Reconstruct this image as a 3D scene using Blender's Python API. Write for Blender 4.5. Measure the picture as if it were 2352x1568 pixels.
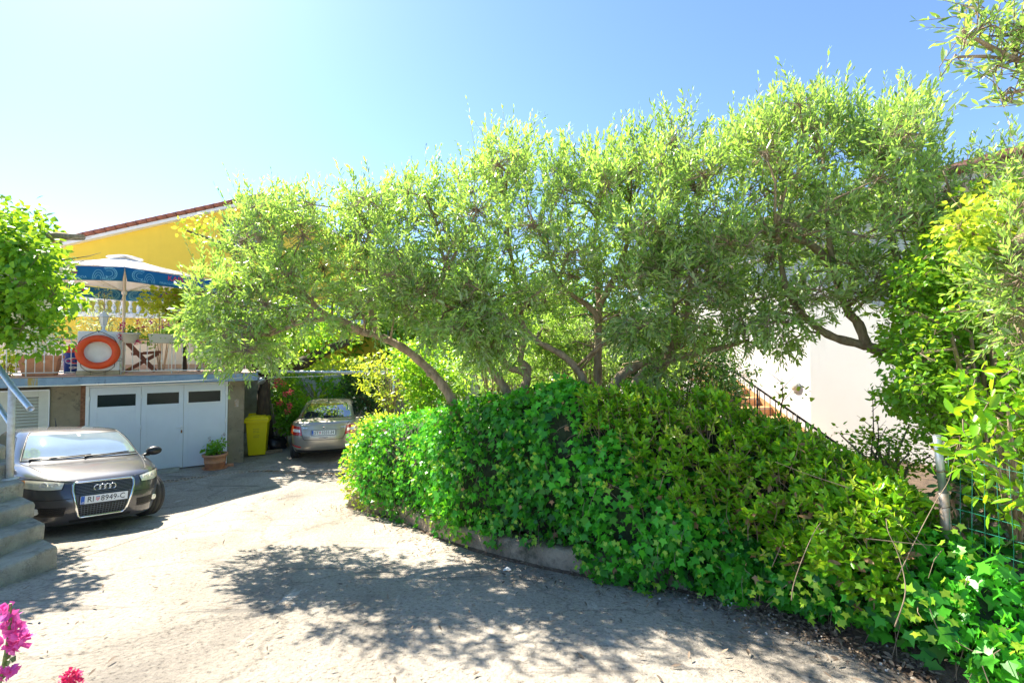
import bpy, bmesh, math, random
import numpy as np
from math import sin, cos, pi, radians
from mathutils import Vector, Matrix
from mathutils.bvhtree import BVHTree

for o in list(bpy.data.objects):
    bpy.data.objects.remove(o)
SC = bpy.context.scene
COL = SC.collection
RNG = np.random.default_rng(7)
random.seed(7)

# ---------------------------------------------------------------- camera
EYE = Vector((0, 0, 2.8))
PITCH = radians(1.4)
FPX = 1045.33                                   # focal length in units of a 2352 px wide frame
cd = bpy.data.cameras.new('camera')
cd.lens, cd.sensor_width, cd.clip_start, cd.clip_end = 16, 36, 0.05, 3000
cam = bpy.data.objects.new('camera', cd)
cam.location = EYE
cam.rotation_euler = (radians(90) + PITCH, 0, 0)
COL.objects.link(cam)
SC.camera = cam

# ---------------------------------------------------------------- sky, sun, exposure
SUN_AZ, SUN_EL = radians(-46), radians(48.5)       # azimuth from +Y towards +X
wd = bpy.data.worlds.new('World')
SC.world = wd
wd.use_nodes = True
nt = wd.node_tree
nt.nodes.clear()
sky = nt.nodes.new('ShaderNodeTexSky')
sky.sky_type = 'NISHITA'
sky.sun_disc = False
sky.sun_elevation, sky.sun_rotation = SUN_EL, SUN_AZ
sky.air_density, sky.dust_density, sky.ozone_density = 1.0, 0.30, 6.0
bg = nt.nodes.new('ShaderNodeBackground')
bg.inputs['Strength'].default_value = 0.095
wo = nt.nodes.new('ShaderNodeOutputWorld')
nt.links.new(sky.outputs[0], bg.inputs[0])
nt.links.new(bg.outputs[0], wo.inputs[0])
sl = bpy.data.lights.new('sun', 'SUN')
sl.energy, sl.angle, sl.color = 5.0, radians(0.53), (1.0, 0.93, 0.80)
sun = bpy.data.objects.new('sun', sl)
SDIR = Vector((sin(SUN_AZ) * cos(SUN_EL), cos(SUN_AZ) * cos(SUN_EL), sin(SUN_EL)))
sun.rotation_euler = SDIR.to_track_quat('Z', 'Y').to_euler()
sun.location = (0, 0, 30)
COL.objects.link(sun)
SC.view_settings.view_transform = 'Standard'
SC.view_settings.look = 'None'
SC.view_settings.exposure = 1.66
SC.view_settings.gamma = 1.0
SC.view_settings.use_curve_mapping = False
try:
    SC.cycles.max_bounces = 10
    SC.cycles.diffuse_bounces = 5
    SC.cycles.glossy_bounces = 3
    SC.cycles.transmission_bounces = 5
    SC.cycles.transparent_max_bounces = 6
    SC.cycles.sample_clamp_indirect = 6
    SC.cycles.use_denoising = True
except Exception:
    pass

# ---------------------------------------------------------------- measuring helpers
HY = [-50, -5, 0, 2.5, 4.6, 6.1, 7.3, 9.0, 11.0, 12.5, 400]
HZ = [1.6, 1.45, 1.29, 0.98, 0.67, 0.42, 0.25, 0.12, 0.05, 0.0, 0.0]
def h(y):
    """height of the drive at depth y (it falls towards the garage)"""
    return float(np.interp(y, HY, HZ))
def at(px, py, Y):
    """the point at depth Y seen at (px, py) of the 2352 px wide photograph"""
    u, v = (px - 1176) / FPX, (784 - py) / FPX
    d = Vector((u, cos(PITCH) - v * sin(PITCH), sin(PITCH) + v * cos(PITCH)))
    return EYE + d * (Y / d.y)
def gnd(px, py):
    """the point of the drive seen at (px, py)"""
    lo, hi = 0.3, 200.0
    for _ in range(60):
        m = (lo + hi) / 2
        p = at(px, py, m)
        if p.z > h(m): lo = m
        else: hi = m
    return at(px, py, lo)

# ---------------------------------------------------------------- object helpers
def link(o, parent=None):
    COL.objects.link(o)
    if parent is not None: o.parent = parent
    return o
def tag(o, label=None, cat=None, group=None, kind=None):
    if label: o['label'] = label
    if cat: o['category'] = cat
    if group: o['group'] = group
    if kind: o['kind'] = kind
    return o
def thing(name, label, cat, loc=(0, 0, 0), rot=(0, 0, 0), group=None):
    o = bpy.data.objects.new(name, None)
    o.empty_display_size = 0.1
    o.location = loc
    o.rotation_euler = rot
    link(o)
    return tag(o, label, cat, group)
def copy_tree(o, parent=None):
    c = o.copy()
    link(c)
    if parent is not None: c.parent = parent
    for ch in list(o.children): copy_tree(ch, c)
    return c

class MB:
    """collects shapes, then links them as one mesh object"""
    def __init__(s): s.v, s.f, s.m, s.sm = [], [], [], []
    def add(s, verts, faces, mat=0, smooth=False):
        b = len(s.v)
        s.v += [tuple(p) for p in verts]
        s.f += [tuple(i + b for i in f) for f in faces]
        s.m += [mat] * len(faces)
        s.sm += [smooth] * len(faces)
        return s
    def box(s, c, size, M=None, mat=0):
        x, y, z = (k / 2 for k in size)
        vs = [Vector((a * x, b * y, d * z)) for a in (-1, 1) for b in (-1, 1) for d in (-1, 1)]
        if M is not None: vs = [M @ v for v in vs]
        c = Vector(c)
        return s.add([v + c for v in vs], [(0, 1, 3, 2), (4, 6, 7, 5), (0, 4, 5, 1), (2, 3, 7, 6), (0, 2, 6, 4), (1, 5, 7, 3)], mat)
    def hexa(s, p, mat=0):
        """eight corners: bottom ring of four, then the top ring"""
        return s.add(p, [(3, 2, 1, 0), (4, 5, 6, 7), (0, 1, 5, 4), (1, 2, 6, 5), (2, 3, 7, 6), (3, 0, 4, 7)], mat)
    def prism(s, poly, a, b, mat=0):
        """extrude the polygon given by function points: poly list of 3-vectors, offset a..b vectors"""
        n = len(poly); a, b = Vector(a), Vector(b)
        vs = [Vector(p) + a for p in poly] + [Vector(p) + b for p in poly]
        fs = [tuple(range(n - 1, -1, -1)), tuple(range(n, 2 * n))] + [(i, (i + 1) % n, n + (i + 1) % n, n + i) for i in range(n)]
        return s.add(vs, fs, mat)
    def tube(s, pts, r, n=8, closed=False, mat=0, cap=True):
        pts = [Vector(p) for p in pts]
        k = len(pts)
        rr = [r] * k if not hasattr(r, '__len__') else list(r)
        vs, up = [], None
        for i, p in enumerate(pts):
            q0 = pts[i - 1] if (i or closed) else p
            q1 = pts[(i + 1) % k] if (i < k - 1 or closed) else p
            t = (q1 - q0)
            t = t.normalized() if t.length > 1e-9 else Vector((0, 0, 1))
            if up is None: up = Vector((0, 0, 1)) if abs(t.z) < 0.9 else Vector((1, 0, 0))
            a = t.cross(up)
            a = a.normalized() if a.length > 1e-6 else t.orthogonal().normalized()
            up = a.cross(t).normalized()
            for j in range(n):
                w = 2 * pi * j / n
                vs.append(p + a * (cos(w) * rr[i]) + up * (sin(w) * rr[i]))
        fs = []
        for i in range(k if closed else k - 1):
            i2 = (i + 1) % k
            for j in range(n):
                j2 = (j + 1) % n
                fs.append((i * n + j, i * n + j2, i2 * n + j2, i2 * n + j))
        s.add(vs, fs, mat, True)
        if cap and not closed:
            b = len(s.v) - len(vs)
            s.f += [tuple(b + j for j in range(n - 1, -1, -1)), tuple(b + (k - 1) * n + j for j in range(n))]
            s.m += [mat] * 2; s.sm += [False] * 2
        return s
    def lathe(s, prof, c=(0, 0, 0), n=20, M=None, mat=0, smooth=True):
        c = Vector(c)
        vs = []
        for r, z in prof:
            for j in range(n):
                v = Vector((r * cos(2 * pi * j / n), r * sin(2 * pi * j / n), z))
                vs.append((M @ v if M is not None else v) + c)
        fs = [(i * n + j, i * n + (j + 1) % n, (i + 1) * n + (j + 1) % n, (i + 1) * n + j) for i in range(len(prof) - 1) for j in range(n)]
        return s.add(vs, fs, mat, smooth)
    def grid(s, P, mat=0, smooth=True):
        """P[i][j] points"""
        a, b = len(P), len(P[0])
        return s.add([p for r in P for p in r], [(i * b + j, i * b + j + 1, (i + 1) * b + j + 1, (i + 1) * b + j) for i in range(a - 1) for j in range(b - 1)], mat, smooth)
    def ellipsoid(s, c, r, nu=12, nv=8, mat=0):
        c = Vector(c); r = (r, r, r) if not hasattr(r, '__len__') else r
        vs = [c + Vector((r[0] * sin(pi * i / nv) * cos(2 * pi * j / nu), r[1] * sin(pi * i / nv) * sin(2 * pi * j / nu), r[2] * cos(pi * i / nv))) for i in range(nv + 1) for j in range(nu)]
        return s.add(vs, [(i * nu + j, (i + 1) * nu + j, (i + 1) * nu + (j + 1) % nu, i * nu + (j + 1) % nu) for i in range(nv) for j in range(nu)], mat, True)
    def mesh(s, name, mats):
        me = bpy.data.meshes.new(name)
        me.from_pydata(s.v, [], s.f)
        for m in (mats if isinstance(mats, (list, tuple)) else [mats]): me.materials.append(m)
        me.polygons.foreach_set('material_index', s.m)
        me.polygons.foreach_set('use_smooth', s.sm)
        me.update()
        return me
    def build(s, name, mats, parent=None, bevel=0, seg=2):
        o = bpy.data.objects.new(name, s.mesh(name, mats))
        link(o, parent)
        if bevel:
            b = o.modifiers.new('bevel', 'BEVEL')
            b.width, b.segments, b.limit_method, b.angle_limit = bevel, seg, 'ANGLE', radians(40)
            b.harden_normals = False
        return o

def text_mesh(body, size, M, depth=0.0, align='CENTER', sx=1.0):
    """verts, faces of a line of lettering in the XY plane of matrix M"""
    cu = bpy.data.curves.new('t', 'FONT')
    cu.body, cu.size, cu.align_x, cu.align_y, cu.extrude, cu.resolution_u = body, size, align, 'CENTER', depth, 2
    ob = bpy.data.objects.new('t', cu)
    COL.objects.link(ob)
    dg = bpy.context.evaluated_depsgraph_get()
    me = bpy.data.meshes.new_from_object(ob.evaluated_get(dg))
    vs = [M @ Vector((v.co.x * sx, v.co.y, v.co.z)) for v in me.vertices]
    fs = [tuple(p.vertices) for p in me.polygons]
    bpy.data.objects.remove(ob); bpy.data.curves.remove(cu); bpy.data.meshes.remove(me)
    return vs, fs
def frame(o, x, y, z=None):
    """4x4 from origin and axes"""
    x, y = Vector(x).normalized(), Vector(y).normalized()
    z = x.cross(y) if z is None else Vector(z)
    M = Matrix((x, y, z)).transposed().to_4x4()
    M.translation = Vector(o)
    return M
def rotz(a): return Matrix.Rotation(a, 3, 'Z')
def rot_to(a):
    """rotation whose Z is along a"""
    return Vector(a).normalized().to_track_quat('Z', 'Y').to_matrix()

# ---------------------------------------------------------------- materials
def mat(name, col, rough=0.6, metal=0.0, var=0.12, scale=6.0, bump=0.0, bscale=60.0, col2=None, stretch=(1, 1, 1), spec=0.5, coat=0.0, detail=6):
    m = bpy.data.materials.new(name)
    m.use_nodes = True
    N, L = m.node_tree.nodes, m.node_tree.links
    p = N['Principled BSDF']
    p.inputs['Roughness'].default_value = rough
    p.inputs['Metallic'].default_value = metal
    p.inputs['Specular IOR Level'].default_value = spec
    p.inputs['Coat Weight'].default_value = coat
    tc = N.new('ShaderNodeTexCoord'); mp = N.new('ShaderNodeMapping')
    mp.inputs['Scale'].default_value = stretch
    L.new(tc.outputs['Object'], mp.inputs[0])
    nz = N.new('ShaderNodeTexNoise')
    nz.inputs['Scale'].default_value = scale; nz.inputs['Detail'].default_value = detail; nz.inputs['Roughness'].default_value = 0.65
    L.new(mp.outputs[0], nz.inputs['Vector'])
    cr = N.new('ShaderNodeValToRGB')
    a = col2 if col2 else tuple(c * (1 - var) for c in col)
    b = col if col2 else tuple(min(1, c * (1 + var)) for c in col)
    cr.color_ramp.elements[0].color = (*a, 1); cr.color_ramp.elements[1].color = (*b, 1)
    cr.color_ramp.elements[0].position, cr.color_ramp.elements[1].position = 0.35, 0.65
    L.new(nz.outputs[0], cr.inputs[0]); L.new(cr.outputs[0], p.inputs['Base Color'])
    if bump:
        n2 = N.new('ShaderNodeTexNoise'); n2.inputs['Scale'].default_value = bscale; n2.inputs['Detail'].default_value = 5
        L.new(mp.outputs[0], n2.inputs['Vector'])
        bp = N.new('ShaderNodeBump'); bp.inputs['Strength'].default_value = bump; bp.inputs['Distance'].default_value = 0.02
        L.new(n2.outputs[0], bp.inputs['Height']); L.new(bp.outputs[0], p.inputs['Normal'])
    m['p'] = 1
    return m
def add_stain(m, col, scale=2.0, lo=0.55, hi=0.7, stretch=(1, 1, 1)):
    """mix a second stain colour over the base colour where a noise is high"""
    N, L = m.node_tree.nodes, m.node_tree.links
    p = N['Principled BSDF']
    src = p.inputs['Base Color'].links[0].from_socket
    tc = N.new('ShaderNodeTexCoord'); mp = N.new('ShaderNodeMapping'); mp.inputs['Scale'].default_value = stretch
    mp.inputs['Location'].default_value = (3.1 * scale, 1.7, 0.3)
    L.new(tc.outputs['Object'], mp.inputs[0])
    nz = N.new('ShaderNodeTexNoise'); nz.inputs['Scale'].default_value = scale; nz.inputs['Detail'].default_value = 8; nz.inputs['Roughness'].default_value = 0.7
    L.new(mp.outputs[0], nz.inputs['Vector'])
    mr = N.new('ShaderNodeMapRange'); mr.inputs[1].default_value, mr.inputs[2].default_value = lo, hi
    L.new(nz.outputs[0], mr.inputs[0])
    mx = N.new('ShaderNodeMix'); mx.data_type = 'RGBA'
    L.new(mr.outputs[0], mx.inputs['Factor']); L.new(src, mx.inputs['A'])
    mx.inputs['B'].default_value = (*col, 1)
    L.new(mx.outputs['Result'], p.inputs['Base Color'])
    return m
def leaf_mat(name, dark, light, trans, tw=0.45, rough=0.38, spec=0.5, under=None):
    """leaf: colour from the per-leaf tint attribute, part of the light passes through"""
    m = bpy.data.materials.new(name); m.use_nodes = True
    N, L = m.node_tree.nodes, m.node_tree.links
    p = N['Principled BSDF']; out = N['Material Output']
    p.inputs['Roughness'].default_value = rough; p.inputs['Specular IOR Level'].default_value = spec
    at_ = N.new('ShaderNodeAttribute'); at_.attribute_name = 'tint'
    cr = N.new('ShaderNodeValToRGB'); cr2 = N.new('ShaderNodeValToRGB')
    e = cr.color_ramp.elements; e[0].color = (*dark, 1); e[1].color = (*light, 1)
    e = cr2.color_ramp.elements; e[0].color = (*(0.55 * c for c in trans), 1); e[1].color = (*trans, 1)
    L.new(at_.outputs['Fac'], cr.inputs[0]); L.new(at_.outputs['Fac'], cr2.inputs[0])
    tr = N.new('ShaderNodeBsdfTranslucent'); mx = N.new('ShaderNodeMixShader'); mx.inputs[0].default_value = tw
    col = cr.outputs[0]
    if under:                                                    # silvery underside
        ge = N.new('ShaderNodeNewGeometry'); um_ = N.new('ShaderNodeMix'); um_.data_type = 'RGBA'; mu = N.new('ShaderNodeMath'); mu.operation = 'MULTIPLY'; mu.inputs[1].default_value = 0.75
        L.new(ge.outputs['Backfacing'], mu.inputs[0]); L.new(mu.outputs[0], um_.inputs['Factor']); L.new(col, um_.inputs['A']); um_.inputs['B'].default_value = (*under, 1); col = um_.outputs['Result']
    L.new(col, p.inputs['Base Color']); L.new(cr2.outputs[0], tr.inputs[0])
    L.new(p.outputs[0], mx.inputs[1]); L.new(tr.outputs[0], mx.inputs[2]); L.new(mx.outputs[0], out.inputs[0])
    return m
def glass_mat(name, col, rough=0.03, alpha=1.0):
    m = mat(name, col, rough, 0, 0.05, 3, spec=0.9)
    m.node_tree.nodes['Principled BSDF'].inputs['Alpha'].default_value = alpha
    return m

M = {}
M['bark'] = mat('bark', (0.46, 0.35, 0.23), 0.9, var=0.3, scale=14, bump=0.9, bscale=40, col2=(0.22, 0.16, 0.10), stretch=(1, 1, 0.35))
M['bark_dark'] = mat('bark_dark', (0.10, 0.075, 0.05), 0.95, scale=10, bump=1.0, bscale=25, col2=(0.035, 0.026, 0.018), stretch=(1, 1, 0.2))
M['twig'] = mat('twig', (0.26, 0.19, 0.125), 0.85, var=0.25, scale=20)
M['stem_green'] = mat('stem_green', (0.16, 0.22, 0.06), 0.6, var=0.2)
M['olive'] = leaf_mat('olive_leaf', (0.045, 0.12, 0.032), (0.37, 0.54, 0.14), (0.62, 0.97, 0.11), 0.48, 0.3, 0.55, (0.40, 0.47, 0.28))
M['ivy'] = leaf_mat('ivy_leaf', (0.004, 0.085, 0.012), (0.13, 0.62, 0.035), (0.32, 0.95, 0.03), 0.34, 0.34, 0.38)
M['ivy_young'] = leaf_mat('young_ivy_leaf', (0.20, 0.46, 0.03), (0.42, 0.64, 0.05), (0.75, 0.98, 0.08), 0.4, 0.35)
M['bay'] = leaf_mat('bay_leaf', (0.018, 0.15, 0.010), (0.26, 0.60, 0.02), (0.70, 1.0, 0.03), 0.38, 0.32, 0.42)
M['bay_young'] = leaf_mat('young_bay_leaf', (0.22, 0.44, 0.03), (0.46, 0.62, 0.05), (0.85, 0.98, 0.07), 0.42, 0.32)
M['brown_leaf'] = leaf_mat('dry_leaf', (0.22, 0.10, 0.05), (0.48, 0.27, 0.14), (0.6, 0.35, 0.15), 0.3, 0.6)
M['lime'] = leaf_mat('lime_leaf', (0.14, 0.32, 0.025), (0.42, 0.58, 0.05), (0.85, 0.95, 0.06), 0.5, 0.4)
M['mulberry'] = leaf_mat('broad_leaf', (0.03, 0.18, 0.02), (0.27, 0.55, 0.035), (0.60, 0.92, 0.04), 0.42, 0.38, 0.4)
M['vine'] = leaf_mat('vine_leaf', (0.04, 0.22, 0.02), (0.26, 0.56, 0.04), (0.62, 0.98, 0.05), 0.48, 0.4)
M['dark_leaf'] = leaf_mat('dark_leaf', (0.012, 0.055, 0.014), (0.07, 0.20, 0.035), (0.20, 0.42, 0.05), 0.32, 0.35)
M['grey_leaf'] = leaf_mat('pale_leaf', (0.20, 0.30, 0.12), (0.55, 0.64, 0.32), (0.70, 0.82, 0.30), 0.4, 0.4)
M['blossom'] = leaf_mat('olive_blossom', (0.45, 0.42, 0.18), (0.70, 0.66, 0.36), (0.7, 0.66, 0.3), 0.3, 0.6)
M['litter'] = leaf_mat('leaf_litter', (0.07, 0.05, 0.035), (0.34, 0.25, 0.17), (0.3, 0.2, 0.12), 0.15, 0.8)
M['pink'] = leaf_mat('pink_petal', (0.72, 0.06, 0.36), (0.92, 0.22, 0.60), (0.9, 0.15, 0.5), 0.35, 0.6)
M['crimson'] = leaf_mat('crimson_petal', (0.62, 0.02, 0.12), (0.85, 0.07, 0.25), (0.85, 0.06, 0.2), 0.3, 0.6)
M['rose'] = leaf_mat('rose_petal', (0.70, 0.07, 0.08), (0.90, 0.22, 0.20), (0.9, 0.2, 0.15), 0.3, 0.6)
M['orange_petal'] = leaf_mat('orange_petal', (0.9, 0.25, 0.02), (1, 0.4, 0.05), (1, 0.4, 0.05), 0.3, 0.6)
M['white_petal'] = leaf_mat('white_petal', (0.7, 0.66, 0.45), (0.9, 0.85, 0.65), (0.9, 0.85, 0.6), 0.3, 0.6)
M['seedhead'] = leaf_mat('dry_seedhead', (0.28, 0.2, 0.16), (0.5, 0.4, 0.34), (0.5, 0.4, 0.3), 0.3, 0.7)
M['core'] = mat('hedge_inner_shade', (0.030, 0.045, 0.018), 0.95, var=0.4, scale=12, bump=1.0, bscale=18)  # dense hedge inside, its shade put into a near-black colour
M['concrete'] = mat('worn_concrete', (0.46, 0.42, 0.33), 0.92, scale=5, bump=0.9, bscale=70, col2=(0.28, 0.26, 0.205))
add_stain(M['concrete'], (0.09, 0.085, 0.055), 7, 0.55, 0.75)
add_stain(M['concrete'], (0.50, 0.47, 0.42), 15, 0.63, 0.70)
M['kerb'] = mat('kerb_concrete', (0.40, 0.31, 0.21), 0.92, scale=4, bump=0.7, bscale=50, col2=(0.24, 0.18, 0.12))
add_stain(M['kerb'], (0.07, 0.065, 0.04), 3.2, 0.50, 0.66)
M['render'] = mat('dirty_render', (0.33, 0.27, 0.175), 0.95, scale=3, bump=0.5, bscale=80, col2=(0.25, 0.20, 0.125))
add_stain(M['render'], (0.12, 0.10, 0.075), 5, 0.56, 0.68)
M['fascia'] = mat('blue_fascia', (0.27, 0.38, 0.50), 0.7, scale=5, col2=(0.19, 0.29, 0.40), bump=0.3, bscale=60)
add_stain(M['fascia'], (0.05, 0.055, 0.05), 2.2, 0.60, 0.68, (2.4, 2.4, 0.5))
add_stain(M['fascia'], (0.42, 0.30, 0.08), 1.6, 0.56, 0.62, (3.0, 3.0, 0.3))
M['white'] = mat('white_paint', (0.80, 0.80, 0.78), 0.5, var=0.03, scale=5)
M['door'] = mat('door_paint', (0.70, 0.74, 0.78), 0.42, var=0.025, scale=3)
M['cream'] = mat('cream_paint', (0.62, 0.60, 0.50), 0.55, var=0.08, scale=4)
M['wall_white'] = mat('white_render', (0.76, 0.73, 0.71), 0.9, var=0.02, scale=1.5, bump=0.06, bscale=60)
add_stain(M['wall_white'], (0.64, 0.61, 0.58), 0.9, 0.55, 0.75, (1.2, 1.2, 0.25))
M['pillar'] = mat('pillar_render', (0.76, 0.78, 0.79), 0.85, var=0.05, scale=6, bump=0.35, bscale=40)
M['parapet'] = mat('pink_white_render', (0.83, 0.75, 0.68), 0.85, var=0.04, scale=2)
M['terra_tile'] = mat('pink_terrace_tile', (0.62, 0.40, 0.30), 0.55, var=0.14, scale=3, bump=0.1)
M['terracotta'] = mat('terracotta', (0.56, 0.26, 0.14), 0.75, var=0.14, scale=9, bump=0.2, bscale=40)
M['yellow_wall'] = mat('yellow_render', (0.88, 0.61, 0.07), 0.9, var=0.03, scale=2, bump=0.1)
add_stain(M['yellow_wall'], (0.74, 0.50, 0.07), 0.7, 0.56, 0.8, (1.5, 1.5, 0.2))
M['roof_tile'] = mat('red_roof_tile', (0.34, 0.12, 0.075), 0.8, var=0.25, scale=5, bump=0.3)
M['roof_brown'] = mat('brown_gutter', (0.16, 0.065, 0.04), 0.5, var=0.15, scale=5)
M['glass_dark'] = glass_mat('dark_glass', (0.012, 0.022, 0.018), 0.18)
M['glass_dark'].node_tree.nodes['Principled BSDF'].inputs['Specular IOR Level'].default_value = 0.25
M['glass_blue'] = glass_mat('blue_window', (0.02, 0.07, 0.16), 0.1)
M['frame_brown'] = mat('brown_frame', (0.09, 0.05, 0.035), 0.5)
M['galv'] = mat('galvanised_steel', (0.52, 0.57, 0.62), 0.38, 0.75, var=0.15, scale=25)
M['galv_rust'] = mat('rusty_post', (0.50, 0.48, 0.46), 0.6, 0.4, scale=9, col2=(0.40, 0.24, 0.12))
M['white_pipe'] = mat('white_pipe', (0.70, 0.69, 0.64), 0.45, 0.1, scale=16, col2=(0.55, 0.50, 0.42))
M['rust'] = mat('rust', (0.22, 0.10, 0.05), 0.9, var=0.4, scale=20)
M['black_iron'] = mat('black_iron', (0.025, 0.025, 0.027), 0.5, 0.2)
M['wire_green'] = mat('green_wire', (0.01, 0.20, 0.13), 0.45)
M['rope'] = mat('white_rope', (0.78, 0.74, 0.64), 0.8)
M['dark_rope'] = mat('dark_rope', (0.03, 0.03, 0.035), 0.8)
M['orange'] = mat('orange_lifebuoy', (0.72, 0.075, 0.01), 0.5, var=0.1, scale=3, bump=0.1, bscale=90)
M['wood_red'] = mat('stained_wood', (0.30, 0.085, 0.035), 0.5, scale=14, col2=(0.18, 0.05, 0.022), stretch=(1, 1, 6))
M['wood_grey'] = mat('old_wood', (0.22, 0.17, 0.11), 0.85, var=0.3, scale=12)
M['fabric'] = leaf_mat('parasol_canvas', (0.84, 0.83, 0.82), (0.84, 0.83, 0.82), (0.85, 0.84, 0.8), 0.3, 0.85, 0.2)
M['navy'] = leaf_mat('navy_canvas', (0.025, 0.21, 0.44), (0.025, 0.21, 0.44), (0.16, 0.30, 0.45), 0.35, 0.8, 0.2)
M['print_blue'] = mat('pale_blue_print', (0.22, 0.52, 0.66), 0.8, var=0.03)
M['print_red'] = mat('red_print', (0.80, 0.05, 0.10), 0.8, var=0.03)
M['yellow_bin'] = mat('yellow_plastic', (0.86, 0.70, 0.0), 0.38, var=0.03, scale=3)
M['ink'] = mat('faded_ink', (0.45, 0.36, 0.02), 0.6, var=0.05)
M['stone_pot'] = mat('grey_planter', (0.58, 0.53, 0.44), 0.6, var=0.05)
M['blue_plastic'] = mat('blue_plastic', (0.02, 0.09, 0.40), 0.4, var=0.05)
M['red_plastic'] = mat('red_plastic', (0.80, 0.07, 0.03), 0.4, var=0.05)
M['black_plastic'] = mat('black_plastic', (0.018, 0.018, 0.02), 0.35, var=0.1, bump=0.2, bscale=15)
M['soil'] = mat('dry_soil', (0.15, 0.10, 0.065), 0.97, scale=9, bump=1.0, bscale=40, col2=(0.06, 0.04, 0.027))
M['orange_tile'] = mat('orange_stair_tile', (0.60, 0.33, 0.15), 0.55, var=0.12, scale=4)
M['blue_tile'] = mat('blue_glaze', (0.015, 0.07, 0.52), 0.2, var=0.15, scale=9)
M['lamp_glass'] = mat('lamp_glass', (0.88, 0.82, 0.70), 0.35, var=0.04)
M['block'] = mat('pale_block', (0.56, 0.53, 0.48), 0.9, var=0.12, scale=6, bump=0.4)
M['planter_wall'] = mat('planter_concrete', (0.43, 0.37, 0.26), 0.9, scale=5, bump=0.5, bscale=60, col2=(0.30, 0.25, 0.17))
M['stringer'] = mat('shed_sheet', (0.62, 0.66, 0.70), 0.6, var=0.06)

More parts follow.
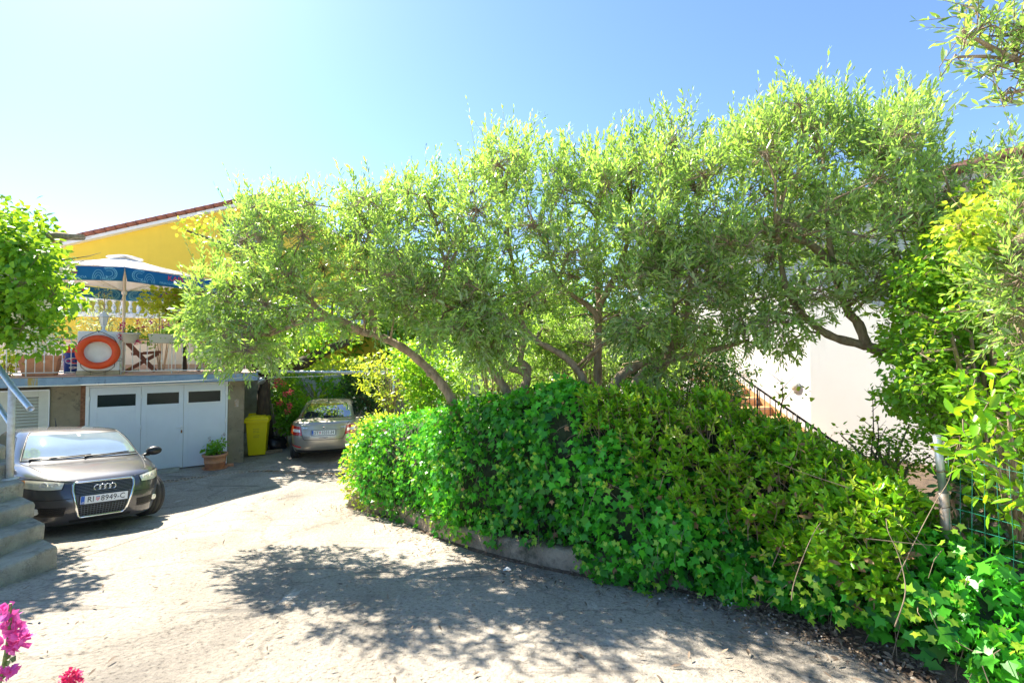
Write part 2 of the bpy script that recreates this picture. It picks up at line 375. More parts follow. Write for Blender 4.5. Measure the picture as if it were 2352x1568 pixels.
# ================================================================ ground
def build_ground():
    m = bpy.data.materials.new('old_asphalt'); m.use_nodes = True
    N, L = m.node_tree.nodes, m.node_tree.links
    p = N['Principled BSDF']; p.inputs['Roughness'].default_value = 0.93; p.inputs['Specular IOR Level'].default_value = 0.25
    tc = N.new('ShaderNodeTexCoord')
    def noise(sc, det=8, rough=0.65, st=(1, 1, 1)):
        mp = N.new('ShaderNodeMapping'); mp.inputs['Scale'].default_value = st
        n = N.new('ShaderNodeTexNoise'); n.inputs['Scale'].default_value = sc; n.inputs['Detail'].default_value = det; n.inputs['Roughness'].default_value = rough
        L.new(tc.outputs['Object'], mp.inputs[0]); L.new(mp.outputs[0], n.inputs['Vector']); return n
    def ramp(src, stops):
        r = N.new('ShaderNodeValToRGB'); e = r.color_ramp.elements
        e[0].position, e[0].color = stops[0][0], (*stops[0][1], 1); e[1].position, e[1].color = stops[-1][0], (*stops[-1][1], 1)
        for q, c in stops[1:-1]:
            k = e.new(q); k.color = (*c, 1)
        L.new(src.outputs[0], r.inputs[0]); return r
    big = ramp(noise(0.9, 6, 0.6, (1, 0.55, 1)), [(0.30, (0.27, 0.24, 0.205)), (0.47, (0.40, 0.355, 0.295)), (0.58, (0.46, 0.41, 0.345)), (0.72, (0.52, 0.465, 0.39))])
    fine = ramp(noise(34, 6, 0.75), [(0.34, (0.22, 0.21, 0.20)), (0.44, (0.80, 0.79, 0.78)), (0.7, (1.15, 1.14, 1.12))])
    mx = N.new('ShaderNodeMix'); mx.data_type = 'RGBA'; mx.blend_type = 'MULTIPLY'; mx.inputs['Factor'].default_value = 0.9
    L.new(big.outputs[0], mx.inputs['A']); L.new(fine.outputs[0], mx.inputs['B'])
    # hairline cracks
    vor = N.new('ShaderNodeTexVoronoi'); vor.feature = 'DISTANCE_TO_EDGE'; vor.inputs['Scale'].default_value = 0.55
    w = noise(2.2, 5); am = N.new('ShaderNodeMix'); am.data_type = 'RGBA'; am.blend_type = 'LINEAR_LIGHT'; am.inputs['Factor'].default_value = 0.35
    L.new(tc.outputs['Object'], am.inputs['A']); L.new(w.outputs[1], am.inputs['B']); L.new(am.outputs['Result'], vor.inputs['Vector'])
    ck = N.new('ShaderNodeMapRange'); ck.inputs[1].default_value, ck.inputs[2].default_value, ck.inputs[3].default_value, ck.inputs[4].default_value = 0.0, 0.016, 0.40, 1.0
    L.new(vor.outputs[0], ck.inputs[0])
    mc = N.new('ShaderNodeMix'); mc.data_type = 'RGBA'; mc.blend_type = 'MULTIPLY'; mc.inputs['Factor'].default_value = 0.55
    L.new(mx.outputs['Result'], mc.inputs['A']); L.new(ck.outputs[0], mc.inputs['B'])
    # oil stains, long worn tyre tracks and pale scuffs
    def stain(src, col, nsc, lo, hi, st, det=7):
        n_ = noise(nsc, det, 0.7, st); r_ = N.new('ShaderNodeMapRange'); r_.inputs[1].default_value, r_.inputs[2].default_value = lo, hi
        L.new(n_.outputs[0], r_.inputs[0]); k_ = N.new('ShaderNodeMix'); k_.data_type = 'RGBA'; L.new(r_.outputs[0], k_.inputs['Factor']); L.new(src, k_.inputs['A']); k_.inputs['B'].default_value = (*col, 1); return k_.outputs['Result']
    o_ = stain(mc.outputs['Result'], (0.15, 0.135, 0.12), 1.3, 0.60, 0.74, (1, 0.6, 1))
    o_ = stain(o_, (0.20, 0.18, 0.155), 2.1, 0.585, 0.66, (0.35, 2.2, 1))
    o_ = stain(o_, (0.55, 0.51, 0.45), 3.4, 0.62, 0.70, (1.6, 0.5, 1))
    o_ = stain(o_, (0.10, 0.09, 0.08), 7.5, 0.69, 0.73, (1, 1, 1), 4)
    L.new(o_, p.inputs['Base Color'])
    b1 = noise(26, 6, 0.7); bp = N.new('ShaderNodeBump'); bp.inputs['Strength'].default_value = 1.0; bp.inputs['Distance'].default_value = 0.03
    L.new(b1.outputs[0], bp.inputs['Height']); L.new(bp.outputs[0], p.inputs['Normal'])
    xs = [-900, -300, -100, -40, -20] + list(np.arange(-12, 8.01, 0.2)) + [12, 20, 40, 100, 300, 900]
    ys = [-300, -60, -20, -8] + list(np.arange(-4, 14.01, 0.2)) + [18, 25, 40, 80, 200, 600, 1500]
    def und(x, y):
        if not (-12 < x < 8 and -4 < y < 14): return 0
        return 0.012 * sin(1.7 * x + 0.6 * y) * sin(1.1 * y - 0.5 * x) + 0.006 * sin(4.1 * x + 2) * sin(3.3 * y)
    P = [[Vector((x, y, h(y) + und(x, y))) for y in ys] for x in xs]
    g = MB(); g.grid(P[::-1])
    return tag(g.build('driveway', m), kind='structure')
build_ground()

# kerb wall under the hedge: bottom line read off the photograph, a step of real height
KPX = [(800, 1166), (845, 1176), (890, 1188), (945, 1208), (1000, 1233), (1060, 1254), (1130, 1274), (1190, 1290), (1250, 1304), (1340, 1322), (1430, 1338), (1530, 1352), (1630, 1374), (1740, 1404), (1860, 1442), (1990, 1492), (2110, 1535), (2230, 1582), (2380, 1650)]
KB = [gnd(*q) for q in KPX]
def smooth_line(P, n=6):
    out = []
    for i in range(len(P) - 1):
        p0, p1, p2, p3 = P[max(i - 1, 0)], P[i], P[i + 1], P[min(i + 2, len(P) - 1)]
        for k in range(n):
            t = k / n
            out.append(0.5 * ((2 * p1) + (p2 - p0) * t + (2 * p0 - 5 * p1 + 4 * p2 - p3) * t * t + (3 * p1 - p0 - 3 * p2 + p3) * t ** 3))
    out.append(P[-1])
    return out
KL = smooth_line(KB, 4)
def side(L, i):
    """horizontal normal pointing away from the drive (to the hedge)"""
    a, b = L[max(i - 1, 0)], L[min(i + 1, len(L) - 1)]
    d = (b - a); d.z = 0; d.normalize()
    return Vector((-d.y, d.x, 0))
def build_kerb():
    k = MB(); P = []
    n = len(KL)
    for i, p in enumerate(KL):
        s = side(KL, i); u = i / (n - 1)
        # the kerb is about 0.2 m high and dies away under the ivy on the right
        hh = 0.17 * min(1, max(0.0, (0.66 - u) / 0.07)) + 0.03 + 0.07 * max(0.0, 1 - abs(u - 0.70) / 0.06) * (0.6 + 0.4 * sin(i * 2.1))
        hh += 0.012 * sin(i * 1.3) + 0.008 * sin(i * 2.9)
        w = 0.01 * sin(i * 0.9)
        g = Vector((p.x, p.y, h(p.y)))
        P.append([g + Vector((0, 0, -0.1)) - s * (0.02 + w), g + s * w + Vector((0, 0, hh * 0.55)), g + s * (0.015 + w) + Vector((0, 0, hh - 0.02)), g + s * (0.05 + w) + Vector((0, 0, hh)), g + s * 0.22 + Vector((0, 0, hh)), g + s * 0.24 + Vector((0, 0, -0.1))])
    k.grid(P)
    return tag(k.build('kerb', M['kerb']), kind='structure')
build_kerb()
def build_bed():
    b = MB(); P = []
    for i, p in enumerate(KL):
        s = side(KL, i); g = Vector((p.x, p.y, h(p.y)))
        u = i / (len(KL) - 1)
        e = 0.05 + 0.20 * max(0, u - 0.66) * (1 + 0.3 * sin(i * 1.7))      # soil spilling out over the drive on the right
        P.append([g - s * e + Vector((0, 0, -0.01)), g - s * e * 0.4 + Vector((0, 0, 0.02 + 0.03 * max(0, u - 0.6))), g + s * 0.2 + Vector((0, 0, 0.12)), g + s * 1.6 + Vector((0, 0, 0.16)), g + s * 7 + Vector((0, 0, 0.2))])
    b.grid(P)
    return tag(b.build('planting_bed', M['soil']), kind='structure')
build_bed()

# ================================================================ garage with terrace on top
W0 = Vector((-7.10, 11.40, 0))
WE, WN = Vector((0.819, 0.574, 0)), Vector((0.574, -0.819, 0))
UP = Vector((0, 0, 1))
WR = Matrix((WE, -WN, UP)).transposed()           # box x along the wall, y into it, z up
def wl(s, out=0.0, z=0.0): return W0 + WE * s + WN * out + UP * z
ZT = 2.31                                            # terrace floor
def wbox(b, s0, s1, o0, o1, z0, z1, mat=0):
    return b.box(wl((s0 + s1) / 2, (o0 + o1) / 2, (z0 + z1) / 2), (s1 - s0, abs(o1 - o0), z1 - z0), WR, mat)

garage = thing('garage', 'low garage under the terrace with white three leaf door and blue fascia', 'garage', wl(-1.3))
garage.location = (0, 0, 0)
b = MB(); wbox(b, -3.17, -2.60, -0.3, -0.02, -0.1, 2.10); wbox(b, -8, -4.16, -0.3, -0.02, -0.1, 2.10); wbox(b, -4.16, -3.17, -0.3, -0.02, -0.1, 0.25)
wbox(b, -8, -0.2, -5.8, -5.6, -0.1, 2.1)
b.build('wall', M['render'], garage)
b = MB(); wbox(b, 0.005, 0.36, -6.2, -0.005, -0.1, 2.10); b.build('corner_pillar', M['render'], garage, 0.015)
b = MB(); b.box(wl(0.19, 0.003, 1.52), (0.09, 0.012, 0.17), WR); b.box(wl(0.2, 0.012, 1.60), (0.055, 0.02, 0.055), WR)
b.build('switch_box', M['galv_rust'], garage)
# slab with the painted edge, tiles on it
b = MB(); wbox(b, -9, 0.62, -6.2, 0.30, 2.10, 2.285); b.build('terrace_slab', M['fascia'], garage, 0.008)
b = MB(); wbox(b, -9, 0.60, -7.5, 0.24, 2.287, 2.294); b.build('tile_bed', M['parapet'], garage)
tile_me = None
TS = 0.32
rng = random.Random(3)
for i in range(28):
    for j in range(9):
        s0 = 0.60 - (i + 1) * TS
        if tile_me is None:
            t = MB(); t.box((0, 0, 0), (TS - 0.008, TS - 0.008, 0.014), WR); o = t.build('tile', M['terra_tile'], garage, 0.002, 1); tile_me = o.data
        else:
            o = bpy.data.objects.new('tile', tile_me); link(o, garage)
        o.location = wl(s0 + TS / 2, 0.31 - (j + 0.5) * TS, ZT - 0.009 + rng.uniform(-0.001, 0.001))
# door: frame and three leaves, each with its pane
b = MB()
ZD0, ZD1 = 0.05, 2.03
wbox(b, -2.62, -2.56, -0.14, 0.01, ZD0, ZD1 + 0.05); wbox(b, -0.04, 0.0, -0.14, 0.01, ZD0, ZD1 + 0.05); wbox(b, -2.56, -0.04, -0.14, 0.008, ZD1, ZD1 + 0.05)
b.build('door_frame', M['white'], garage, 0.004)
b = MB(); wbox(b, -2.7, -2.62, -0.02, 0.004, 0.6, 2.08); b.build('door_rust_edge', M['rust'], garage)
leaves = [(-2.555, -1.685, (-2.43, -1.78)), (-1.68, -0.895, (-1.58, -0.985)), (-0.89, -0.045, (-0.80, -0.155))]
for k, (a, c, (pa, pc)) in enumerate(leaves):
    zb = 0.075
    p0, p1 = 1.60, 1.865
    lf = MB()
    # stiles and rails round a window opening, over a recessed sheet
    wbox(lf, a, pa, -0.045, -0.003, zb, ZD1 - 0.004); wbox(lf, pc, c, -0.045, -0.003, zb, ZD1 - 0.004)
    wbox(lf, pa, pc, -0.045, -0.003, p1, ZD1 - 0.004); wbox(lf, pa, pc, -0.045, -0.003, p0 - 0.13, p0); wbox(lf, pa, pc, -0.045, -0.003, zb, zb + 0.1)
    leaf = lf.build('door_leaf', M['door'], garage, 0.003)
    q = MB(); wbox(q, pa, pc, -0.035, -0.010, zb + 0.1, p0 - 0.13); q.build('door_panel', M['door'], leaf)
    q = MB(); wbox(q, pa, pc, -0.03, -0.018, p0, p1); q.build('pane', M['glass_dark'], leaf)
    if k == 2:
        q = MB()
        for (x0, x1, z0, z1) in ((pa - 0.03, pc + 0.03, p1, p1 + 0.03), (pa - 0.03, pc + 0.03, p0 - 0.03, p0), (pa - 0.03, pa, p0, p1), (pc, pc + 0.03, p0, p1)):
            wbox(q, x0, x1, -0.002, 0.018, z0, z1)
        q.build('window_frame', M['white'], leaf, 0.004)
    if k == 1:
        q = MB(); q.tube([wl(-0.925, 0.0, 1.02), wl(-0.925, 0.05, 1.02), wl(-1.04, 0.055, 1.025)], 0.009, 8); q.box(wl(-0.925, 0.0, 1.0), (0.035, 0.01, 0.15), WR)
        q.build('handle', M['white'], leaf)
        q = MB(); q.box(wl(-0.925, 0.008, 0.93), (0.03, 0.012, 0.07), WR); q.build('lock', M['rust'], leaf, 0.003)
    q = MB()
    for z in (0.35, 1.1, 1.8): q.tube([wl(a if k < 2 else c, 0.006, z - 0.05), wl(a if k < 2 else c, 0.006, z + 0.05)], 0.009, 8)
    q.build('hinge', M['white'], leaf)
# louvred door at the left
lv = MB(); sA, sB = -4.14, -3.19
wbox(lv, sA, -3.78, -0.05, 0.0, 0.25, 2.0); wbox(lv, -3.34, sB, -0.05, 0.0, 0.25, 2.0); wbox(lv, -3.78, -3.34, -0.05, 0.0, 1.88, 2.0); wbox(lv, -3.78, -3.34, -0.05, 0.0, 0.25, 0.45)
louv = lv.build('louvred_door', M['cream'], garage, 0.005)
me = None
for i in range(22):
    z = 0.50 + i * 0.0635
    if me is None:
        t = MB(); R = WR @ Matrix.Rotation(radians(42), 3, 'X'); t.box((0, 0, 0), (0.44, 0.075, 0.008), R); o = t.build('slat', M['cream'], louv); me = o.data
    else:
        o = bpy.data.objects.new('slat', me); link(o, louv)
    o.location = wl(-3.56, -0.022, z)
b = MB(); wbox(b, -3.80, -3.32, -0.12, -0.10, 0.4, 1.9); b.build('backing', M['black_plastic'], louv)
b = MB(); wbox(b, sB, sB + 0.015, -0.05, 0.012, 0.25, 2.03); wbox(b, sA, sB + 0.015, -0.05, 0.012, 2.0, 2.03); b.build('door_frame', M['white'], garage)
# round floodlight hanging under the slab corner
b = MB(); c = wl(0.72, 0.10, 2.07)
b.lathe([(0.0, 0.06), (0.06, 0.055), (0.095, 0.0), (0.105, -0.03), (0.10, -0.035), (0.0, -0.03)], c, 18, rot_to(WN * 0.7 + WE * 0.5 - UP * 0.9) @ Matrix.Rotation(pi, 3, 'X'))
b.tube([c, wl(0.66, 0.1, 2.16)], 0.012, 6)
tag(b.build('floodlight', M['galv'], garage), 'round grey floodlight under the slab corner')
# thin ramp board before the door
b = MB(); b.hexa([wl(-1.75, 0.03, 0.055), wl(-0.95, 0.03, 0.055), wl(-0.95, 0.42, 0.06), wl(-1.75, 0.42, 0.06), wl(-1.75, 0.03, 0.11), wl(-0.95, 0.03, 0.11), wl(-0.95, 0.42, 0.075), wl(-1.75, 0.42, 0.075)])
tag(b.build('threshold_ramp', M['concrete']), 'thin worn ramp board lying before the white garage door', 'ramp')

# white block on the terrace edge
P0, P1 = -2.74, -2.06
wp = thing('white_pillar', 'white rendered block on terrace edge carrying the lifebuoy and a lantern', 'pillar')
b = MB(); wbox(b, P0, P1, -0.32, 0.20, ZT + 0.10, ZT + 0.95); b.build('block', M['pillar'], wp, 0.012)
for i in range(3):
    b = MB(); w = (P1 - P0 + 0.03) / 3; wbox(b, P0 - 0.015 + i * w, P0 - 0.015 + (i + 1) * w - 0.006, -0.34, 0.215, ZT + 0.002, ZT + 0.098); b.build('skirting_tile', M['planter_wall'], wp, 0.004)
b = MB(); b.tube([wl(-2.40, 0.2, ZT + 0.93), wl(-2.40, 0.25, ZT + 0.93), wl(-2.40, 0.25, ZT + 0.96)], 0.008, 6); b.build('hook', M['black_iron'], wp)
# lifebuoy
lb = thing('lifebuoy', 'orange ring lifebuoy with dark rope hanging on the white pillar', 'lifebuoy')
c = wl(-2.40, 0.275, ZT + 0.50)
RM = Matrix((WE, UP, WN)).transposed()
b = MB()
ring = [c + RM @ Vector((0.285 * cos(a), 0.285 * sin(a), 0)) for a in np.linspace(0, 2 * pi, 48, endpoint=False)]
for i in range(48):
    pass
vs = []
for i in range(48):
    a = 2 * pi * i / 48
    for j in range(14):
        w = 2 * pi * j / 14
        vs.append(c + RM @ Vector(((0.297 + 0.072 * cos(w)) * cos(a), (0.297 + 0.072 * cos(w)) * sin(a), 0.065 * sin(w))))
b.add(vs, [(i * 14 + j, ((i + 1) % 48) * 14 + j, ((i + 1) % 48) * 14 + (j + 1) % 14, i * 14 + (j + 1) % 14) for i in range(48) for j in range(14)], 0, True)
b.build('ring', M['orange'], lb)
b = MB()
def rp(a, r, d=0.0): return c + RM @ Vector((r * cos(radians(a)), r * sin(radians(a)), d))
b.tube([rp(150, 0.37), rp(128, 0.40, 0.01), wl(-2.46, 0.262, ZT + 0.93), wl(-2.40, 0.262, ZT + 0.965), wl(-2.34, 0.262, ZT + 0.93), rp(52, 0.40, 0.01), rp(35, 0.37)], 0.006, 6)
b.tube([rp(-140, 0.36)] + [rp(a, 0.40 + 0.05 * sin(radians((a + 140) / 100 * 180)), -0.02) for a in range(-130, -44, 10)] + [rp(-40, 0.36)], 0.006, 6)
b.tube([rp(-22, 0.37), rp(-20, 0.42, -0.02), rp(-26, 0.43, -0.02), rp(-30, 0.37)], 0.005, 6)
b.tube([rp(205, 0.37), rp(208, 0.45, -0.04)], 0.005, 6)
b.build('rope', M['dark_rope'], lb)
# lantern on the block
ln = thing('garden_lantern', 'small white six sided lantern standing on the white pillar', 'lantern')
c = wl(-2.36, -0.05, ZT + 0.95)
b = MB(); b.lathe([(0.075, 0), (0.07, 0.02), (0.03, 0.05), (0.022, 0.10), (0.045, 0.125), (0.05, 0.14), (0.0, 0.14)], c, 12); b.build('base', M['white'], ln)
b = MB()
for i in range(6):
    a0 = 2 * pi * i / 6; d = Vector((cos(a0), sin(a0), 0))
    b.tube([c + d * 0.045 + UP * 0.14, c + d * 0.082 + UP * 0.33], 0.006, 5)
b.build('frame', M['white'], ln)
b = MB(); b.lathe([(0.042, 0.145), (0.076, 0.325)], c, 6, smooth=False); b.build('lamp_shade', glass_mat('lantern_glass', (0.75, 0.74, 0.68), 0.15), ln)
b = MB(); b.lathe([(0.105, 0.33), (0.10, 0.345), (0.03, 0.42), (0.014, 0.43), (0.014, 0.45), (0.02, 0.465), (0.0, 0.48)], c, 6, smooth=False); b.lathe([(0.0, 0.33), (0.105, 0.33)], c, 6, smooth=False); b.build('cap', M['white'], ln)

# white iron railings
def railing(s0, s1, label, pitch=0.135):
    t = thing('terrace_railing', label, 'railing', group='white railings along the terrace edge')
    b = MB()
    b.tube([wl(s0, 0.17, ZT + 0.78), wl(s1, 0.17, ZT + 0.78)], 0.014, 6); b.build('top_rail', M['white'], t)
    b = MB(); b.tube([wl(s0, 0.17, ZT + 0.075), wl(s1, 0.17, ZT + 0.075)], 0.011, 6); b.build('bottom_rail', M['white'], t)
    n = int((s1 - s0) / pitch); me = {}
    for i in range(n + 1):
        s = s0 + (i + 0.5) * (s1 - s0) / (n + 1)
        kk = i % 2
        if kk not in me:
            q = MB(); z = 0.30 if kk else 0.55
            q.tube([(0, 0, 0.08), (0, 0, z - 0.035), (0, 0, z - 0.02), (0, 0, z), (0, 0, z + 0.02), (0, 0, z + 0.035), (0, 0, 0.775)], [0.007, 0.007, 0.012, 0.016, 0.012, 0.007, 0.007], 6)
            o = q.build('baluster', M['white'], t); me[kk] = o.data
        else:
            o = bpy.data.objects.new('baluster', me[kk]); link(o, t)
        o.location = wl(s, 0.17, ZT)
    for s in ([s0 + 0.9 * k for k in range(int((s1 - s0) / 0.9) + 1)]):
        q = MB(); q.tube([wl(s, 0.17, ZT), wl(s, 0.17, ZT + 0.78)], 0.011, 6); q.build('post', M['white'], t)
railing(-8.0, P0 - 0.03, 'white iron railing on the terrace edge behind the clipped tree')
railing(P1 + 0.03, 0.55, 'white iron railing on the terrace edge before the wooden chair')

# parapet wall at the back of the terrace
pw = thing('parapet_wall', 'pinkish white low wall at the back of the terrace', 'wall')
b = MB(); wbox(b, -9, 1.5, -3.85, -3.62, ZT, ZT + 0.78); b.build('block', M['parapet'], pw, 0.01)
for i in range(26):
    q = MB(); wbox(q, 1.5 - (i + 1) * 0.4 + 0.004, 1.5 - i * 0.4 - 0.004, -3.62, -3.605, ZT + 0.01, ZT + 0.14); q.build('skirting_tile', M['terra_tile'], pw)
b = MB(); wbox(b, -9, 1.55, -3.88, -3.59, ZT + 0.78, ZT + 0.82); b.build('coping', M['terra_tile'], pw, 0.006)

# folding chair, and a trestle table half hidden by the olive
def wb(s, o, z): return wl(s, o, z)
def plank(b, p, q, w, t, side_):
    """a board from p to q: width w in the plane normal to side_, thickness t along side_"""
    p, q, sd = Vector(p), Vector(q), Vector(side_).normalized()
    d = (q - p).normalized(); n = d.cross(sd).normalized()
    return b.hexa([p + n * w / 2 - sd * t / 2, p - n * w / 2 - sd * t / 2, p - n * w / 2 + sd * t / 2, p + n * w / 2 + sd * t / 2, q + n * w / 2 - sd * t / 2, q - n * w / 2 - sd * t / 2, q - n * w / 2 + sd * t / 2, q + n * w / 2 + sd * t / 2])
ch = thing('folding_chair', 'red brown folding wooden chair with crossed legs behind the railing', 'chair')
f0 = wl(-2.12, -1.05, ZT + 0.012)
def fc(x, y, z): return f0 + WE * x + WN * y + UP * z
for y in (0.0, -0.42):
    b = MB(); plank(b, fc(-0.10, y, 0.93), fc(0.62, y, 0.0), 0.075, 0.03, WN); b.build('leg', M['wood_red'], ch, 0.004)
    b = MB(); plank(b, fc(0.02, y - 0.035, 0.0), fc(0.66, y - 0.035, 0.45), 0.075, 0.03, WN); b.build('leg', M['wood_red'], ch, 0.004)
    b = MB(); plank(b, fc(0.16, y - 0.01, 0.43), fc(0.74, y - 0.01, 0.49), 0.05, 0.025, WN); b.build('seat_rail', M['wood_red'], ch, 0.004)
for k in range(5):
    b = MB(); x = 0.2 + k * 0.115; plank(b, fc(x, 0.03, 0.465 + k * 0.0125), fc(x, -0.45, 0.465 + k * 0.0125), 0.098, 0.018, UP); b.build('slat', M['wood_red'], ch, 0.003)
b = MB(); plank(b, fc(-0.06, 0.03, 0.87), fc(-0.06, -0.45, 0.87), 0.13, 0.02, WE + UP * 0.75); b.build('backrest', M['wood_red'], ch, 0.004)
b = MB(); plank(b, fc(0.4, 0.03, 0.25), fc(0.4, -0.45, 0.25), 0.05, 0.025, UP); b.build('stretcher', M['wood_red'], ch)
tb = thing('trestle_table', 'red brown wooden table on splayed legs beside the folding chair', 'table')
f0 = wl(-0.72, -1.0, ZT + 0.012)
for y in (0.0, -0.7):
    b = MB(); plank(b, fc(0.10, y, 0.0), fc(0.42, y, 0.72), 0.085, 0.035, WN); b.build('leg', M['wood_red'], tb, 0.004)
    b = MB(); plank(b, fc(0.86, y - 0.04, 0.0), fc(0.42, y - 0.04, 0.72), 0.085, 0.035, WN); b.build('leg', M['wood_red'], tb, 0.004)
for k in range(6):
    b = MB(); x = 0.02 + k * 0.16; plank(b, fc(x, 0.2, 0.74), fc(x, -0.95, 0.74), 0.15, 0.022, UP); b.build('slat', M['wood_red'], tb, 0.003)
b = MB(); plank(b, fc(0.45, 0.0, 0.40), fc(0.45, -0.7, 0.40), 0.07, 0.03, UP); b.build('stretcher', M['wood_red'], tb)

# ---------------- parasol: white six-sided canopy with printed blue valance
pc = at(285, 700, 11.5); pc.z = ZT
um = thing('parasol', 'large white parasol with printed blue valance on a cream pole', 'parasol')
b = MB(); b.tube([pc + UP * 0.06, pc + UP * 2.95], 0.032, 12); b.build('pole', mat('cream_pole', (0.80, 0.72, 0.58), 0.45, var=0.03), um)
b = MB(); b.box(pc + UP * 0.035, (0.6, 0.6, 0.06), WR); b.build('base', M['stone_pot'], um, 0.01)
toc = Vector((-pc.x, -pc.y, 0)).normalized(); tor = Vector((-toc.y, toc.x, 0))
ZE, ZA, RU = 4.42 - ZT + 0.20, 2.93, 2.4
cor = []
for k in range(6):
    a = radians(60 * k)
    cor.append(pc + toc * (RU * cos(a)) + tor * (RU * sin(a)) + UP * ZE)
apex = pc + UP * ZA
b = MB()
for k in range(6):
    A, B = cor[k], cor[(k + 1) % 6]
    P = []
    for i in range(9):
        t = i / 8
        row = []
        for j in range(9):
            u = j / 8
            e = A.lerp(B, u); q = apex.lerp(e, t)
            q = q - UP * (0.10 * sin(pi * t) * 0.6 + 0.06 * t * sin(pi * u) * -0.5 + 0.05 * t * (1 - t))
            row.append(q)
        P.append(row)
    b.grid(P)
canopy = b.build('canopy', M['fabric'], um)
sol = canopy.modifiers.new('cloth', 'SOLIDIFY'); sol.thickness = 0.004
b = MB(); b.lathe([(0.0, 0.06), (0.16, 0.045), (0.36, -0.01), (0.37, -0.025)], apex - UP * 0.03, 18); b.build('vent_cap', M['fabric'], um)
b = MB(); b.lathe([(0.05, 0), (0.06, 0.04), (0.05, 0.1)], pc + UP * 1.95, 12); b.build('hub', M['white'], um)
for k in range(6):
    b = MB(); b.tube([apex - UP * 0.06, cor[k] - UP * 0.03], 0.011, 6); b.tube([pc + UP * 2.02, (apex.lerp(cor[k], 0.52)) - UP * 0.05], 0.009, 6); b.build('rib', M['cream'], um)
VH = 0.30
for k in range(6):
    A, B = cor[k], cor[(k + 1) % 6]
    d = (B - A).normalized(); n = (((A + B) / 2 - pc)); n.z = 0; n.normalize()
    Lw = (B - A).length
    b = MB(); P = []
    for i in range(5):
        row = []
        for j in range(17):
            u = j / 16
            inset = 0.035 * i / 4
            uu = inset / Lw + u * (1 - 2 * inset / Lw)
            row.append(A.lerp(B, uu) - UP * (VH * i / 4) + n * (0.015 * sin(j * 1.2 + k) * i / 4 + 0.02 * i / 4))
        P.append(row)
    b.grid(P)
    v = b.build('valance', M['navy'], um)
    so = v.modifiers.new('cloth', 'SOLIDIFY'); so.thickness = 0.003
    if k not in (0, 5, 2, 3): continue
    for sgn in ((1,) if k in (0, 5) else (1, -1)):
        # print shows on both faces
        mid = (A + B) / 2 - UP * (VH / 2) + n * (0.032 * sgn if sgn > 0 else -0.012)
        X = d
        FM = frame(mid, X, UP, n)
        q = MB()
        vs, fs = text_mesh('KAPLJICE', 0.165, FM @ Matrix.Translation((0, 0.045, 0)), 0.0006, sx=1.05); q.add(vs, fs, 0)
        vs, fs = text_mesh('PRIRODNA MINERALNA VODA', 0.075, FM @ Matrix.Translation((0, -0.085, 0)), 0.0006); q.add(vs, fs, 1)
        # scroll ornaments at both ends
        def ribbon(pts, w):
            P = []
            for i, p in enumerate(pts):
                t = (pts[min(i + 1, len(pts) - 1)][0] - pts[max(i - 1, 0)][0], pts[min(i + 1, len(pts) - 1)][1] - pts[max(i - 1, 0)][1])
                l = math.hypot(*t) or 1
                nx, ny = -t[1] / l * w / 2, t[0] / l * w / 2
                P.append([FM @ Vector((p[0] - nx, p[1] - ny, 0)), FM @ Vector((p[0] + nx, p[1] + ny, 0))])
            q.grid(P, 1, False)
        for e in (-1, 1):
            x0 = e * (Lw / 2 - 0.28)
            for r0, w in ((0.135, 0.012), (0.105, 0.008), (0.065, 0.010)):
                ribbon([(x0 + e * r0 * cos(a) * 1.15, r0 * sin(a)) for a in np.linspace(-2.4, 2.2, 22)], w)
            for a in np.linspace(-2.2, 2.0, 15):
                ribbon([(x0 + e * 0.105 * cos(a) * 1.15, 0.105 * sin(a)), (x0 + e * 0.135 * cos(a) * 1.15, 0.135 * sin(a))], 0.008)
            for r0 in (0.05, 0.08, 0.11):
                ribbon([(x0 - e * (0.19 + r0 * cos(a)), -0.13 + r0 * 1.9 * sin(a)) for a in np.linspace(0, pi, 14)], 0.009)
            ribbon([(x0 - e * 0.03, -0.09), (x0 - e * 0.03, -0.06)], 0.03)
        vs, fs = text_mesh('\u2666', 0.06, FM, 0.0006)
        q.build('print', [M['print_red'], M['print_blue']], v)
# faint lettering on the sloping panel
A, B = cor[0], cor[1]
nn = (A - apex).cross(B - apex).normalized()
nn = nn if nn.z > 0 else -nn
b = MB(); mid = apex.lerp((A + B) / 2, 0.74) + UP * 0.005
X = (B - A).normalized(); FM = frame(mid + nn * 0.015, X, nn.cross(X), nn)
vs, fs = text_mesh('KAPLJICE', 0.24, FM, 0.0006); b.add(vs, fs); b.build('canopy_print', mat('faded_red_print', (0.86, 0.62, 0.60), 0.85), um)
b = MB(); b.tube([pc + UP * 1.9 + toc * 0.04 - tor * 0.03, pc + UP * 1.6 + toc * 0.06 - tor * 0.10, pc + UP * 1.35 + toc * 0.05 - tor * 0.06], 0.008, 5); b.build('cord', M['rope'], um)

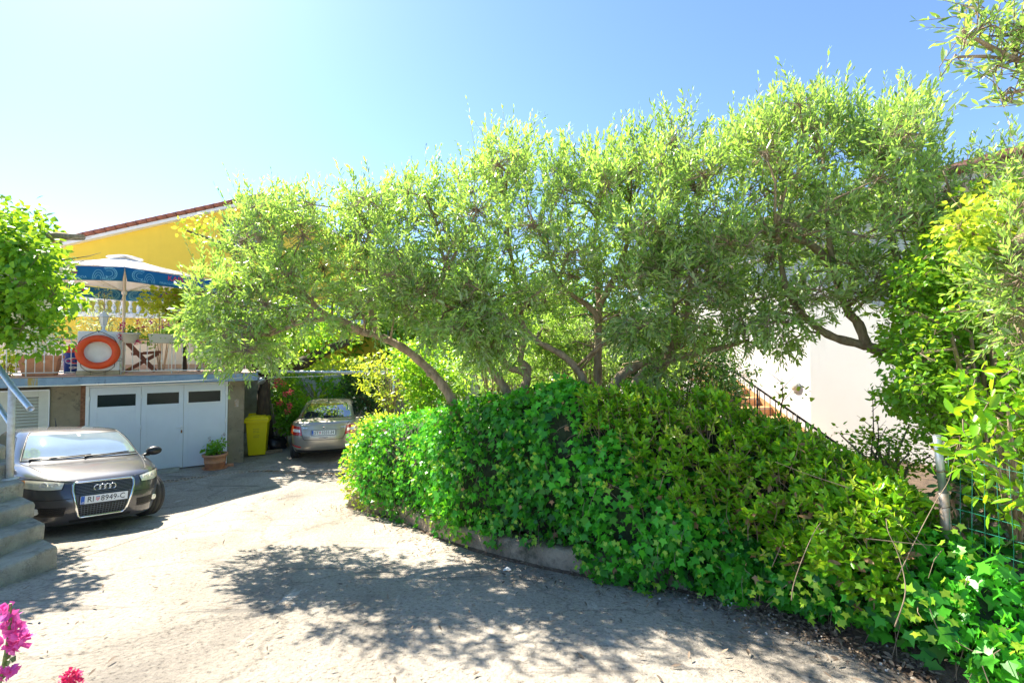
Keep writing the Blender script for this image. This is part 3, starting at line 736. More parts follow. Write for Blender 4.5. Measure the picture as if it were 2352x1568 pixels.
# ================================================================ yellow house behind
def yellow_house():
    t = thing('yellow_house', 'yellow gabled house with red tiled roof and white balcony balustrade', 'house')
    O, E, B_ = Vector((-15.2, 16.0, 0)), Vector((0.906, 0.423, 0)), Vector((-0.423, 0.906, 0))
    R = Matrix((E, B_, UP)).transposed()
    def q(s, d, z): return O + E * s + B_ * d + UP * z
    za = at(180, 556, 16.1).z; zr = at(550, 474, 18.05).z
    k = (zr - za) / 4.75
    roof = lambda s: za + k * (s - 0.1)
    SR = 5.7
    b = MB(); poly = [q(-3.2, 0, 0), q(14, 0, 0), q(14, 0, roof(SR) - k * (14 - SR)), q(SR, 0, roof(SR)), q(-3.2, 0, roof(-3.2))]
    b.prism(poly, (0, 0, 0), B_ * 9); b.build('wall', M['yellow_wall'], t)
    # white verge board and tiles
    b = MB()
    for (s0, s1) in ((-3.7, SR), (14.2, SR)):
        z0 = roof(s0) if s0 < SR else roof(SR) - k * (s0 - SR)
        b.hexa([q(s0, -0.25, z0 - 0.02), q(s1, -0.25, roof(SR) - 0.02), q(s1, 9.2, roof(SR) - 0.02), q(s0, 9.2, z0 - 0.02), q(s0, -0.25, z0 + 0.10), q(s1, -0.25, roof(SR) + 0.10), q(s1, 9.2, roof(SR) + 0.10), q(s0, 9.2, z0 + 0.10)] if s0 < SR else
               [q(s1, -0.25, roof(SR) - 0.02), q(s0, -0.25, z0 - 0.02), q(s0, 9.2, z0 - 0.02), q(s1, 9.2, roof(SR) - 0.02), q(s1, -0.25, roof(SR) + 0.10), q(s0, -0.25, z0 + 0.10), q(s0, 9.2, z0 + 0.10), q(s1, 9.2, roof(SR) + 0.10)])
    rf = b.build('roof', M['white'], t)
    me = None; n = 32; ss = (SR + 3.7) / n
    ang = math.atan(k)
    for i in range(n):
        s = -3.7 + (i + 0.5) * ss
        if me is None:
            c = MB(); RR = R @ Matrix.Rotation(-ang + 0.05, 3, 'Y')
            c.box((0, 0, 0), (ss * 1.12 / cos(ang), 0.34, 0.035), RR); c.tube([RR @ Vector((-ss * 0.56, -0.15, 0.03)), RR @ Vector((ss * 0.56, -0.15, 0.03))], [0.075, 0.09], 8)
            o = c.build('tile', M['roof_tile'], rf); me = o.data
        else:
            o = bpy.data.objects.new('tile', me); link(o, rf)
        o.location = q(s, -0.12, roof(s) + 0.16)
    b = MB()
    for i in range(n):                                           # the courses behind the verge, seen only edge on
        s = -3.7 + (i + 0.5) * ss
        RR = R @ Matrix.Rotation(-ang + 0.05, 3, 'Y')
        b.box(q(s, 4.6, roof(s) + 0.15), (ss * 1.12, 9.1, 0.03), RR)
    o = b.build('tile_courses', M['roof_tile'], rf); o['kind'] = 'stuff'
    # window with half lowered shutter
    s0, s1 = 4.25, 5.75
    zc = at(510, 540, 17.9).z
    b = MB()
    for (a, c_, z0, z1) in ((s0, s1, zc + 0.42, zc + 0.62), (s0, s1, zc - 0.5, zc - 0.42), (s0, s0 + 0.08, zc - 0.42, zc + 0.42), (s1 - 0.08, s1, zc - 0.42, zc + 0.42), (s0 + 0.68, s0 + 0.80, zc - 0.42, zc + 0.42)):
        b.box(q((a + c_) / 2, -0.02, (z0 + z1) / 2), (c_ - a, 0.1, z1 - z0), R)
    w = b.build('window', M['frame_brown'], t)
    for x in (0.38, 1.11):
        b = MB(); b.box(q(s0 + x, -0.015, zc), (0.6, 0.03, 0.84), R); b.build('pane', M['glass_blue'], w)
    # balcony in front with balusters
    zb = at(330, 722, 15.6).z - 0.05
    bal = thing('balustrade', '', '')
    bpy.data.objects.remove(bal)
    b = MB(); b.box(q(4.2, -0.75, zb), (10.5, 1.5, 0.16), R); b.build('balcony_slab', M['white'], t, 0.02)
    b = MB(); b.box(q(4.2, -0.70, zb - 0.42), (10.4, 1.38, 0.68), R); b.build('balcony_beam', M['yellow_wall'], t)
    b = MB(); b.box(q(4.2, -1.38, zb + 0.56), (10.5, 0.2, 0.12), R); b.build('balcony_rail', M['white'], t, 0.02)
    me = None
    for i in range(46):
        if me is None:
            c = MB(); c.lathe([(0.065, 0.08), (0.065, 0.12), (0.04, 0.14), (0.07, 0.22), (0.065, 0.28), (0.032, 0.37), (0.04, 0.44), (0.065, 0.46), (0.065, 0.50)], n=10); o = c.build('baluster', M['white'], t); me = o.data
        else:
            o = bpy.data.objects.new('baluster', me); link(o, t)
        o.location = q(-0.9 + i * 0.222, -1.38, zb)
    b = MB(); b.box(q(4.2, -0.02, zb + 0.6), (1.8, 0.05, 1.9), R); b.build('balcony_door', M['frame_brown'], t)
    b = MB(); b.box(q(2.4, -0.02, zb - 1.7), (4.5, 0.05, 1.4), R); b.build('garage_opening', M['glass_dark'], t)
    b = MB(); b.tube([q(10.6, -0.1, 0.2), q(10.6, -0.1, 6.2)], 0.05, 8); b.build('downpipe', M['galv'], t)
yellow_house()

# ================================================================ white house on the right, outside stairs
def white_house():
    t = thing('white_house', 'white rendered house with brown roof edge behind the olive trees on the right', 'house')
    C = Vector((5.70, 8.71, 0))
    A = C + Vector((-0.276, 0.961, 0)) * 6.5
    B = C + Vector((0.483, -0.876, 0)) * 9
    ze = at(2110, 405, 7.2).z - 0.36
    D = Vector((12, 0, 0))
    b = MB(); poly = [A, C, B, B + D, A + D]
    b.prism([Vector((p.x, p.y, 0)) for p in poly], (0, 0, -0.1), (0, 0, ze)); b.build('wall', M['wall_white'], t)
    # roof: boxed eave, brown gutter, tiles behind
    def off(d):
        n1, n2 = Vector((-0.961, -0.276, 0)), Vector((-0.876, -0.483, 0))
        return A + n1 * d, C + (n1 + n2).normalized() * d, B + n2 * d
    a, c, e = off(0.42)
    b = MB(); b.prism([a, c, e, e + D, a + D], (0, 0, ze), (0, 0, ze + 0.14)); rf = b.build('roof', M['wall_white'], t)
    a, c, e = off(0.48)
    g = MB(); zz = UP * (ze + 0.17); g.tube([a + zz, c + zz, e + zz], 0.085, 10); g.build('gutter', M['roof_brown'], rf)
    a, c, e = off(0.44); a2, c2, e2 = off(-5)
    b = MB(); b.add([a + UP * (ze + .17), c + UP * (ze + .17), e + UP * (ze + .17), e2 + UP * (ze + 1.8), c2 + UP * (ze + 1.8), a2 + UP * (ze + 1.8)], [(0, 1, 4, 5), (1, 2, 3, 4)]); b.build('roof_slope', M['roof_tile'], rf)
    me = None
    for (p, q_) in ((a, c), (c, e)):
        L = (q_ - p).length; n = int(L / 0.24); d = (q_ - p).normalized(); nn = Vector((-d.y, d.x, 0))
        for i in range(n):
            pt = p + d * (i + 0.5) * 0.24
            if pt.y < 3.5 or pt.y > 10: continue
            k = MB(); k.tube([pt - nn * 0.05 + UP * (ze + 0.20), pt + nn * 0.5 + UP * (ze + 0.38)], [0.085, 0.075], 6); k.build('tile', M['roof_tile'], rf)
    # moulding line below the eave
    b = MB(); a, c, e = off(0.03); k = UP * (ze - 0.42); b.tube([a + k, c + k, e + k], 0.05, 6); b.build('moulding', M['wall_white'], t)
    # round bulkhead lamp on the stair wall near the corner
    p = at(1836, 885, 9.05)
    nrm = Vector((-0.961, -0.276, 0))
    dist = (p - C).dot(nrm); p = p - nrm * dist
    RR = rot_to(nrm)
    b = MB(); b.lathe([(0.0, 0.065), (0.05, 0.058), (0.085, 0.040), (0.10, 0.018), (0.105, 0.0)], p, 20, RR)
    lampo = b.build('wall_lamp', M['lamp_glass'], t)
    q = MB(); q.lathe([(0.105, 0.0), (0.115, 0.02), (0.108, 0.035), (0.098, 0.03)], p, 20, RR); q.build('rim', M['white'], lampo)
    tag(lampo, 'round cream bulkhead lamp on the white wall')
    # blue glazed plaque of tiles on the right wall
    n2 = Vector((-0.876, -0.483, 0)); ex = Vector((0.483, -0.876, 0))
    p = at(2082, 893, 7.3); p = p - n2 * ((p - C).dot(n2) - 0.008)
    R2 = Matrix((ex, -n2, UP)).transposed()
    pl = thing('tile_plaque', 'square blue glazed tile plaque on the white wall', 'plaque')
    b = MB(); b.box(p, (0.30, 0.012, 0.30), R2); b.build('backing', M['white'], pl)
    for i in range(2):
        for j in range(2):
            b = MB(); b.box(p + n2 * 0.01 + ex * (-0.073 + 0.146 * i) + UP * (-0.073 + 0.146 * j), (0.143, 0.014, 0.143), R2); b.build('tile', M['blue_tile'], pl, 0.003)
    b = MB()
    FM = frame(p + n2 * 0.0185, ex, UP, n2)
    for (x, y, r) in ((-0.05, -0.02, 0.05), (0.05, 0.03, 0.035), (0.02, -0.08, 0.03)):
        b.add([FM @ Vector((x + r * (1 + .3 * sin(5 * a)) * cos(a), y + r * 0.55 * sin(a), 0)) for a in np.linspace(0, 2 * pi, 14, endpoint=False)], [tuple(range(14))])
    b.build('motif', mat('pale_glaze', (0.25, 0.55, 0.80), 0.25), pl)
    # outside stairs
    S = Vector((0.276, -0.961, 0)); Rr = Vector((0.961, 0.276, 0))
    o = Vector((4.50, 9.25, 0))
    st = thing('tiled_staircase', 'orange tiled outside stairs rising along the white house wall', 'stairs')
    for i in range(-9, 10):
        z = 1.50 - 0.165 * i
        p0 = o + S * (0.34 * i)
        if z < 0.1: break
        b = MB()
        b.hexa([p0 + UP * -0.1, p0 + S * 0.34 + UP * -0.1, p0 + S * 0.34 + Rr * 0.955 + UP * -0.1, p0 + Rr * 0.955 + UP * -0.1, p0 + UP * (z - 0.02), p0 + S * 0.34 + UP * (z - 0.02), p0 + S * 0.34 + Rr * 0.955 + UP * (z - 0.02), p0 + Rr * 0.955 + UP * (z - 0.02)])
        sp = b.build('step', M['parapet'], st)
        for k in range(3):
            c = MB(); w = 0.955 / 3
            c.box(p0 + S * 0.165 + Rr * (w * (k + 0.5)) + UP * (z - 0.009), (w - 0.008, 0.358, 0.018), Matrix((Rr, -S, UP)).transposed()); c.build('tile', M['orange_tile'], sp, 0.002, 1)
            c = MB(); c.box(p0 + S * 0.347 + Rr * (w * (k + 0.5)) + UP * (z - 0.10), (w - 0.008, 0.012, 0.13), Matrix((Rr, -S, UP)).transposed()); c.build('tile', M['orange_tile'], sp)
        c = MB(); q0 = p0 + Rr * 0.948
        c.hexa([q0 + UP * z, q0 + S * 0.34 + UP * z, q0 + S * 0.34 + Rr * 0.01 + UP * z, q0 + Rr * 0.01 + UP * z, q0 + UP * (z + 0.20), q0 + S * 0.34 + UP * (z + 0.04), q0 + S * 0.34 + Rr * 0.01 + UP * (z + 0.04), q0 + Rr * 0.01 + UP * (z + 0.20)]); c.build('skirting', M['orange_tile'], sp)
    ra = thing('stair_railing', 'black iron railing with thin bars beside the orange stairs', 'railing')
    def rl(u, z): return o + S * u + UP * (1.50 - 0.485 * u + z)
    b = MB(); b.tube([rl(-3.0, 0.92), rl(3.0, 0.92)], 0.02, 8); b.build('handrail', M['black_iron'], ra)
    b = MB(); b.tube([rl(-3.0, 0.12), rl(3.0, 0.12)], 0.012, 6); b.build('bottom_rail', M['black_iron'], ra)
    me = None
    for i in range(50):
        u = -2.95 + i * 0.12
        if me is None:
            c = MB(); c.tube([(0, 0, 0.12), (0, 0, 0.92)], 0.008, 6); k = c.build('bar', M['black_iron'], ra); me = k.data
        else:
            k = bpy.data.objects.new('bar', me); link(k, ra)
        k.location = rl(u, 0)
    for u in (-2.6, -1.0, 0.6, 1.45, 2.4):
        c = MB(); c.tube([rl(u, -0.05), rl(u, 0.94)], 0.018, 8); c.build('post', M['black_iron'], ra)
white_house()

# ================================================================ concrete steps in the left foreground
CST = Vector((-0.875, 0.484, 0)) * 0.31
A1 = at(131, 1251, 4.5)
def concrete_stairs():
    t = thing('concrete_stairs', 'worn grey concrete steps with chipped edges in the left corner', 'stairs')
    rise = 0.165
    prev = 0.3
    for i in range(6):
        A = A1 + CST * i; z = A1.z + rise * i
        E = A1 + CST * 9
        D = Vector((0.05, -2.2, 0))
        n = 26
        rng = random.Random(i)
        b = MB()
        f = A.copy(); g = A + D
        front = [f.lerp(g, k / n) for k in range(n + 1)]
        P = []
        z0 = prev if i else h(A.y) - 0.25
        for k, p in enumerate(front):
            j = rng.uniform(-0.006, 0.006); c = 0.018 + rng.uniform(-0.008, 0.012)
            out = Vector((1, 0.02, 0))
            e0 = 0.05 if k == 0 else 0
            q = E + D * (k / n) + Vector((0, 0, 0))
            P.append([p + UP * (z0 - p.z) - out * 0.01 + out * j, p + UP * (z - c * 1.3 - p.z) + out * j, p + UP * (z - c * 0.3 - p.z) - out * c * 0.5, p + UP * (z - p.z) - out * c * 1.4, q + UP * (z - q.z)])
        # rounded far end
        b.grid(P, 0, True)
        m = len(P[0])
        for idx in (0, n):
            b.add(P[idx] + [E + D * (idx / n) + UP * (z0 - E.z)], [tuple(range(m + 1))])
        o = b.build('step', M['concrete'], t)
        prev = z
    return t
concrete_stairs()
def handrail():
    t = thing('pipe_handrail', 'galvanised pipe handrail on a white post beside the concrete steps', 'handrail')
    f = at(22, 1102, 5.03); z4 = A1.z + 0.165 * 3; f.z = z4
    top = Vector((f.x, f.y, z4 + 1.01))
    d = Vector((0.875, -0.484, 0))
    b = MB(); b.tube([f, top], 0.031, 14); b.build('post', M['white_pipe'], t)
    b = MB(); b.lathe([(0.075, 0), (0.075, 0.01), (0.033, 0.014)], f, 14); b.build('foot', M['white_pipe'], t)
    for (zz, e, r, nm) in ((0.0, 0.58, 0.030, 'top_rail'), (-0.42, 0.0, 0.026, 'lower_rail')):
        a = top + UP * zz
        s = 0.42
        pts = [a - d * 2.2 + UP * (2.2 * s), a, a + d * e - UP * (e * (s - 0.06))] if e else [a - d * 2.2 + UP * (2.2 * s), a]
        b = MB(); b.tube(pts, r, 16, cap=False)
        if e:
            q, w = Vector(pts[-1]), (Vector(pts[-1]) - Vector(pts[-2])).normalized()
            b.lathe([(r, 0), (r * 0.8, 0.001), (r * 0.8, -0.15), (0, -0.15)], q, 16, rot_to(w))
        b.build(nm, M['galv'], t)
handrail()
pole_top = at(30, 888, 5.03)

# clothes line: ropes from the handrail past the slab, pipe from the slab corner
def ropes():
    t = thing('clothes_line', 'white clothes lines stretched along the blue terrace edge', 'clothes line')
    e = at(575, 865, 11.7)
    def sag(a, b_, s, n=16): return [a.lerp(b_, i / n) - UP * (s * 4 * (i / n) * (1 - i / n)) for i in range(n + 1)]
    b = MB(); b.tube(sag(pole_top, e, 0.03), 0.007, 6); b.build('rope', M['rope'], t)
    b = MB(); b.tube(sag(e, at(820, 856, 12.2), 0.05), 0.006, 6); b.build('rope', M['rope'], t)
    b = MB(); b.tube(sag(at(592, 845, 11.9), at(830, 858, 13.0), 0.03), 0.005, 6); b.build('rope', M['rope'], t)
    b = MB(); p = pole_top.lerp(e, 0.77); b.tube([p - UP * 0.02, p + Vector((0.03, 0.0, 0.05))], 0.007, 5); b.build('peg', M['white'], t)
    p2 = thing('line_pipe', 'long horizontal galvanised pipe from the terrace corner over the driveway', 'pipe')
    a, c = at(588, 853, 11.75), at(905, 855, 12.2)
    b = MB(); b.tube([a, c], 0.032, 12); b.build('bar', M['galv'], p2)
    b = MB(); b.tube([a.lerp(c, 0.47), a.lerp(c, 0.49)], 0.038, 12); b.build('coupling', M['galv'], p2)
    b = MB(); b.tube([Vector((c.x, c.y, 0)), c + UP * 0.05], 0.03, 10); b.build('post', M['galv'], p2)
ropes()

# ================================================================ drain channel across the drive
def drain():
    t = thing('drain_channel', 'narrow slotted drain channel across the drive before the garage', 'drain')
    pts = [gnd(*q) for q in ((330, 1112), (420, 1101), (500, 1092), (586, 1083), (700, 1086), (830, 1092))]
    L = smooth_line(pts, 10)
    b, c = MB(), MB()
    def off(i, d, z):
        a, e = L[max(i - 1, 0)], L[min(i + 1, len(L) - 1)]; v = (e - a); v.z = 0; v.normalize()
        return L[i] + Vector((-v.y, v.x, 0)) * d + UP * z
    for d0, d1 in ((-0.085, -0.062), (0.062, 0.085)):
        b.grid([[off(i, d0, 0.0), off(i, d0, 0.016), off(i, d1, 0.016), off(i, d1, 0.0)] for i in range(len(L))], 0, False)
    b.build('frame', M['galv_rust'], t)
    b = MB(); b.grid([[off(i, -0.062, 0.006), off(i, 0.062, 0.006)] for i in range(len(L))]); b.build('slot', M['black_plastic'], t)
    acc = 0
    for i in range(len(L) - 1):
        n = max(1, int((L[i + 1] - L[i]).length / 0.06))
        for k in range(n):
            p = off(i, 0, 0.012).lerp(off(i + 1, 0, 0.012), k / n)
            v = (L[i + 1] - L[i]).normalized(); c.box(p, (0.02, 0.124, 0.008), Matrix((v, Vector((-v.y, v.x, 0)), UP)).transposed())
    o = c.build('grate', M['galv_rust'], t); o['kind'] = 'stuff'
drain()

# ================================================================ bin, pots, tools, raised beds
def wheelie_bin():
    p = gnd(592, 1043)
    t = thing('wheeled_bin', 'bright yellow wheeled bin with closed lid beside the garage corner', 'bin', p, (0, 0, radians(22)))
    def fr(w0, d0, w1, d1, z0, z1):
        return [(-w0, -d0, z0), (w0, -d0, z0), (w0, d0, z0), (-w0, d0, z0), (-w1, -d1, z1), (w1, -d1, z1), (w1, d1, z1), (-w1, d1, z1)]
    b = MB(); b.hexa(fr(0.205, 0.22, 0.265, 0.30, 0.02, 0.94)); b.build('body', M['yellow_bin'], t, 0.025, 3)
    b = MB(); b.hexa(fr(0.292, 0.335, 0.298, 0.342, 0.905, 0.985)); b.build('rim', M['yellow_bin'], t, 0.012)
    b = MB(); b.hexa(fr(0.300, 0.345, 0.27, 0.30, 0.99, 1.05)); b.box((0, 0.02, 1.06), (0.36, 0.4, 0.03)); b.hexa([(-0.3, 0.30, 1.0), (0.3, 0.30, 1.0), (0.3, 0.37, 1.0), (-0.3, 0.37, 1.0), (-0.27, 0.28, 1.10), (0.27, 0.28, 1.10), (0.27, 0.33, 1.10), (-0.27, 0.33, 1.10)]); b.build('lid', M['yellow_bin'], t, 0.015, 3)
    b = MB(); b.tube([(-0.26, 0.36, 0.96), (0.26, 0.36, 0.96)], 0.016, 8); b.build('handle', M['yellow_bin'], t)
    for x in (-0.24, 0.24):
        b = MB(); b.lathe([(0.0, -0.02), (0.1, -0.02), (0.1, 0.02), (0.0, 0.02)], (x, 0.26, 0.1), 16, Matrix.Rotation(radians(90), 3, 'Y')); b.build('wheel', M['black_plastic'], t)
    b = MB()                                                       # faded embossed lettering, no longer readable
    for r in range(6):
        z = 0.74 - r * 0.045
        if r == 3: continue
        x = -0.07
        rg = random.Random(r)
        while x < 0.06:
            w = rg.uniform(0.01, 0.022); yy = -0.22 - (0.08 * (z - 0.02) / 0.92) - 0.003
            b.box((x, yy, z), (w, 0.003, 0.018)); x += w + 0.008
    b.build('lettering', M['ink'], t)
wheelie_bin()
def pot(p, r, hgt, rim=1.12, sau=True):
    b = MB(); b.lathe([(r * 0.76, 0.02), (r * 0.80, 0.025), (r * 0.93, hgt * 0.45), (r * 0.95, hgt * 0.46), (r * 0.955, hgt * 0.49), (r * 0.94, hgt * 0.5), (r * 0.98, hgt * 0.82), (r * rim, hgt * 0.86), (r * rim, hgt), (r * 0.98, hgt), (r * 0.95, hgt * 0.9), (0, hgt * 0.88)], p, 28)
    return b
GP = gnd(494, 1076)
gp = thing('geranium_pot', 'round terracotta pot with bushy geranium before the white garage door', 'potted plant')
pot(GP, 0.235, 0.36).build('pot', M['terracotta'], gp)
b = MB(); b.lathe([(0.0, 0.004), (0.23, 0.004), (0.27, 0.045), (0.255, 0.045), (0.21, 0.018), (0, 0.018)], GP, 24); b.build('saucer', M['terracotta'], gp)
b = MB(); b.lathe([(0, 0.325), (0.22, 0.325)], GP, 20); b.build('earth', M['soil'], gp)
b = MB(); p = gnd(528, 1070); b.box(p + UP * 0.03, (0.16, 0.10, 0.06), rotz(0.5)); tag(b.build('loose_brick', M['terracotta'], None, 0.006), 'loose red brick lying beside the geranium pot', 'brick')

br = thing('broom', 'long handled broom leaning on the dark tree trunk behind the bin', 'broom')
a, c = at(625, 928, 12.75), gnd(637, 1020)
b = MB(); b.tube([c + UP * 0.03, a], 0.013, 8); b.build('handle', M['wood_grey'], br)
b = MB(); b.box(c + UP * 0.05, (0.30, 0.05, 0.09), rotz(0.4)); b.build('head', M['black_plastic'], br, 0.01)
def lump(name, label, cat, c, r, m, seed):
    rg = random.Random(seed); b = MB(); b.ellipsoid((0, 0, 0), 1, 18, 12)
    ph = [rg.uniform(0, 6) for _ in range(9)]
    for i, v in enumerate(b.v):
        x, y, z = v; k = 1 + 0.13 * sin(4 * x + ph[0] + 3 * z) + 0.10 * sin(6 * y + ph[1]) + 0.07 * sin(9 * z + ph[2] + 5 * x)
        b.v[i] = (c.x + x * r[0] * k, c.y + y * r[1] * k, c.z + max(z, -0.75) * r[2] * k)
    return tag(b.build(name, m), label, cat)
p = gnd(632, 1030); lump('rubbish_bag', 'crumpled black rubbish bag lying between the bin and the driveway', 'bag', p + UP * 0.17, (0.33, 0.26, 0.24), M['black_plastic'], 4)
b = MB(); a, c = gnd(585, 1046), gnd(648, 1037); plank(b, a + UP * 0.045, c + UP * 0.045, 0.11, 0.09, UP); tag(b.build('timber_sleeper', M['wood_grey'], None, 0.008), 'dark old timber sleeper on the ground in front of the rubbish bag', 'timber')
b = MB(); b.box(gnd(622, 1030) + UP * 0.14 - Vector((0, 0.30, 0)), (0.14, 0.02, 0.09), rotz(0.5)); tag(b.build('paper_scrap', M['white']), 'small white scrap of card leaning on the black bag', 'scrap')
def bed(name, label, P, hgt, th=0.14):
    t = thing(name, label, 'planter')
    for i in range(len(P) - 1):
        a, c = P[i], P[i + 1]; b = MB(); d = (c - a).normalized(); n = Vector((-d.y, d.x, 0))
        b.box((a + c) / 2 + UP * hgt / 2, ((c - a).length + (0.0 if i else th), th + 0.004 * i, hgt + 0.006 * i), Matrix((d, n, UP)).transposed()); b.build('side_panel', M['planter_wall'], t, 0.012)
    return t
bed('raised_bed', 'low concrete bed wall holding the rose bush behind the bin', [gnd(642, 1003), gnd(668, 983), gnd(708, 976)], 0.48)
bed('raised_bed', 'low concrete bed wall on the far side of the beige car', [gnd(835, 972), gnd(880, 968), gnd(930, 985)], 0.42)
b = pot(gnd(636, 992) + Vector((0.15, 0.5, 0)), 0.18, 0.38); tag(b.build('plant_pot', M['terracotta']), 'empty brown plant pot behind the broom', 'pot')
# block wall behind the creepers
def block_wall():
    t = thing('block_wall', 'pale block wall showing between the creepers behind the beige car', 'wall')
    a, c = at(660, 900, 16.6), at(860, 900, 18.2); d = (c - a); d.z = 0; L = d.length; d.normalize(); n = Vector((-d.y, d.x, 0))
    R = Matrix((d, n, UP)).transposed(); a.z = 0
    b = MB(); b.box(a + d * L / 2 + UP * 1.15 + n * 0.1, (L + 3, 0.16, 2.3), R); b.build('core', M['planter_wall'], t)
    me = None; rg = random.Random(2)
    for r in range(11):
        for k in range(int(L / 0.4)):
            if me is None:
                q = MB(); q.box((0, 0, 0), (0.385, 0.05, 0.185), R); o = q.build('block', M['block'], t, 0.006, 1); me = o.data
            else: o = bpy.data.objects.new('block', me); link(o, t)
            o.location = a + d * (0.2 + k * 0.4 + (0.2 if r % 2 else 0)) + UP * (0.1 + r * 0.2) + n * (0.005 * rg.random())
block_wall()
# small white shed between the olive trunks
def shed():
    t = thing('white_shed', 'small white shed wall seen between the olive trunks', 'shed')
    a, c = at(1062, 900, 9.6), at(1230, 900, 10.6); a.z = c.z = 0
    d = (c - a).normalized(); n = Vector((-d.y, d.x, 0)); R = Matrix((d, n, UP)).transposed(); L = (c - a).length
    b = MB(); b.box((a + c) / 2 + UP * 1.3 + n * 0.9, (L, 1.8, 2.6), R); b.build('wall', M['wall_white'], t)
    b = MB(); b.box(a + UP * 1.3 - n * 0.012 + d * 0.12, (0.25, 0.02, 2.6), R); b.build('corner_panel', M['stringer'], t)
    b = MB(); b.box(a + d * L * 0.86 + UP * 1.0 - n * 0.012, (0.3, 0.02, 2.0), R); b.build('door', M['orange_tile'], t)
shed()

# bucket bin and trough on the terrace
tr = thing('terracotta_trough', 'big rectangular terracotta trough with pale shrub behind the railing', 'potted plant')
c = wl(-3.36, -0.20, ZT); b = MB()
def ring4(w, d, z): return [c + WE * x * w + WN * y * d + UP * z for x, y in ((-1, -1), (1, -1), (1, 1), (-1, 1))]
b.hexa(ring4(0.24, 0.17, 0.0) + ring4(0.31, 0.21, 0.40)); b.build('pot', M['terracotta'], tr, 0.015)
b = MB(); b.hexa(ring4(0.325, 0.225, 0.36) + ring4(0.33, 0.23, 0.43)); b.build('rim', M['terracotta'], tr, 0.01)
bb = thing('bucket_bin', 'blue bucket bin with red lid and white round emblem on the terrace', 'bin')
c = wl(-2.98, -0.95, ZT)
b = MB(); b.lathe([(0.0, 0.02), (0.15, 0.02), (0.19, 0.50)], c, 24); b.build('body', M['blue_plastic'], bb)
b = MB(); b.lathe([(0.205, 0.49), (0.205, 0.53), (0.17, 0.62), (0.06, 0.66), (0.0, 0.66)], c, 24); b.build('lid', M['red_plastic'], bb)
b = MB(); tc_ = Vector((-c.x, -c.y, 0)).normalized(); ta = Vector((-tc_.y, tc_.x, 0))
def arc_patch(b, cx, cz, rx, rz, mt, r0=0.0, off=0.004):
    P = []
    for k in np.linspace(0, 2 * pi, 29):
        row = []
        for f in (r0, 1.0):
            x, z = cx + rx * f * cos(k), cz + rz * f * sin(k)
            rr = 0.15 + 0.04 * (z - 0.02) / 0.48 + off
            a_ = x / rr; row.append(c + (tc_ * cos(a_) + ta * sin(a_)) * rr + UP * z)
        P.append(row)
    b.grid(P, mt)
arc_patch(b, 0.0, 0.30, 0.15, 0.075, 0, 0, 0.004); arc_patch(b, 0.03, 0.30, 0.085, 0.062, 1, 0.6, 0.007); arc_patch(b, 0.03, 0.30, 0.045, 0.035, 2, 0.5, 0.009)
arc_patch(b, -0.09, 0.30, 0.03, 0.012, 1, 0.0, 0.007); arc_patch(b, 0.0, 0.15, 0.07, 0.03, 0, 0.3, 0.004)
b.build('emblem', [M['white'], M['print_red'], M['blue_plastic']], bb)
# flower boxes hung on the rail
HP1 = wl(-1.86, 0.33, ZT + 0.70); HP2 = wl(-1.22, 0.36, ZT + 0.72)
hp = thing('hanging_pot', 'round grey hanging pot of crimson geraniums on the terrace railing', 'potted plant')
b = MB(); b.lathe([(0.0, 0.0), (0.10, 0.0), (0.125, 0.02), (0.155, 0.19), (0.175, 0.195), (0.175, 0.225), (0.15, 0.225), (0.0, 0.21)], HP1, 24); b.tube([HP1 - WN * 0.15 + UP * 0.2, wl(-1.86, 0.17, ZT + 0.80)], 0.008, 5); b.build('pot', M['stone_pot'], hp)
hb = thing('hanging_flower_box', 'long grey flower box with pink flowers and trailing leaves on the railing', 'potted plant')
c = HP2; b = MB(); b.hexa(ring4(0.30, 0.09, -0.02) + ring4(0.34, 0.12, 0.19)); b.build('pot', M['stone_pot'], hb, 0.012)

# ================================================================ cars
def paint(name, c, metal=0.55, rough=0.3):
    m = mat(name, c, rough, metal, 0.06, 2.5, coat=1.0)
    m.node_tree.nodes['Principled BSDF'].inputs['Coat Roughness'].default_value = 0.04
    return m
M['audi'] = paint('dark_car_paint', (0.085, 0.086, 0.095), 0.5, 0.30)
M['beige'] = paint('beige_car_paint', (0.44, 0.40, 0.345), 0.6, 0.33)
M['car_glass'] = glass_mat('car_glass', (0.02, 0.035, 0.04), 0.015)
M['car_glass'].node_tree.nodes['Principled BSDF'].inputs['IOR'].default_value = 2.3
M['screen_glass'] = mat('sky_toned_windscreen', (0.34, 0.43, 0.50), 0.03, 0.42, 0.04, 3)  # pale blue base colour carries the reflected sky
M['seal'] = mat('black_seal', (0.012, 0.012, 0.013), 0.5)
M['trim'] = mat('dark_trim', (0.018, 0.018, 0.02), 0.42)
M['chrome'] = mat('chrome', (0.80, 0.82, 0.85), 0.12, 1.0, 0.02)
M['tyre'] = mat('tyre_rubber', (0.055, 0.052, 0.05), 0.85, var=0.15, bump=0.3, bscale=80)
M['alloy'] = mat('alloy', (0.45, 0.46, 0.47), 0.35, 0.8)
M['lens'] = mat('yellowed_lens', (0.80, 0.76, 0.60), 0.12, 0.1, 0.10, 9, coat=1)
M['lens_clear'] = mat('clear_lens', (0.85, 0.85, 0.80), 0.08, 0.3, 0.1, 30, coat=1)
M['amber'] = mat('amber_lens', (0.75, 0.26, 0.03), 0.15, coat=1)
M['red_lens'] = mat('red_lens', (0.50, 0.012, 0.012), 0.12, 0, 0.12, 30, coat=1)
M['red_lens2'] = mat('bright_red_lens', (0.85, 0.03, 0.025), 0.15, coat=1)
M['plate'] = mat('plate_white', (0.85, 0.85, 0.85), 0.4, var=0.02)
M['plate_blue'] = mat('plate_blue', (0.02, 0.12, 0.55), 0.4, var=0.02)
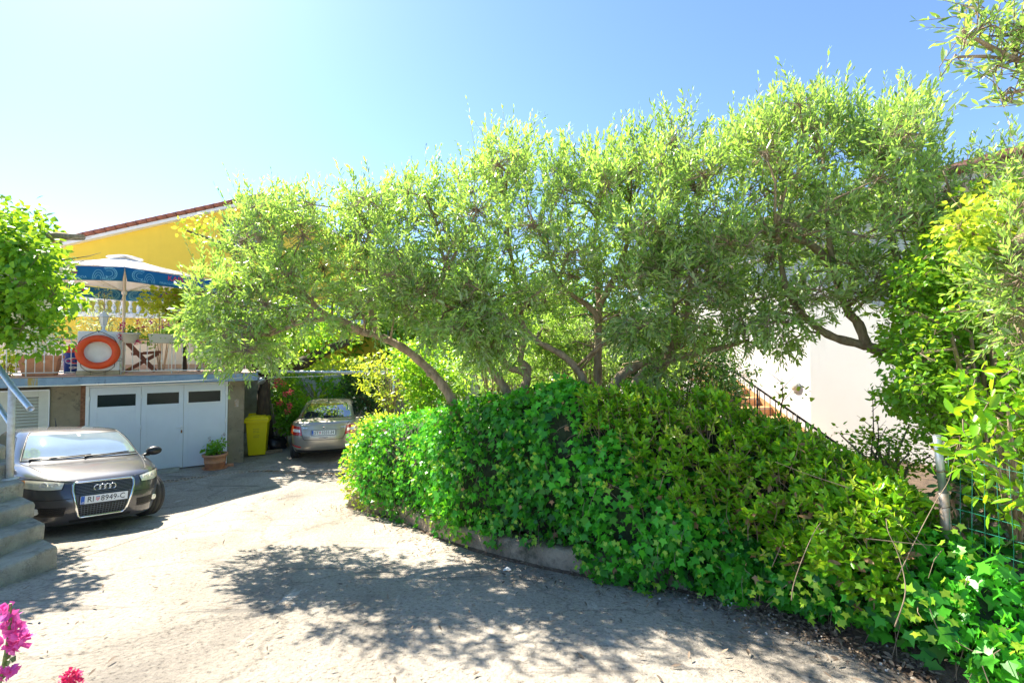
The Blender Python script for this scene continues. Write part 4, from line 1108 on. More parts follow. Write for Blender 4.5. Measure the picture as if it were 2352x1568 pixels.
M['plate_ink'] = mat('plate_ink', (0.02, 0.02, 0.02), 0.5)
M['steel_blue'] = mat('slat_grey', (0.16, 0.19, 0.22), 0.35, 0.6)

class Car:
    def __init__(s, rings, n_t=64):
        s.R = np.array(rings, float); s.nt = n_t
        K = len(rings); sub = 5
        s.V, s.rows = [], []
        rr = np.linspace(0, K - 1, (K - 1) * sub + 1)
        s.rr = rr
        ph = np.linspace(0, 2 * pi, 2 * n_t, endpoint=False)
        P = [[s.S(r, f) for f in ph] for r in rr]
        b = MB(); n = len(ph)
        vs = [p for row in P for p in row]
        fs = [(i * n + j, i * n + (j + 1) % n, (i + 1) * n + (j + 1) % n, (i + 1) * n + j) for i in range(len(rr) - 1) for j in range(n)]
        b.add(vs, fs, 0, True)
        m = len(rr) - 1
        b.f += [tuple(range(n - 1, -1, -1)), tuple(m * n + j for j in range(n))]; b.m += [0, 0]; b.sm += [False, True]
        s.mb = b
        s.bvh = BVHTree.FromPolygons([Vector(v) for v in b.v], b.f)
    def par(s, r):
        K = len(s.R); i = int(min(max(math.floor(r), 0), K - 2)); t = r - i
        p0, p1, p2, p3 = s.R[max(i - 1, 0)], s.R[i], s.R[i + 1], s.R[min(i + 2, K - 1)]
        return 0.5 * (2 * p1 + (p2 - p0) * t + (2 * p0 - 5 * p1 + 4 * p2 - p3) * t * t + (3 * p1 - p0 - 3 * p2 + p3) * t ** 3)
    def S(s, r, f):
        lf, lr, w, zf, zs, zr, n = s.par(r)
        c, a = (lf + lr) / 2, (lr - lf) / 2
        q = (abs(cos(f)) ** n + abs(sin(f)) ** n) ** (-1 / n)
        k = q * cos(f)
        z = zs + (zf - zs) * max(0, k) ** 2.2 + (zr - zs) * max(0, -k) ** 2.2
        return Vector((-(c - a * k), w * q * sin(f), z))
    def N(s, r, f):
        e = 0.01
        du, dv = s.S(r + e, f) - s.S(r - e, f), s.S(r, f + e) - s.S(r, f - e)
        n = dv.cross(du); n.normalize()
        return n
    def on(s, r, f, off=0.004):
        n = s.N(r, f); p = s.S(r, f)
        c = Vector((p.x, 0, 0.6))
        if n.dot(p - c) < 0: n = -n
        return p + n * off
    def patch(s, fn, n1, n2, off=0.004, mb=None, mt=0):
        """glass or panel lying on the body: fn(u, v) -> (ring, angle)"""
        b = mb or MB(); b.grid([[s.on(*fn(i / n1, j / n2), off) for j in range(n2 + 1)] for i in range(n1 + 1)], mt)
        return b
    def proj(s, y, z, front=True, off=0.004):
        o, d = (Vector((3, y, z)), Vector((-1, 0, 0))) if front else (Vector((-12, y, z)), Vector((1, 0, 0)))
        p, n, i, t = s.bvh.ray_cast(o, d)
        if p is None:
            p = Vector((-0.4 if front else s.R[2][1] * -1 + 0.4, y, z)); n = -d
        if n.dot(d) > 0: n = -n
        return p + n * off
    def poly(s, up, lo, front=True, off=0.004, n1=6, n2=10, mb=None, mt=0):
        """panel between an upper and a lower line given as (y, z)"""
        b = mb or MB()
        def samp(L, u):
            k = u * (len(L) - 1); i = min(int(k), len(L) - 2); t = k - i
            return (L[i][0] * (1 - t) + L[i + 1][0] * t, L[i][1] * (1 - t) + L[i + 1][1] * t)
        P = []
        for i in range(n1 + 1):
            v = i / n1; row = []
            for j in range(n2 + 1):
                a, c = samp(up, j / n2), samp(lo, j / n2)
                row.append(s.proj(a[0] * (1 - v) + c[0] * v, a[1] * (1 - v) + c[1] * v, front, off))
            P.append(row)
        b.grid(P, mt)
        return b
    def line(s, L, r=0.004, front=True, off=0.001, closed=False, mb=None, mt=0, step=0.03, nn=6):
        b = mb or MB(); pts = []
        m = len(L)
        for i in range(m if closed else m - 1):
            a, c = L[i], L[(i + 1) % m]; k = max(1, int(math.hypot(c[0] - a[0], c[1] - a[1]) / step))
            for j in range(k): pts.append(s.proj(a[0] + (c[0] - a[0]) * j / k, a[1] + (c[1] - a[1]) * j / k, front, off))
        if not closed: pts.append(s.proj(*L[-1], front, off))
        b.tube(pts, r, nn, closed, mt)
        return b
    def sideline(s, L, r=0.003, sgn=1, mb=None):
        b = mb or MB(); pts = []
        for i in range(len(L) - 1):
            for j in range(8):
                x, z = L[i][0] + (L[i + 1][0] - L[i][0]) * j / 8, L[i][1] + (L[i + 1][1] - L[i][1]) * j / 8
                p, n, _, _ = s.bvh.ray_cast(Vector((-x, 3 * sgn, z)), Vector((0, -sgn, 0)))
                if p is not None: pts.append(p + Vector((0, sgn * 0.001, 0)))
        if len(pts) > 1: b.tube(pts, r, 5)
        return b
    def body(s, name, m, parent, axles, ra, track):
        o = s.mb.build(name, [m, M['seal']], parent)
        # wheel arches are cut out of the shell
        cut = MB()
        for l in axles:
            for sg in (-1, 1):
                cut.lathe([(0, -0.17), (ra, -0.17), (ra, 0.30), (0, 0.30)], (-l, sg * (track + 0.02), 0.315), 36, Matrix.Rotation(-sg * radians(90), 3, 'X'), 0, False)
        c = cut.build('cutter', M['seal'])
        md = o.modifiers.new('arch', 'BOOLEAN'); md.operation = 'DIFFERENCE'; md.solver = 'EXACT'; md.object = c
        dg = bpy.context.evaluated_depsgraph_get()
        me = bpy.data.meshes.new_from_object(o.evaluated_get(dg))
        o.modifiers.clear(); o.data = me
        bpy.data.objects.remove(c)
        me.set_sharp_from_angle(angle=radians(32))
        return o
def wheel(parent, p, R, W, steer=0.0, spokes=5, sgn=1):
    t = bpy.data.objects.new('wheel', None); link(t, parent); t.location = p
    t.rotation_euler = (0, 0, steer)
    X = Matrix.Rotation(-sgn * radians(90), 3, 'X')
    b = MB(); w = W / 2
    b.lathe([(R * 0.63, -w), (R * 0.80, -w * 1.04), (R * 0.93, -w * 0.98), (R * 0.985, -w * 0.82), (R, -w * 0.6), (R, -w * 0.42), (R * 0.975, -w * 0.40), (R * 0.975, -w * 0.34), (R, -w * 0.32), (R, w * 0.32), (R * 0.975, w * 0.34), (R * 0.975, w * 0.40), (R, w * 0.42), (R, w * 0.6), (R * 0.985, w * 0.82), (R * 0.93, w * 0.98), (R * 0.80, w * 1.04), (R * 0.63, w)], (0, 0, 0), 40, X)
    for k in range(64):                                            # tread grooves
        a = 2 * pi * k / 64
        for e in (-1, 1):
            q = X @ Vector((R * 0.992 * cos(a), R * 0.992 * sin(a), e * w * 0.62))
            b.box(q, (0.012, 0.012, 0.012), X @ Matrix.Rotation(a, 3, 'Z') @ Matrix.Diagonal((1.0, 0.45, w * 34)))
    b.build('tyre', M['tyre'], t)
    b = MB(); b.lathe([(R * 0.64, w * 0.9), (R * 0.60, w * 0.75), (R * 0.56, w * 0.1), (0, w * 0.05)], (0, 0, 0), 30, X); b.lathe([(R * 0.64, -w), (R * 0.5, -w * 0.6), (0, -w * 0.6)], (0, 0, 0), 30, X); b.build('rim', M['alloy'], t)
    b = MB()
    for k in range(spokes):
        a = 2 * pi * k / spokes; d = Vector((cos(a), sin(a), 0)); e = Vector((-sin(a), cos(a), 0))
        b.hexa([X @ (d * r + e * g * k2 + Vector((0, 0, z))) for z in (w * 0.45, w * 0.72) for r, g, k2 in ((R * 0.08, 0.035, -1), (R * 0.60, 0.024, -1), (R * 0.60, 0.024, 1), (R * 0.08, 0.035, 1))])
    b.lathe([(0, w * 0.76), (R * 0.17, w * 0.74), (R * 0.18, w * 0.3)], (0, 0, 0), 16, X); b.build('spokes', M['alloy'], t)
    return t
def plate(car, parent, c, w, front, left, rest, tilt=0.0, hr=True):
    """registration plate: white board, blue strip, shield and lettering"""
    nx = 1 if front else -1
    p = car.proj(0, c, front, 0.022)
    X = Vector((0, 1, 0)) if front else Vector((0, -1, 0))
    Y = Vector((-tilt * nx, 0, 1)).normalized(); Z = X.cross(Y)
    R = Matrix((X, Y, Z)).transposed(); hh = w * 0.2115
    b = MB(); b.box(p - Z * 0.012, (w + 0.022, hh + 0.02, 0.018), R); pf = b.build('plate_holder', M['trim'], parent, 0.004)
    b = MB(); b.box(p, (w, hh, 0.006), R); pb = b.build('number_plate', M['plate'], pf, 0.0015)
    FM = R.to_4x4(); FM.translation = p + Z * 0.0038
    b = MB(); k = w / 0.52
    b.add([FM @ Vector(v) for v in ((-w / 2 + .004, -hh / 2 + .003, 0), (-w / 2 + .044 * k, -hh / 2 + .003, 0), (-w / 2 + .044 * k, hh / 2 - .003, 0), (-w / 2 + .004, hh / 2 - .003, 0))], [(0, 1, 2, 3)], 1)
    vs, fs = text_mesh('HR', 0.03 * k, FM @ Matrix.Translation((-w / 2 + 0.024 * k, -hh / 2 + 0.02 * k, 0.0008)), 0.0003); b.add(vs, fs, 2)
    vs, fs = text_mesh(left, 0.105 * k, FM @ Matrix.Translation((-0.152 * k, -0.002, 0.0006)), 0.0003, sx=0.86); b.add(vs, fs, 0)
    vs, fs = text_mesh(rest, 0.105 * k, FM @ Matrix.Translation((0.092 * k, -0.002, 0.0006)), 0.0003, sx=0.86); b.add(vs, fs, 0)
    for i in range(5):                                           # chequered shield
        for j in range(5):
            if (i + j) % 2 == 0 and not (j == 0 and i in (0, 4)):
                x, y = -0.076 * k + (i - 2.5) * 0.0085 * k, (j - 2.5) * 0.0095 * k - 0.004
                b.add([FM @ Vector((x + u * 0.0085 * k, y + v * 0.0095 * k, 0.0006)) for u, v in ((0, 0), (1, 0), (1, 1), (0, 1))], [(0, 1, 2, 3)], 3)
    b.add([FM @ Vector((-0.076 * k + u * 0.02 * k, 0.023 * k + v * 0.012 * k, 0.0006)) for u, v in ((-1, 0), (1, 0), (0.8, 1), (0, .6), (-0.8, 1))], [(0, 1, 2, 3, 4)], 1)
    b.build('lettering', [M['plate_ink'], M['plate_blue'], M['plate'], M['print_red']], pf)
def mirror_part(parent, p, sgn, m):
    b = MB(); b.ellipsoid((p[0], p[1], p[2]), (0.075, 0.115, 0.075), 18, 12); b.tube([(p[0] - 0.01, p[1] - sgn * 0.06, p[2] - 0.05), (p[0] - 0.01, p[1] - sgn * 0.19, p[2] - 0.08)], [0.03, 0.022], 8)
    o = b.build('wing_mirror', m, parent)
    b = MB(); b.ellipsoid((p[0] - 0.045, p[1], p[2]), (0.036, 0.10, 0.062), 14, 10); b.build('mirror_glass', M['chrome'], o)
def pose(root, p, heading, y0=None):
    """stand the car on the sloping drive: p the ground point under the origin, heading unit vector of travel"""
    f = Vector((heading[0], heading[1], 0)).normalized(); l = Vector((-f.y, f.x, 0))
    return f, l

# ---------------------------------------------------------------- dark hatchback
def hatchback():
    root = thing('dark_hatchback', 'dark grey hatchback seen from the front with open mouth grille and four ring badge', 'car')
    n = 4.2
    car = Car([
        (0.40, 3.85, 0.66, 0.17, 0.17, 0.19, 4.0), (0.10, 4.12, 0.80, 0.175, 0.19, 0.22, 4.0), (0.025, 4.19, 0.865, 0.30, 0.34, 0.34, 3.7), (0.0, 4.20, 0.882, 0.48, 0.50, 0.50, 3.6),
        (0.035, 4.19, 0.883, 0.635, 0.66, 0.66, 3.6), (0.115, 4.16, 0.868, 0.755, 0.80, 0.84, 3.7), (0.30, 4.12, 0.842, 0.835, 0.895, 0.93, 3.9), (0.68, 4.08, 0.815, 0.915, 0.945, 0.98, 4.3),
        (1.04, 4.02, 0.795, 0.970, 0.970, 1.01, 4.8), (1.43, 3.90, 0.735, 1.180, 1.175, 1.19, 4.6), (1.82, 3.70, 0.660, 1.345, 1.330, 1.345, 4.2), (2.04, 3.50, 0.57, 1.395, 1.385, 1.39, 3.6), (2.40, 3.15, 0.32, 1.418, 1.415, 1.415, 3.0), (2.66, 2.90, 0.06, 1.424, 1.424, 1.424, 2.4)])
    car.body('body', M['audi'], root, (0.86, 3.43), 0.355, 0.80)
    # windscreen, side and rear glass
    def rng(r0, r1, f0, f1): return lambda u, v: (r0 + (r1 - r0) * u, radians(f0 + (f1 - f0) * v))
    car.patch(lambda u, v: (8.10 + 2.05 * u, radians((v - 0.5) * 2 * (44.6 - 2.0 * u))), 14, 22, 0.005).build('windscreen', M['screen_glass'], root)
    bd = car.patch(lambda u, v: (9.86 + 0.27 * u, radians((v - 0.5) * 2 * (42.8 - 0.3 * u))), 3, 22, 0.007)
    bd.build('screen_band', M['trim'], root)
    bd = car.patch(lambda u, v: (9.60 + 0.26 * u, radians(-1.5 + 3.0 * v)), 3, 3, 0.007); bd.build('mirror_mount', M['trim'], root)
    bd = car.patch(lambda u, v: (8.14 + 0.14 * u, radians((v - 0.5) * 2 * 44.3)), 2, 22, 0.007); bd.build('screen_band', M['trim'], root)
    b = MB()
    L = [car.on(8.06, radians(a), 0.004) for a in np.linspace(-46, 46, 24)] + [car.on(r, radians(46 - 2.2 * (r - 8.06) / 2.1), 0.004) for r in np.linspace(8.1, 10.2, 12)] + [car.on(10.2, radians(a), 0.004) for a in np.linspace(44, -44, 24)] + [car.on(r, radians(-46 + 2.2 * (r - 8.06) / 2.1), 0.004) for r in np.linspace(10.2, 8.1, 12)]
    b.tube(L, 0.008, 6, True); b.build('windscreen_seal', M['seal'], root)
    for sg in (-1, 1):
        car.patch(lambda u, v: (8.25 + 1.5 * u, sg * radians(52 + 4 * u + (128 - 52 - 8 * u) * v)), 8, 20, 0.004).build('side_window', M['car_glass'], root)
    car.patch(rng(8.3, 10.0, 140, 220), 8, 16, 0.004).build('rear_window', M['car_glass'], root)
    for (a0, a1, r1) in ((-40, 4, 8.26), (-2, 36, 8.30)):
        b = MB(); L = [car.on(8.12 + (r1 - 8.12) * k / 10, radians(a0 + (a1 - a0) * k / 10), 0.018) for k in range(11)]; b.tube(L, 0.008, 6)
        b.tube([L[0] + Vector((0.03, 0, -0.01)), L[0], L[4]], [0.014, 0.012, 0.006], 6); b.build('wiper', M['trim'], root)
    # grille: dark mouth, frame, slats, lower mesh
    def gw(z): return float(np.interp(z, [0.265, 0.30, 0.62, 0.70, 0.73], [0.235, 0.262, 0.335, 0.335, 0.315]))
    zz = [0.73, 0.70, 0.62, 0.45, 0.30, 0.265]
    out = [(-gw(z), z) for z in zz] + [(gw(z), z) for z in zz[::-1]]
    car.poly([(-gw(z), z) for z in zz], [(gw(z), z) for z in zz], True, 0.004, 10, 20).build('grille_mouth', M['seal'], root)
    car.line(out, 0.017, True, 0.004, True).build('grille_frame', M['chrome'], root)
    gr = car.line([(-gw(0.565), 0.565), (gw(0.565), 0.565)], 0.004, True, 0.006)
    for k in range(8):
        z = 0.575 + k * 0.0185
        car.line([(-gw(z) + 0.012, z), (gw(z) - 0.012, z)], 0.0042, True, 0.010, mb=gr)
    gr.build('grille_slats', M['steel_blue'], root)
    gm = MB()
    for k in range(6):
        z = 0.292 + k * 0.027; car.line([(-gw(z) + 0.012, z), (gw(z) - 0.012, z)], 0.003, True, 0.008, mb=gm)
    for k in range(17):
        y = -0.256 + k * 0.032; car.line([(y, 0.285), (y * 1.06, 0.43)], 0.003, True, 0.008, mb=gm)
    gm.build('lower_mesh', M['steel_blue'], root)
    car.poly([(-gw(0.562) + 0.014, 0.562), (gw(0.562) - 0.014, 0.562)], [(-gw(0.435) + 0.014, 0.435), (gw(0.435) - 0.014, 0.435)], True, 0.012, 4, 12).build('plate_panel', mat('grey_panel', (0.10, 0.10, 0.11), 0.5), root)
    b = MB()
    for k in range(4):
        c = car.proj((k - 1.5) * 0.056, 0.645, True, 0.018)
        b.tube([c + Vector((0, 0.0365 * cos(a), 0.0365 * sin(a))) for a in np.linspace(0, 2 * pi, 24, endpoint=False)], 0.0058, 6, True)
    b.build('badge', M['chrome'], root)
    plate(car, root, 0.50, 0.52, True, 'RI', '8949-C', 0.06)
    # lamps
    for sg in (-1, 1):
        up = [(sg * 0.405, 0.745), (sg * 0.50, 0.765), (sg * 0.62, 0.780), (sg * 0.74, 0.790), (sg * 0.80, 0.785)]
        lo = [(sg * 0.430, 0.655), (sg * 0.52, 0.652), (sg * 0.63, 0.655), (sg * 0.745, 0.675), (sg * 0.812, 0.700)]
        car.poly(up, lo, True, 0.003, 8, 20).build('headlight_surround', M['trim'], root)
        ins = lambda L, d: [(y, z + d) for y, z in L]
        hl = car.poly([(y * 1.0 + sg * 0.012 * (1 - i / 2), z - 0.008) for i, (y, z) in enumerate(up)], [(y + sg * 0.012 * (1 - i / 2), z + 0.008) for i, (y, z) in enumerate(lo)], True, 0.007, 8, 20).build('headlight', M['lens'], root)
        for (y, r) in ((0.50, 0.040), (0.60, 0.048)):
            b = MB(); c = car.proj(sg * y, 0.712, True, 0.008)
            nn = (car.proj(sg * y + 0.01, 0.712, True, 0) - car.proj(sg * y - 0.01, 0.712, True, 0)).cross(Vector((0, 0, 1))).normalized()
            nn = nn if nn.x > 0 else -nn
            b.lathe([(r, 0.0), (r, 0.004), (r * 0.86, 0.005), (r * 0.8, 0.001), (r * 0.45, 0.004), (0, 0.006)], c, 20, rot_to(nn)); b.build('reflector', M['lens_clear'], hl)
        b = car.poly([(sg * 0.735, 0.778), (sg * 0.798, 0.776)], [(sg * 0.745, 0.692), (sg * 0.806, 0.708)], True, 0.010, 4, 5); b.build('indicator', M['amber'], hl)
        # fog intake and lamp
        fi = car.poly([(sg * 0.385, 0.425), (sg * 0.50, 0.43), (sg * 0.60, 0.435), (sg * 0.68, 0.435)], [(sg * 0.40, 0.315), (sg * 0.50, 0.31), (sg * 0.60, 0.32), (sg * 0.67, 0.345)], True, 0.003, 5, 12).build('fog_intake', M['seal'], root)
        b = MB()
        for k in range(4): car.line([(sg * 0.395, 0.34 + k * 0.025), (sg * 0.60, 0.345 + k * 0.025)], 0.0045, True, 0.006, mb=b)
        b.build('intake_slats', M['trim'], fi)
        b = MB(); c = car.proj(sg * 0.645, 0.388, True, 0.010); b.lathe([(0.042, 0), (0.040, 0.006), (0.034, 0.004), (0, 0.012)], c, 18, rot_to((0.86, sg * 0.5, 0))); b.build('fog_lamp', M['lens_clear'], fi)
        # bumper and bonnet shut lines
        car.line([(sg * 0.345, 0.535), (sg * 0.55, 0.53), (sg * 0.74, 0.535), (sg * 0.83, 0.56)], 0.0045, True, 0.0005).build('bumper_line', M['seal'], root)
        car.line([(sg * 0.34, 0.748), (sg * 0.42, 0.762), (sg * 0.54, 0.782), (sg * 0.70, 0.806), (sg * 0.775, 0.82)], 0.004, True, 0.0005).build('bonnet_line', M['seal'], root)
        b = MB(); b.tube([car.on(r, sg * radians(a), 0.001) for r, a in zip(np.linspace(5.6, 8.0, 14), np.linspace(33, 47, 14))], 0.004, 6); b.build('bonnet_line', M['seal'], root)
        sl = MB()
        car.sideline([(1.42, 0.95), (1.40, 0.30), (2.55, 0.26), (2.62, 0.95)], 0.004, sg, sl); car.sideline([(0.9, 0.58), (2.0, 0.62), (3.6, 0.66)], 0.006, sg, sl); sl.build('door_line', M['seal'], root)
        mirror_part(root, (-1.36, sg * 0.955, 1.0), sg, M['trim'])
        b = MB(); b.ellipsoid((-2.42, sg * 0.865, 0.78), (0.10, 0.022, 0.018)); b.build('door_handle', M['audi'], root)
    car.line([(-0.335, 0.748), (0.335, 0.748)], 0.004, True, 0.0005).build('bonnet_line', M['seal'], root)
    b = car.poly([(-0.34, 0.245), (0.34, 0.245)], [(-0.33, 0.212), (0.33, 0.212)], True, 0.003, 2, 16)
    b.build('lower_slot', M['seal'], root)
    for (l, sg, st) in ((0.86, 1, 0.24), (0.86, -1, 0.24), (3.43, 1, 0), (3.43, -1, 0)):
        wheel(root, (-l, sg * 0.765, 0.315), 0.318, 0.205, st, 5, sg)
    b = MB(); b.tube([(-3.3, 0, 1.41), (-3.48, 0, 1.56)], [0.008, 0.003], 6); b.build('aerial', M['trim'], root)
    return root
def stand(root, front, heading, wheels, lateral=0.78):
    """put the car on the drive with all wheels touching: front = plan position of the nose, heading = travel direction"""
    f = Vector((heading[0], heading[1], 0)).normalized(); l = Vector((-f.y, f.x, 0))
    P = {}
    for k in wheels:
        for sg in (-1, 1):
            q = front - f * k + l * sg * lateral; P[(k, sg)] = Vector((q.x, q.y, h(q.y)))
    a, b_ = wheels
    fr = (P[(a, 1)] + P[(a, -1)]) / 2; re = (P[(b_, 1)] + P[(b_, -1)]) / 2
    X = (fr - re).normalized()
    Yv = ((P[(a, 1)] - P[(a, -1)]) + (P[(b_, 1)] - P[(b_, -1)])).normalized()
    Z = X.cross(Yv).normalized(); Yv = Z.cross(X)
    Mx = Matrix((X, Yv, Z)).transposed().to_4x4()
    o = fr + X * a
    Mx.translation = o
    root.matrix_world = Mx
hb_ = hatchback()
fp = at(232, 1137, 6.05)
stand(hb_, Vector((fp.x, fp.y, 0)), (sin(radians(55)), -cos(radians(55))), (0.86, 3.43))
hb_.scale = (0.93, 0.93, 0.93)

# ---------------------------------------------------------------- beige saloon seen from behind
def saloon():
    root = thing('beige_saloon', 'beige grey saloon seen from behind parked beside the hedge under the trees', 'car')
    car = Car([
        (0.45, 4.25, 0.70, 0.19, 0.19, 0.26, 4.0), (0.12, 4.52, 0.83, 0.20, 0.21, 0.29, 4.0), (0.03, 4.63, 0.885, 0.33, 0.36, 0.40, 3.9), (0.0, 4.66, 0.905, 0.50, 0.50, 0.52, 4.0),
        (0.04, 4.655, 0.907, 0.64, 0.68, 0.70, 4.2), (0.12, 4.615, 0.897, 0.75, 0.84, 0.88, 4.2), (0.30, 4.575, 0.868, 0.82, 0.925, 1.005, 4.4), (0.70, 4.50, 0.82, 0.92, 0.975, 1.06, 4.4),
        (1.22, 4.20, 0.765, 1.0, 1.0, 1.10, 4.6), (1.62, 3.82, 0.70, 1.20, 1.20, 1.25, 4.2), (2.0, 3.42, 0.625, 1.365, 1.365, 1.385, 3.8), (2.2, 3.15, 0.53, 1.425, 1.42, 1.43, 3.4), (2.5, 2.9, 0.30, 1.452, 1.45, 1.452, 3.0), (2.66, 2.75, 0.06, 1.458, 1.458, 1.458, 2.4)])
    car.body('body', M['beige'], root, (0.90, 3.60), 0.36, 0.80)
    car.patch(lambda u, v: (8.1 + 2.0 * u, radians((v - 0.5) * 2 * 43)), 10, 18, 0.004).build('windscreen', M['car_glass'], root)
    car.patch(lambda u, v: (8.12 + 1.98 * u, radians(180 + (v - 0.5) * 2 * (44 - 2 * u))), 12, 20, 0.005).build('rear_window', M['car_glass'], root)
    for sg in (-1, 1):
        car.patch(lambda u, v: (8.25 + 1.55 * u, sg * radians(52 + 4 * u + (128 - 52 - 8 * u) * v)), 8, 22, 0.004).build('side_window', M['car_glass'], root)
        mirror_part(root, (-1.55, sg * 0.985, 1.02), sg, M['beige'])
    b = MB(); b.tube([car.on(8.05, radians(180 + a), 0.004) for a in np.linspace(-45, 45, 24)], 0.008, 6); b.build('window_seal', M['seal'], root)
    b = MB(); L = [car.on(8.22 + 0.02 * k / 8, radians(180 - 4 + 34 * k / 8), 0.02) for k in range(9)]; b.tube(L, [0.022, 0.02, 0.016, 0.012, 0.01, 0.01, 0.009, 0.008, 0.006], 6); b.build('wiper', M['trim'], root)
    b = MB(); p = car.S(10.75, pi); b.hexa([p + Vector(v) for v in ((0.09, -0.02, 0.0), (0.09, 0.02, 0.0), (-0.05, 0.018, 0.0), (-0.05, -0.018, 0.0), (0.0, -0.006, 0.03), (0.0, 0.006, 0.03), (-0.045, 0.004, 0.055), (-0.045, -0.004, 0.055))]); b.build('aerial', M['trim'], root)
    F = False
    for sg in (-1, 1):
        # C-shaped tail lamp, clear middle
        up = [(sg * 0.545, 0.945), (sg * 0.66, 0.950), (sg * 0.76, 0.950), (sg * 0.835, 0.945)]
        lo = [(sg * 0.500, 0.735), (sg * 0.63, 0.730), (sg * 0.75, 0.735), (sg * 0.845, 0.745)]
        tl = car.poly(up, lo, F, 0.006, 8, 14).build('tail_light', M['red_lens'], root)
        car.poly([(sg * 0.555, 0.875), (sg * 0.70, 0.878), (sg * 0.735, 0.872)], [(sg * 0.545, 0.810), (sg * 0.69, 0.808), (sg * 0.735, 0.812)], F, 0.011, 4, 8).build('reversing_lens', M['lens_clear'], tl)
        car.poly([(sg * 0.72, 0.945), (sg * 0.83, 0.942)], [(sg * 0.74, 0.745), (sg * 0.84, 0.750)], F, 0.009, 6, 4).build('brake_lens', M['red_lens2'], tl)
        car.poly([(sg * 0.53, 0.460), (sg * 0.66, 0.472), (sg * 0.80, 0.492)], [(sg * 0.53, 0.430), (sg * 0.66, 0.440), (sg * 0.80, 0.458)], F, 0.006, 2, 8).build('bumper_reflector', M['red_lens2'], root)
        car.line([(sg * 0.60, 1.03), (sg * 0.548, 0.95), (sg * 0.498, 0.735), (sg * 0.475, 0.655), (sg * 0.44, 0.628), (0, 0.622)], 0.006, F, 0.0005).build('boot_line', M['seal'], root)
        car.line([(sg * 0.498, 0.73), (sg * 0.70, 0.725), (sg * 0.86, 0.73)], 0.0045, F, 0.0005).build('bumper_line', M['seal'], root)
        car.line([(sg * 0.535, 0.885), (sg * 0.34, 0.86), (sg * 0.29, 0.845), (sg * 0.33, 0.70), (sg * 0.47, 0.70)], 0.006, F, -0.001).build('recess_crease', M['beige'], root)
        sl = MB(); car.sideline([(1.5, 0.98), (1.48, 0.30), (2.6, 0.28), (2.66, 1.0)], 0.004, sg, sl); car.sideline([(2.66, 1.0), (2.7, 0.3), (3.3, 0.4)], 0.004, sg, sl); car.sideline([(0.7, 0.78), (2.5, 0.84), (4.3, 0.88)], 0.006, sg, sl); sl.build('door_line', M['seal'], root)
    car.line([(-0.56, 0.985), (0, 0.998), (0.56, 0.985)], 0.010, F, -0.004).build('boot_crease', M['beige'], root)
    car.poly([(-0.70, 0.375), (0, 0.36), (0.70, 0.375)], [(-0.66, 0.292), (0, 0.292), (0.66, 0.292)], F, 0.004, 4, 20).build('lower_valance', M['trim'], root)
    plate(car, root, 0.79, 0.56, F, 'ST', '1031-H', 0.12)
    c = car.proj(0, 0.925, F, 0.004)
    b = MB(); nv = Vector((-1, 0, 0.22)).normalized(); RR = rot_to(nv)
    b.lathe([(0.042, 0), (0.042, 0.006), (0.036, 0.008), (0.033, 0.005)], c, 20, RR, 0); b.lathe([(0.033, 0.005), (0, 0.005)], c, 20, RR, 1)
    w = RR @ Vector((0, 0, 0.007))
    b.add([c + w + Vector((0, y, z)) for y, z in ((0.02, -0.018), (-0.004, -0.02), (-0.022, 0.004), (-0.012, 0.006), (-0.016, 0.022), (0.0, 0.012), (0.006, 0.02), (0.012, 0.0))], [tuple(range(8))], 0)
    b.build('badge', [M['chrome'], M['plate_ink']], root)
    for (y, s_) in ((0.42, '\u0160KODA'), (-0.43, 'OCTAVIA')):
        p = car.proj(y, 0.915, F, 0.005); FM = frame(p, (0, -1, 0), (0.2, 0, 1)); b = MB(); vs, fs = text_mesh(s_, 0.035, FM, 0.001, sx=1.2); b.add(vs, fs); b.build('lettering', M['chrome'], root)
    p = car.proj(0, 0.675, F, 0.004); FM = frame(p, (0, -1, 0), (0.02, 0, 1)); b = MB(); vs, fs = text_mesh('whitaggle', 0.05, FM, 0.0005, sx=1.2); b.add(vs, fs); b.build('sticker', mat('navy_sticker', (0.03, 0.05, 0.16), 0.5), root)
    for (l, sg) in ((0.90, 1), (0.90, -1), (3.60, 1), (3.60, -1)):
        wheel(root, (-l, sg * 0.775, 0.318), 0.320, 0.21, 0, 5, sg)
    return root
sa_ = saloon()
rp_ = at(743, 988, 11.45); hd = Vector((-0.30, 0.954, 0)).normalized()
stand(sa_, Vector((rp_.x, rp_.y, 0)) + hd * 4.64, (hd.x, hd.y), (0.90, 3.60))
sa_.scale = (1.0, 0.99, 1.0)

# ================================================================ foliage tools
def nrm(a): return a / np.maximum(np.linalg.norm(a, axis=-1, keepdims=True), 1e-9)
def rnd_dirs(n): return nrm(RNG.normal(size=(n, 3)))
LEAF = {}
def _leaf(name, V, F): LEAF[name] = (np.array(V, float), np.array(F, int))
_leaf('olive', [(0, 0, 0), (0.105, 0.30, 0.016), (0.125, 0.62, 0.014), (0, 1, -0.03), (-0.125, 0.62, 0.014), (-0.105, 0.30, 0.016)], [(0, 1, 2, 3), (0, 3, 4, 5)])
_leaf('bay', [(0, 0, 0), (0.15, 0.22, 0.035), (0.20, 0.5, 0.04), (0, 0.5, -0.01), (0.14, 0.78, 0.02), (0, 1, -0.05), (-0.14, 0.78, 0.02), (-0.20, 0.5, 0.04), (-0.15, 0.22, 0.035)], [(0, 1, 2, 3), (3, 2, 4, 5), (3, 5, 6, 7), (0, 3, 7, 8)])
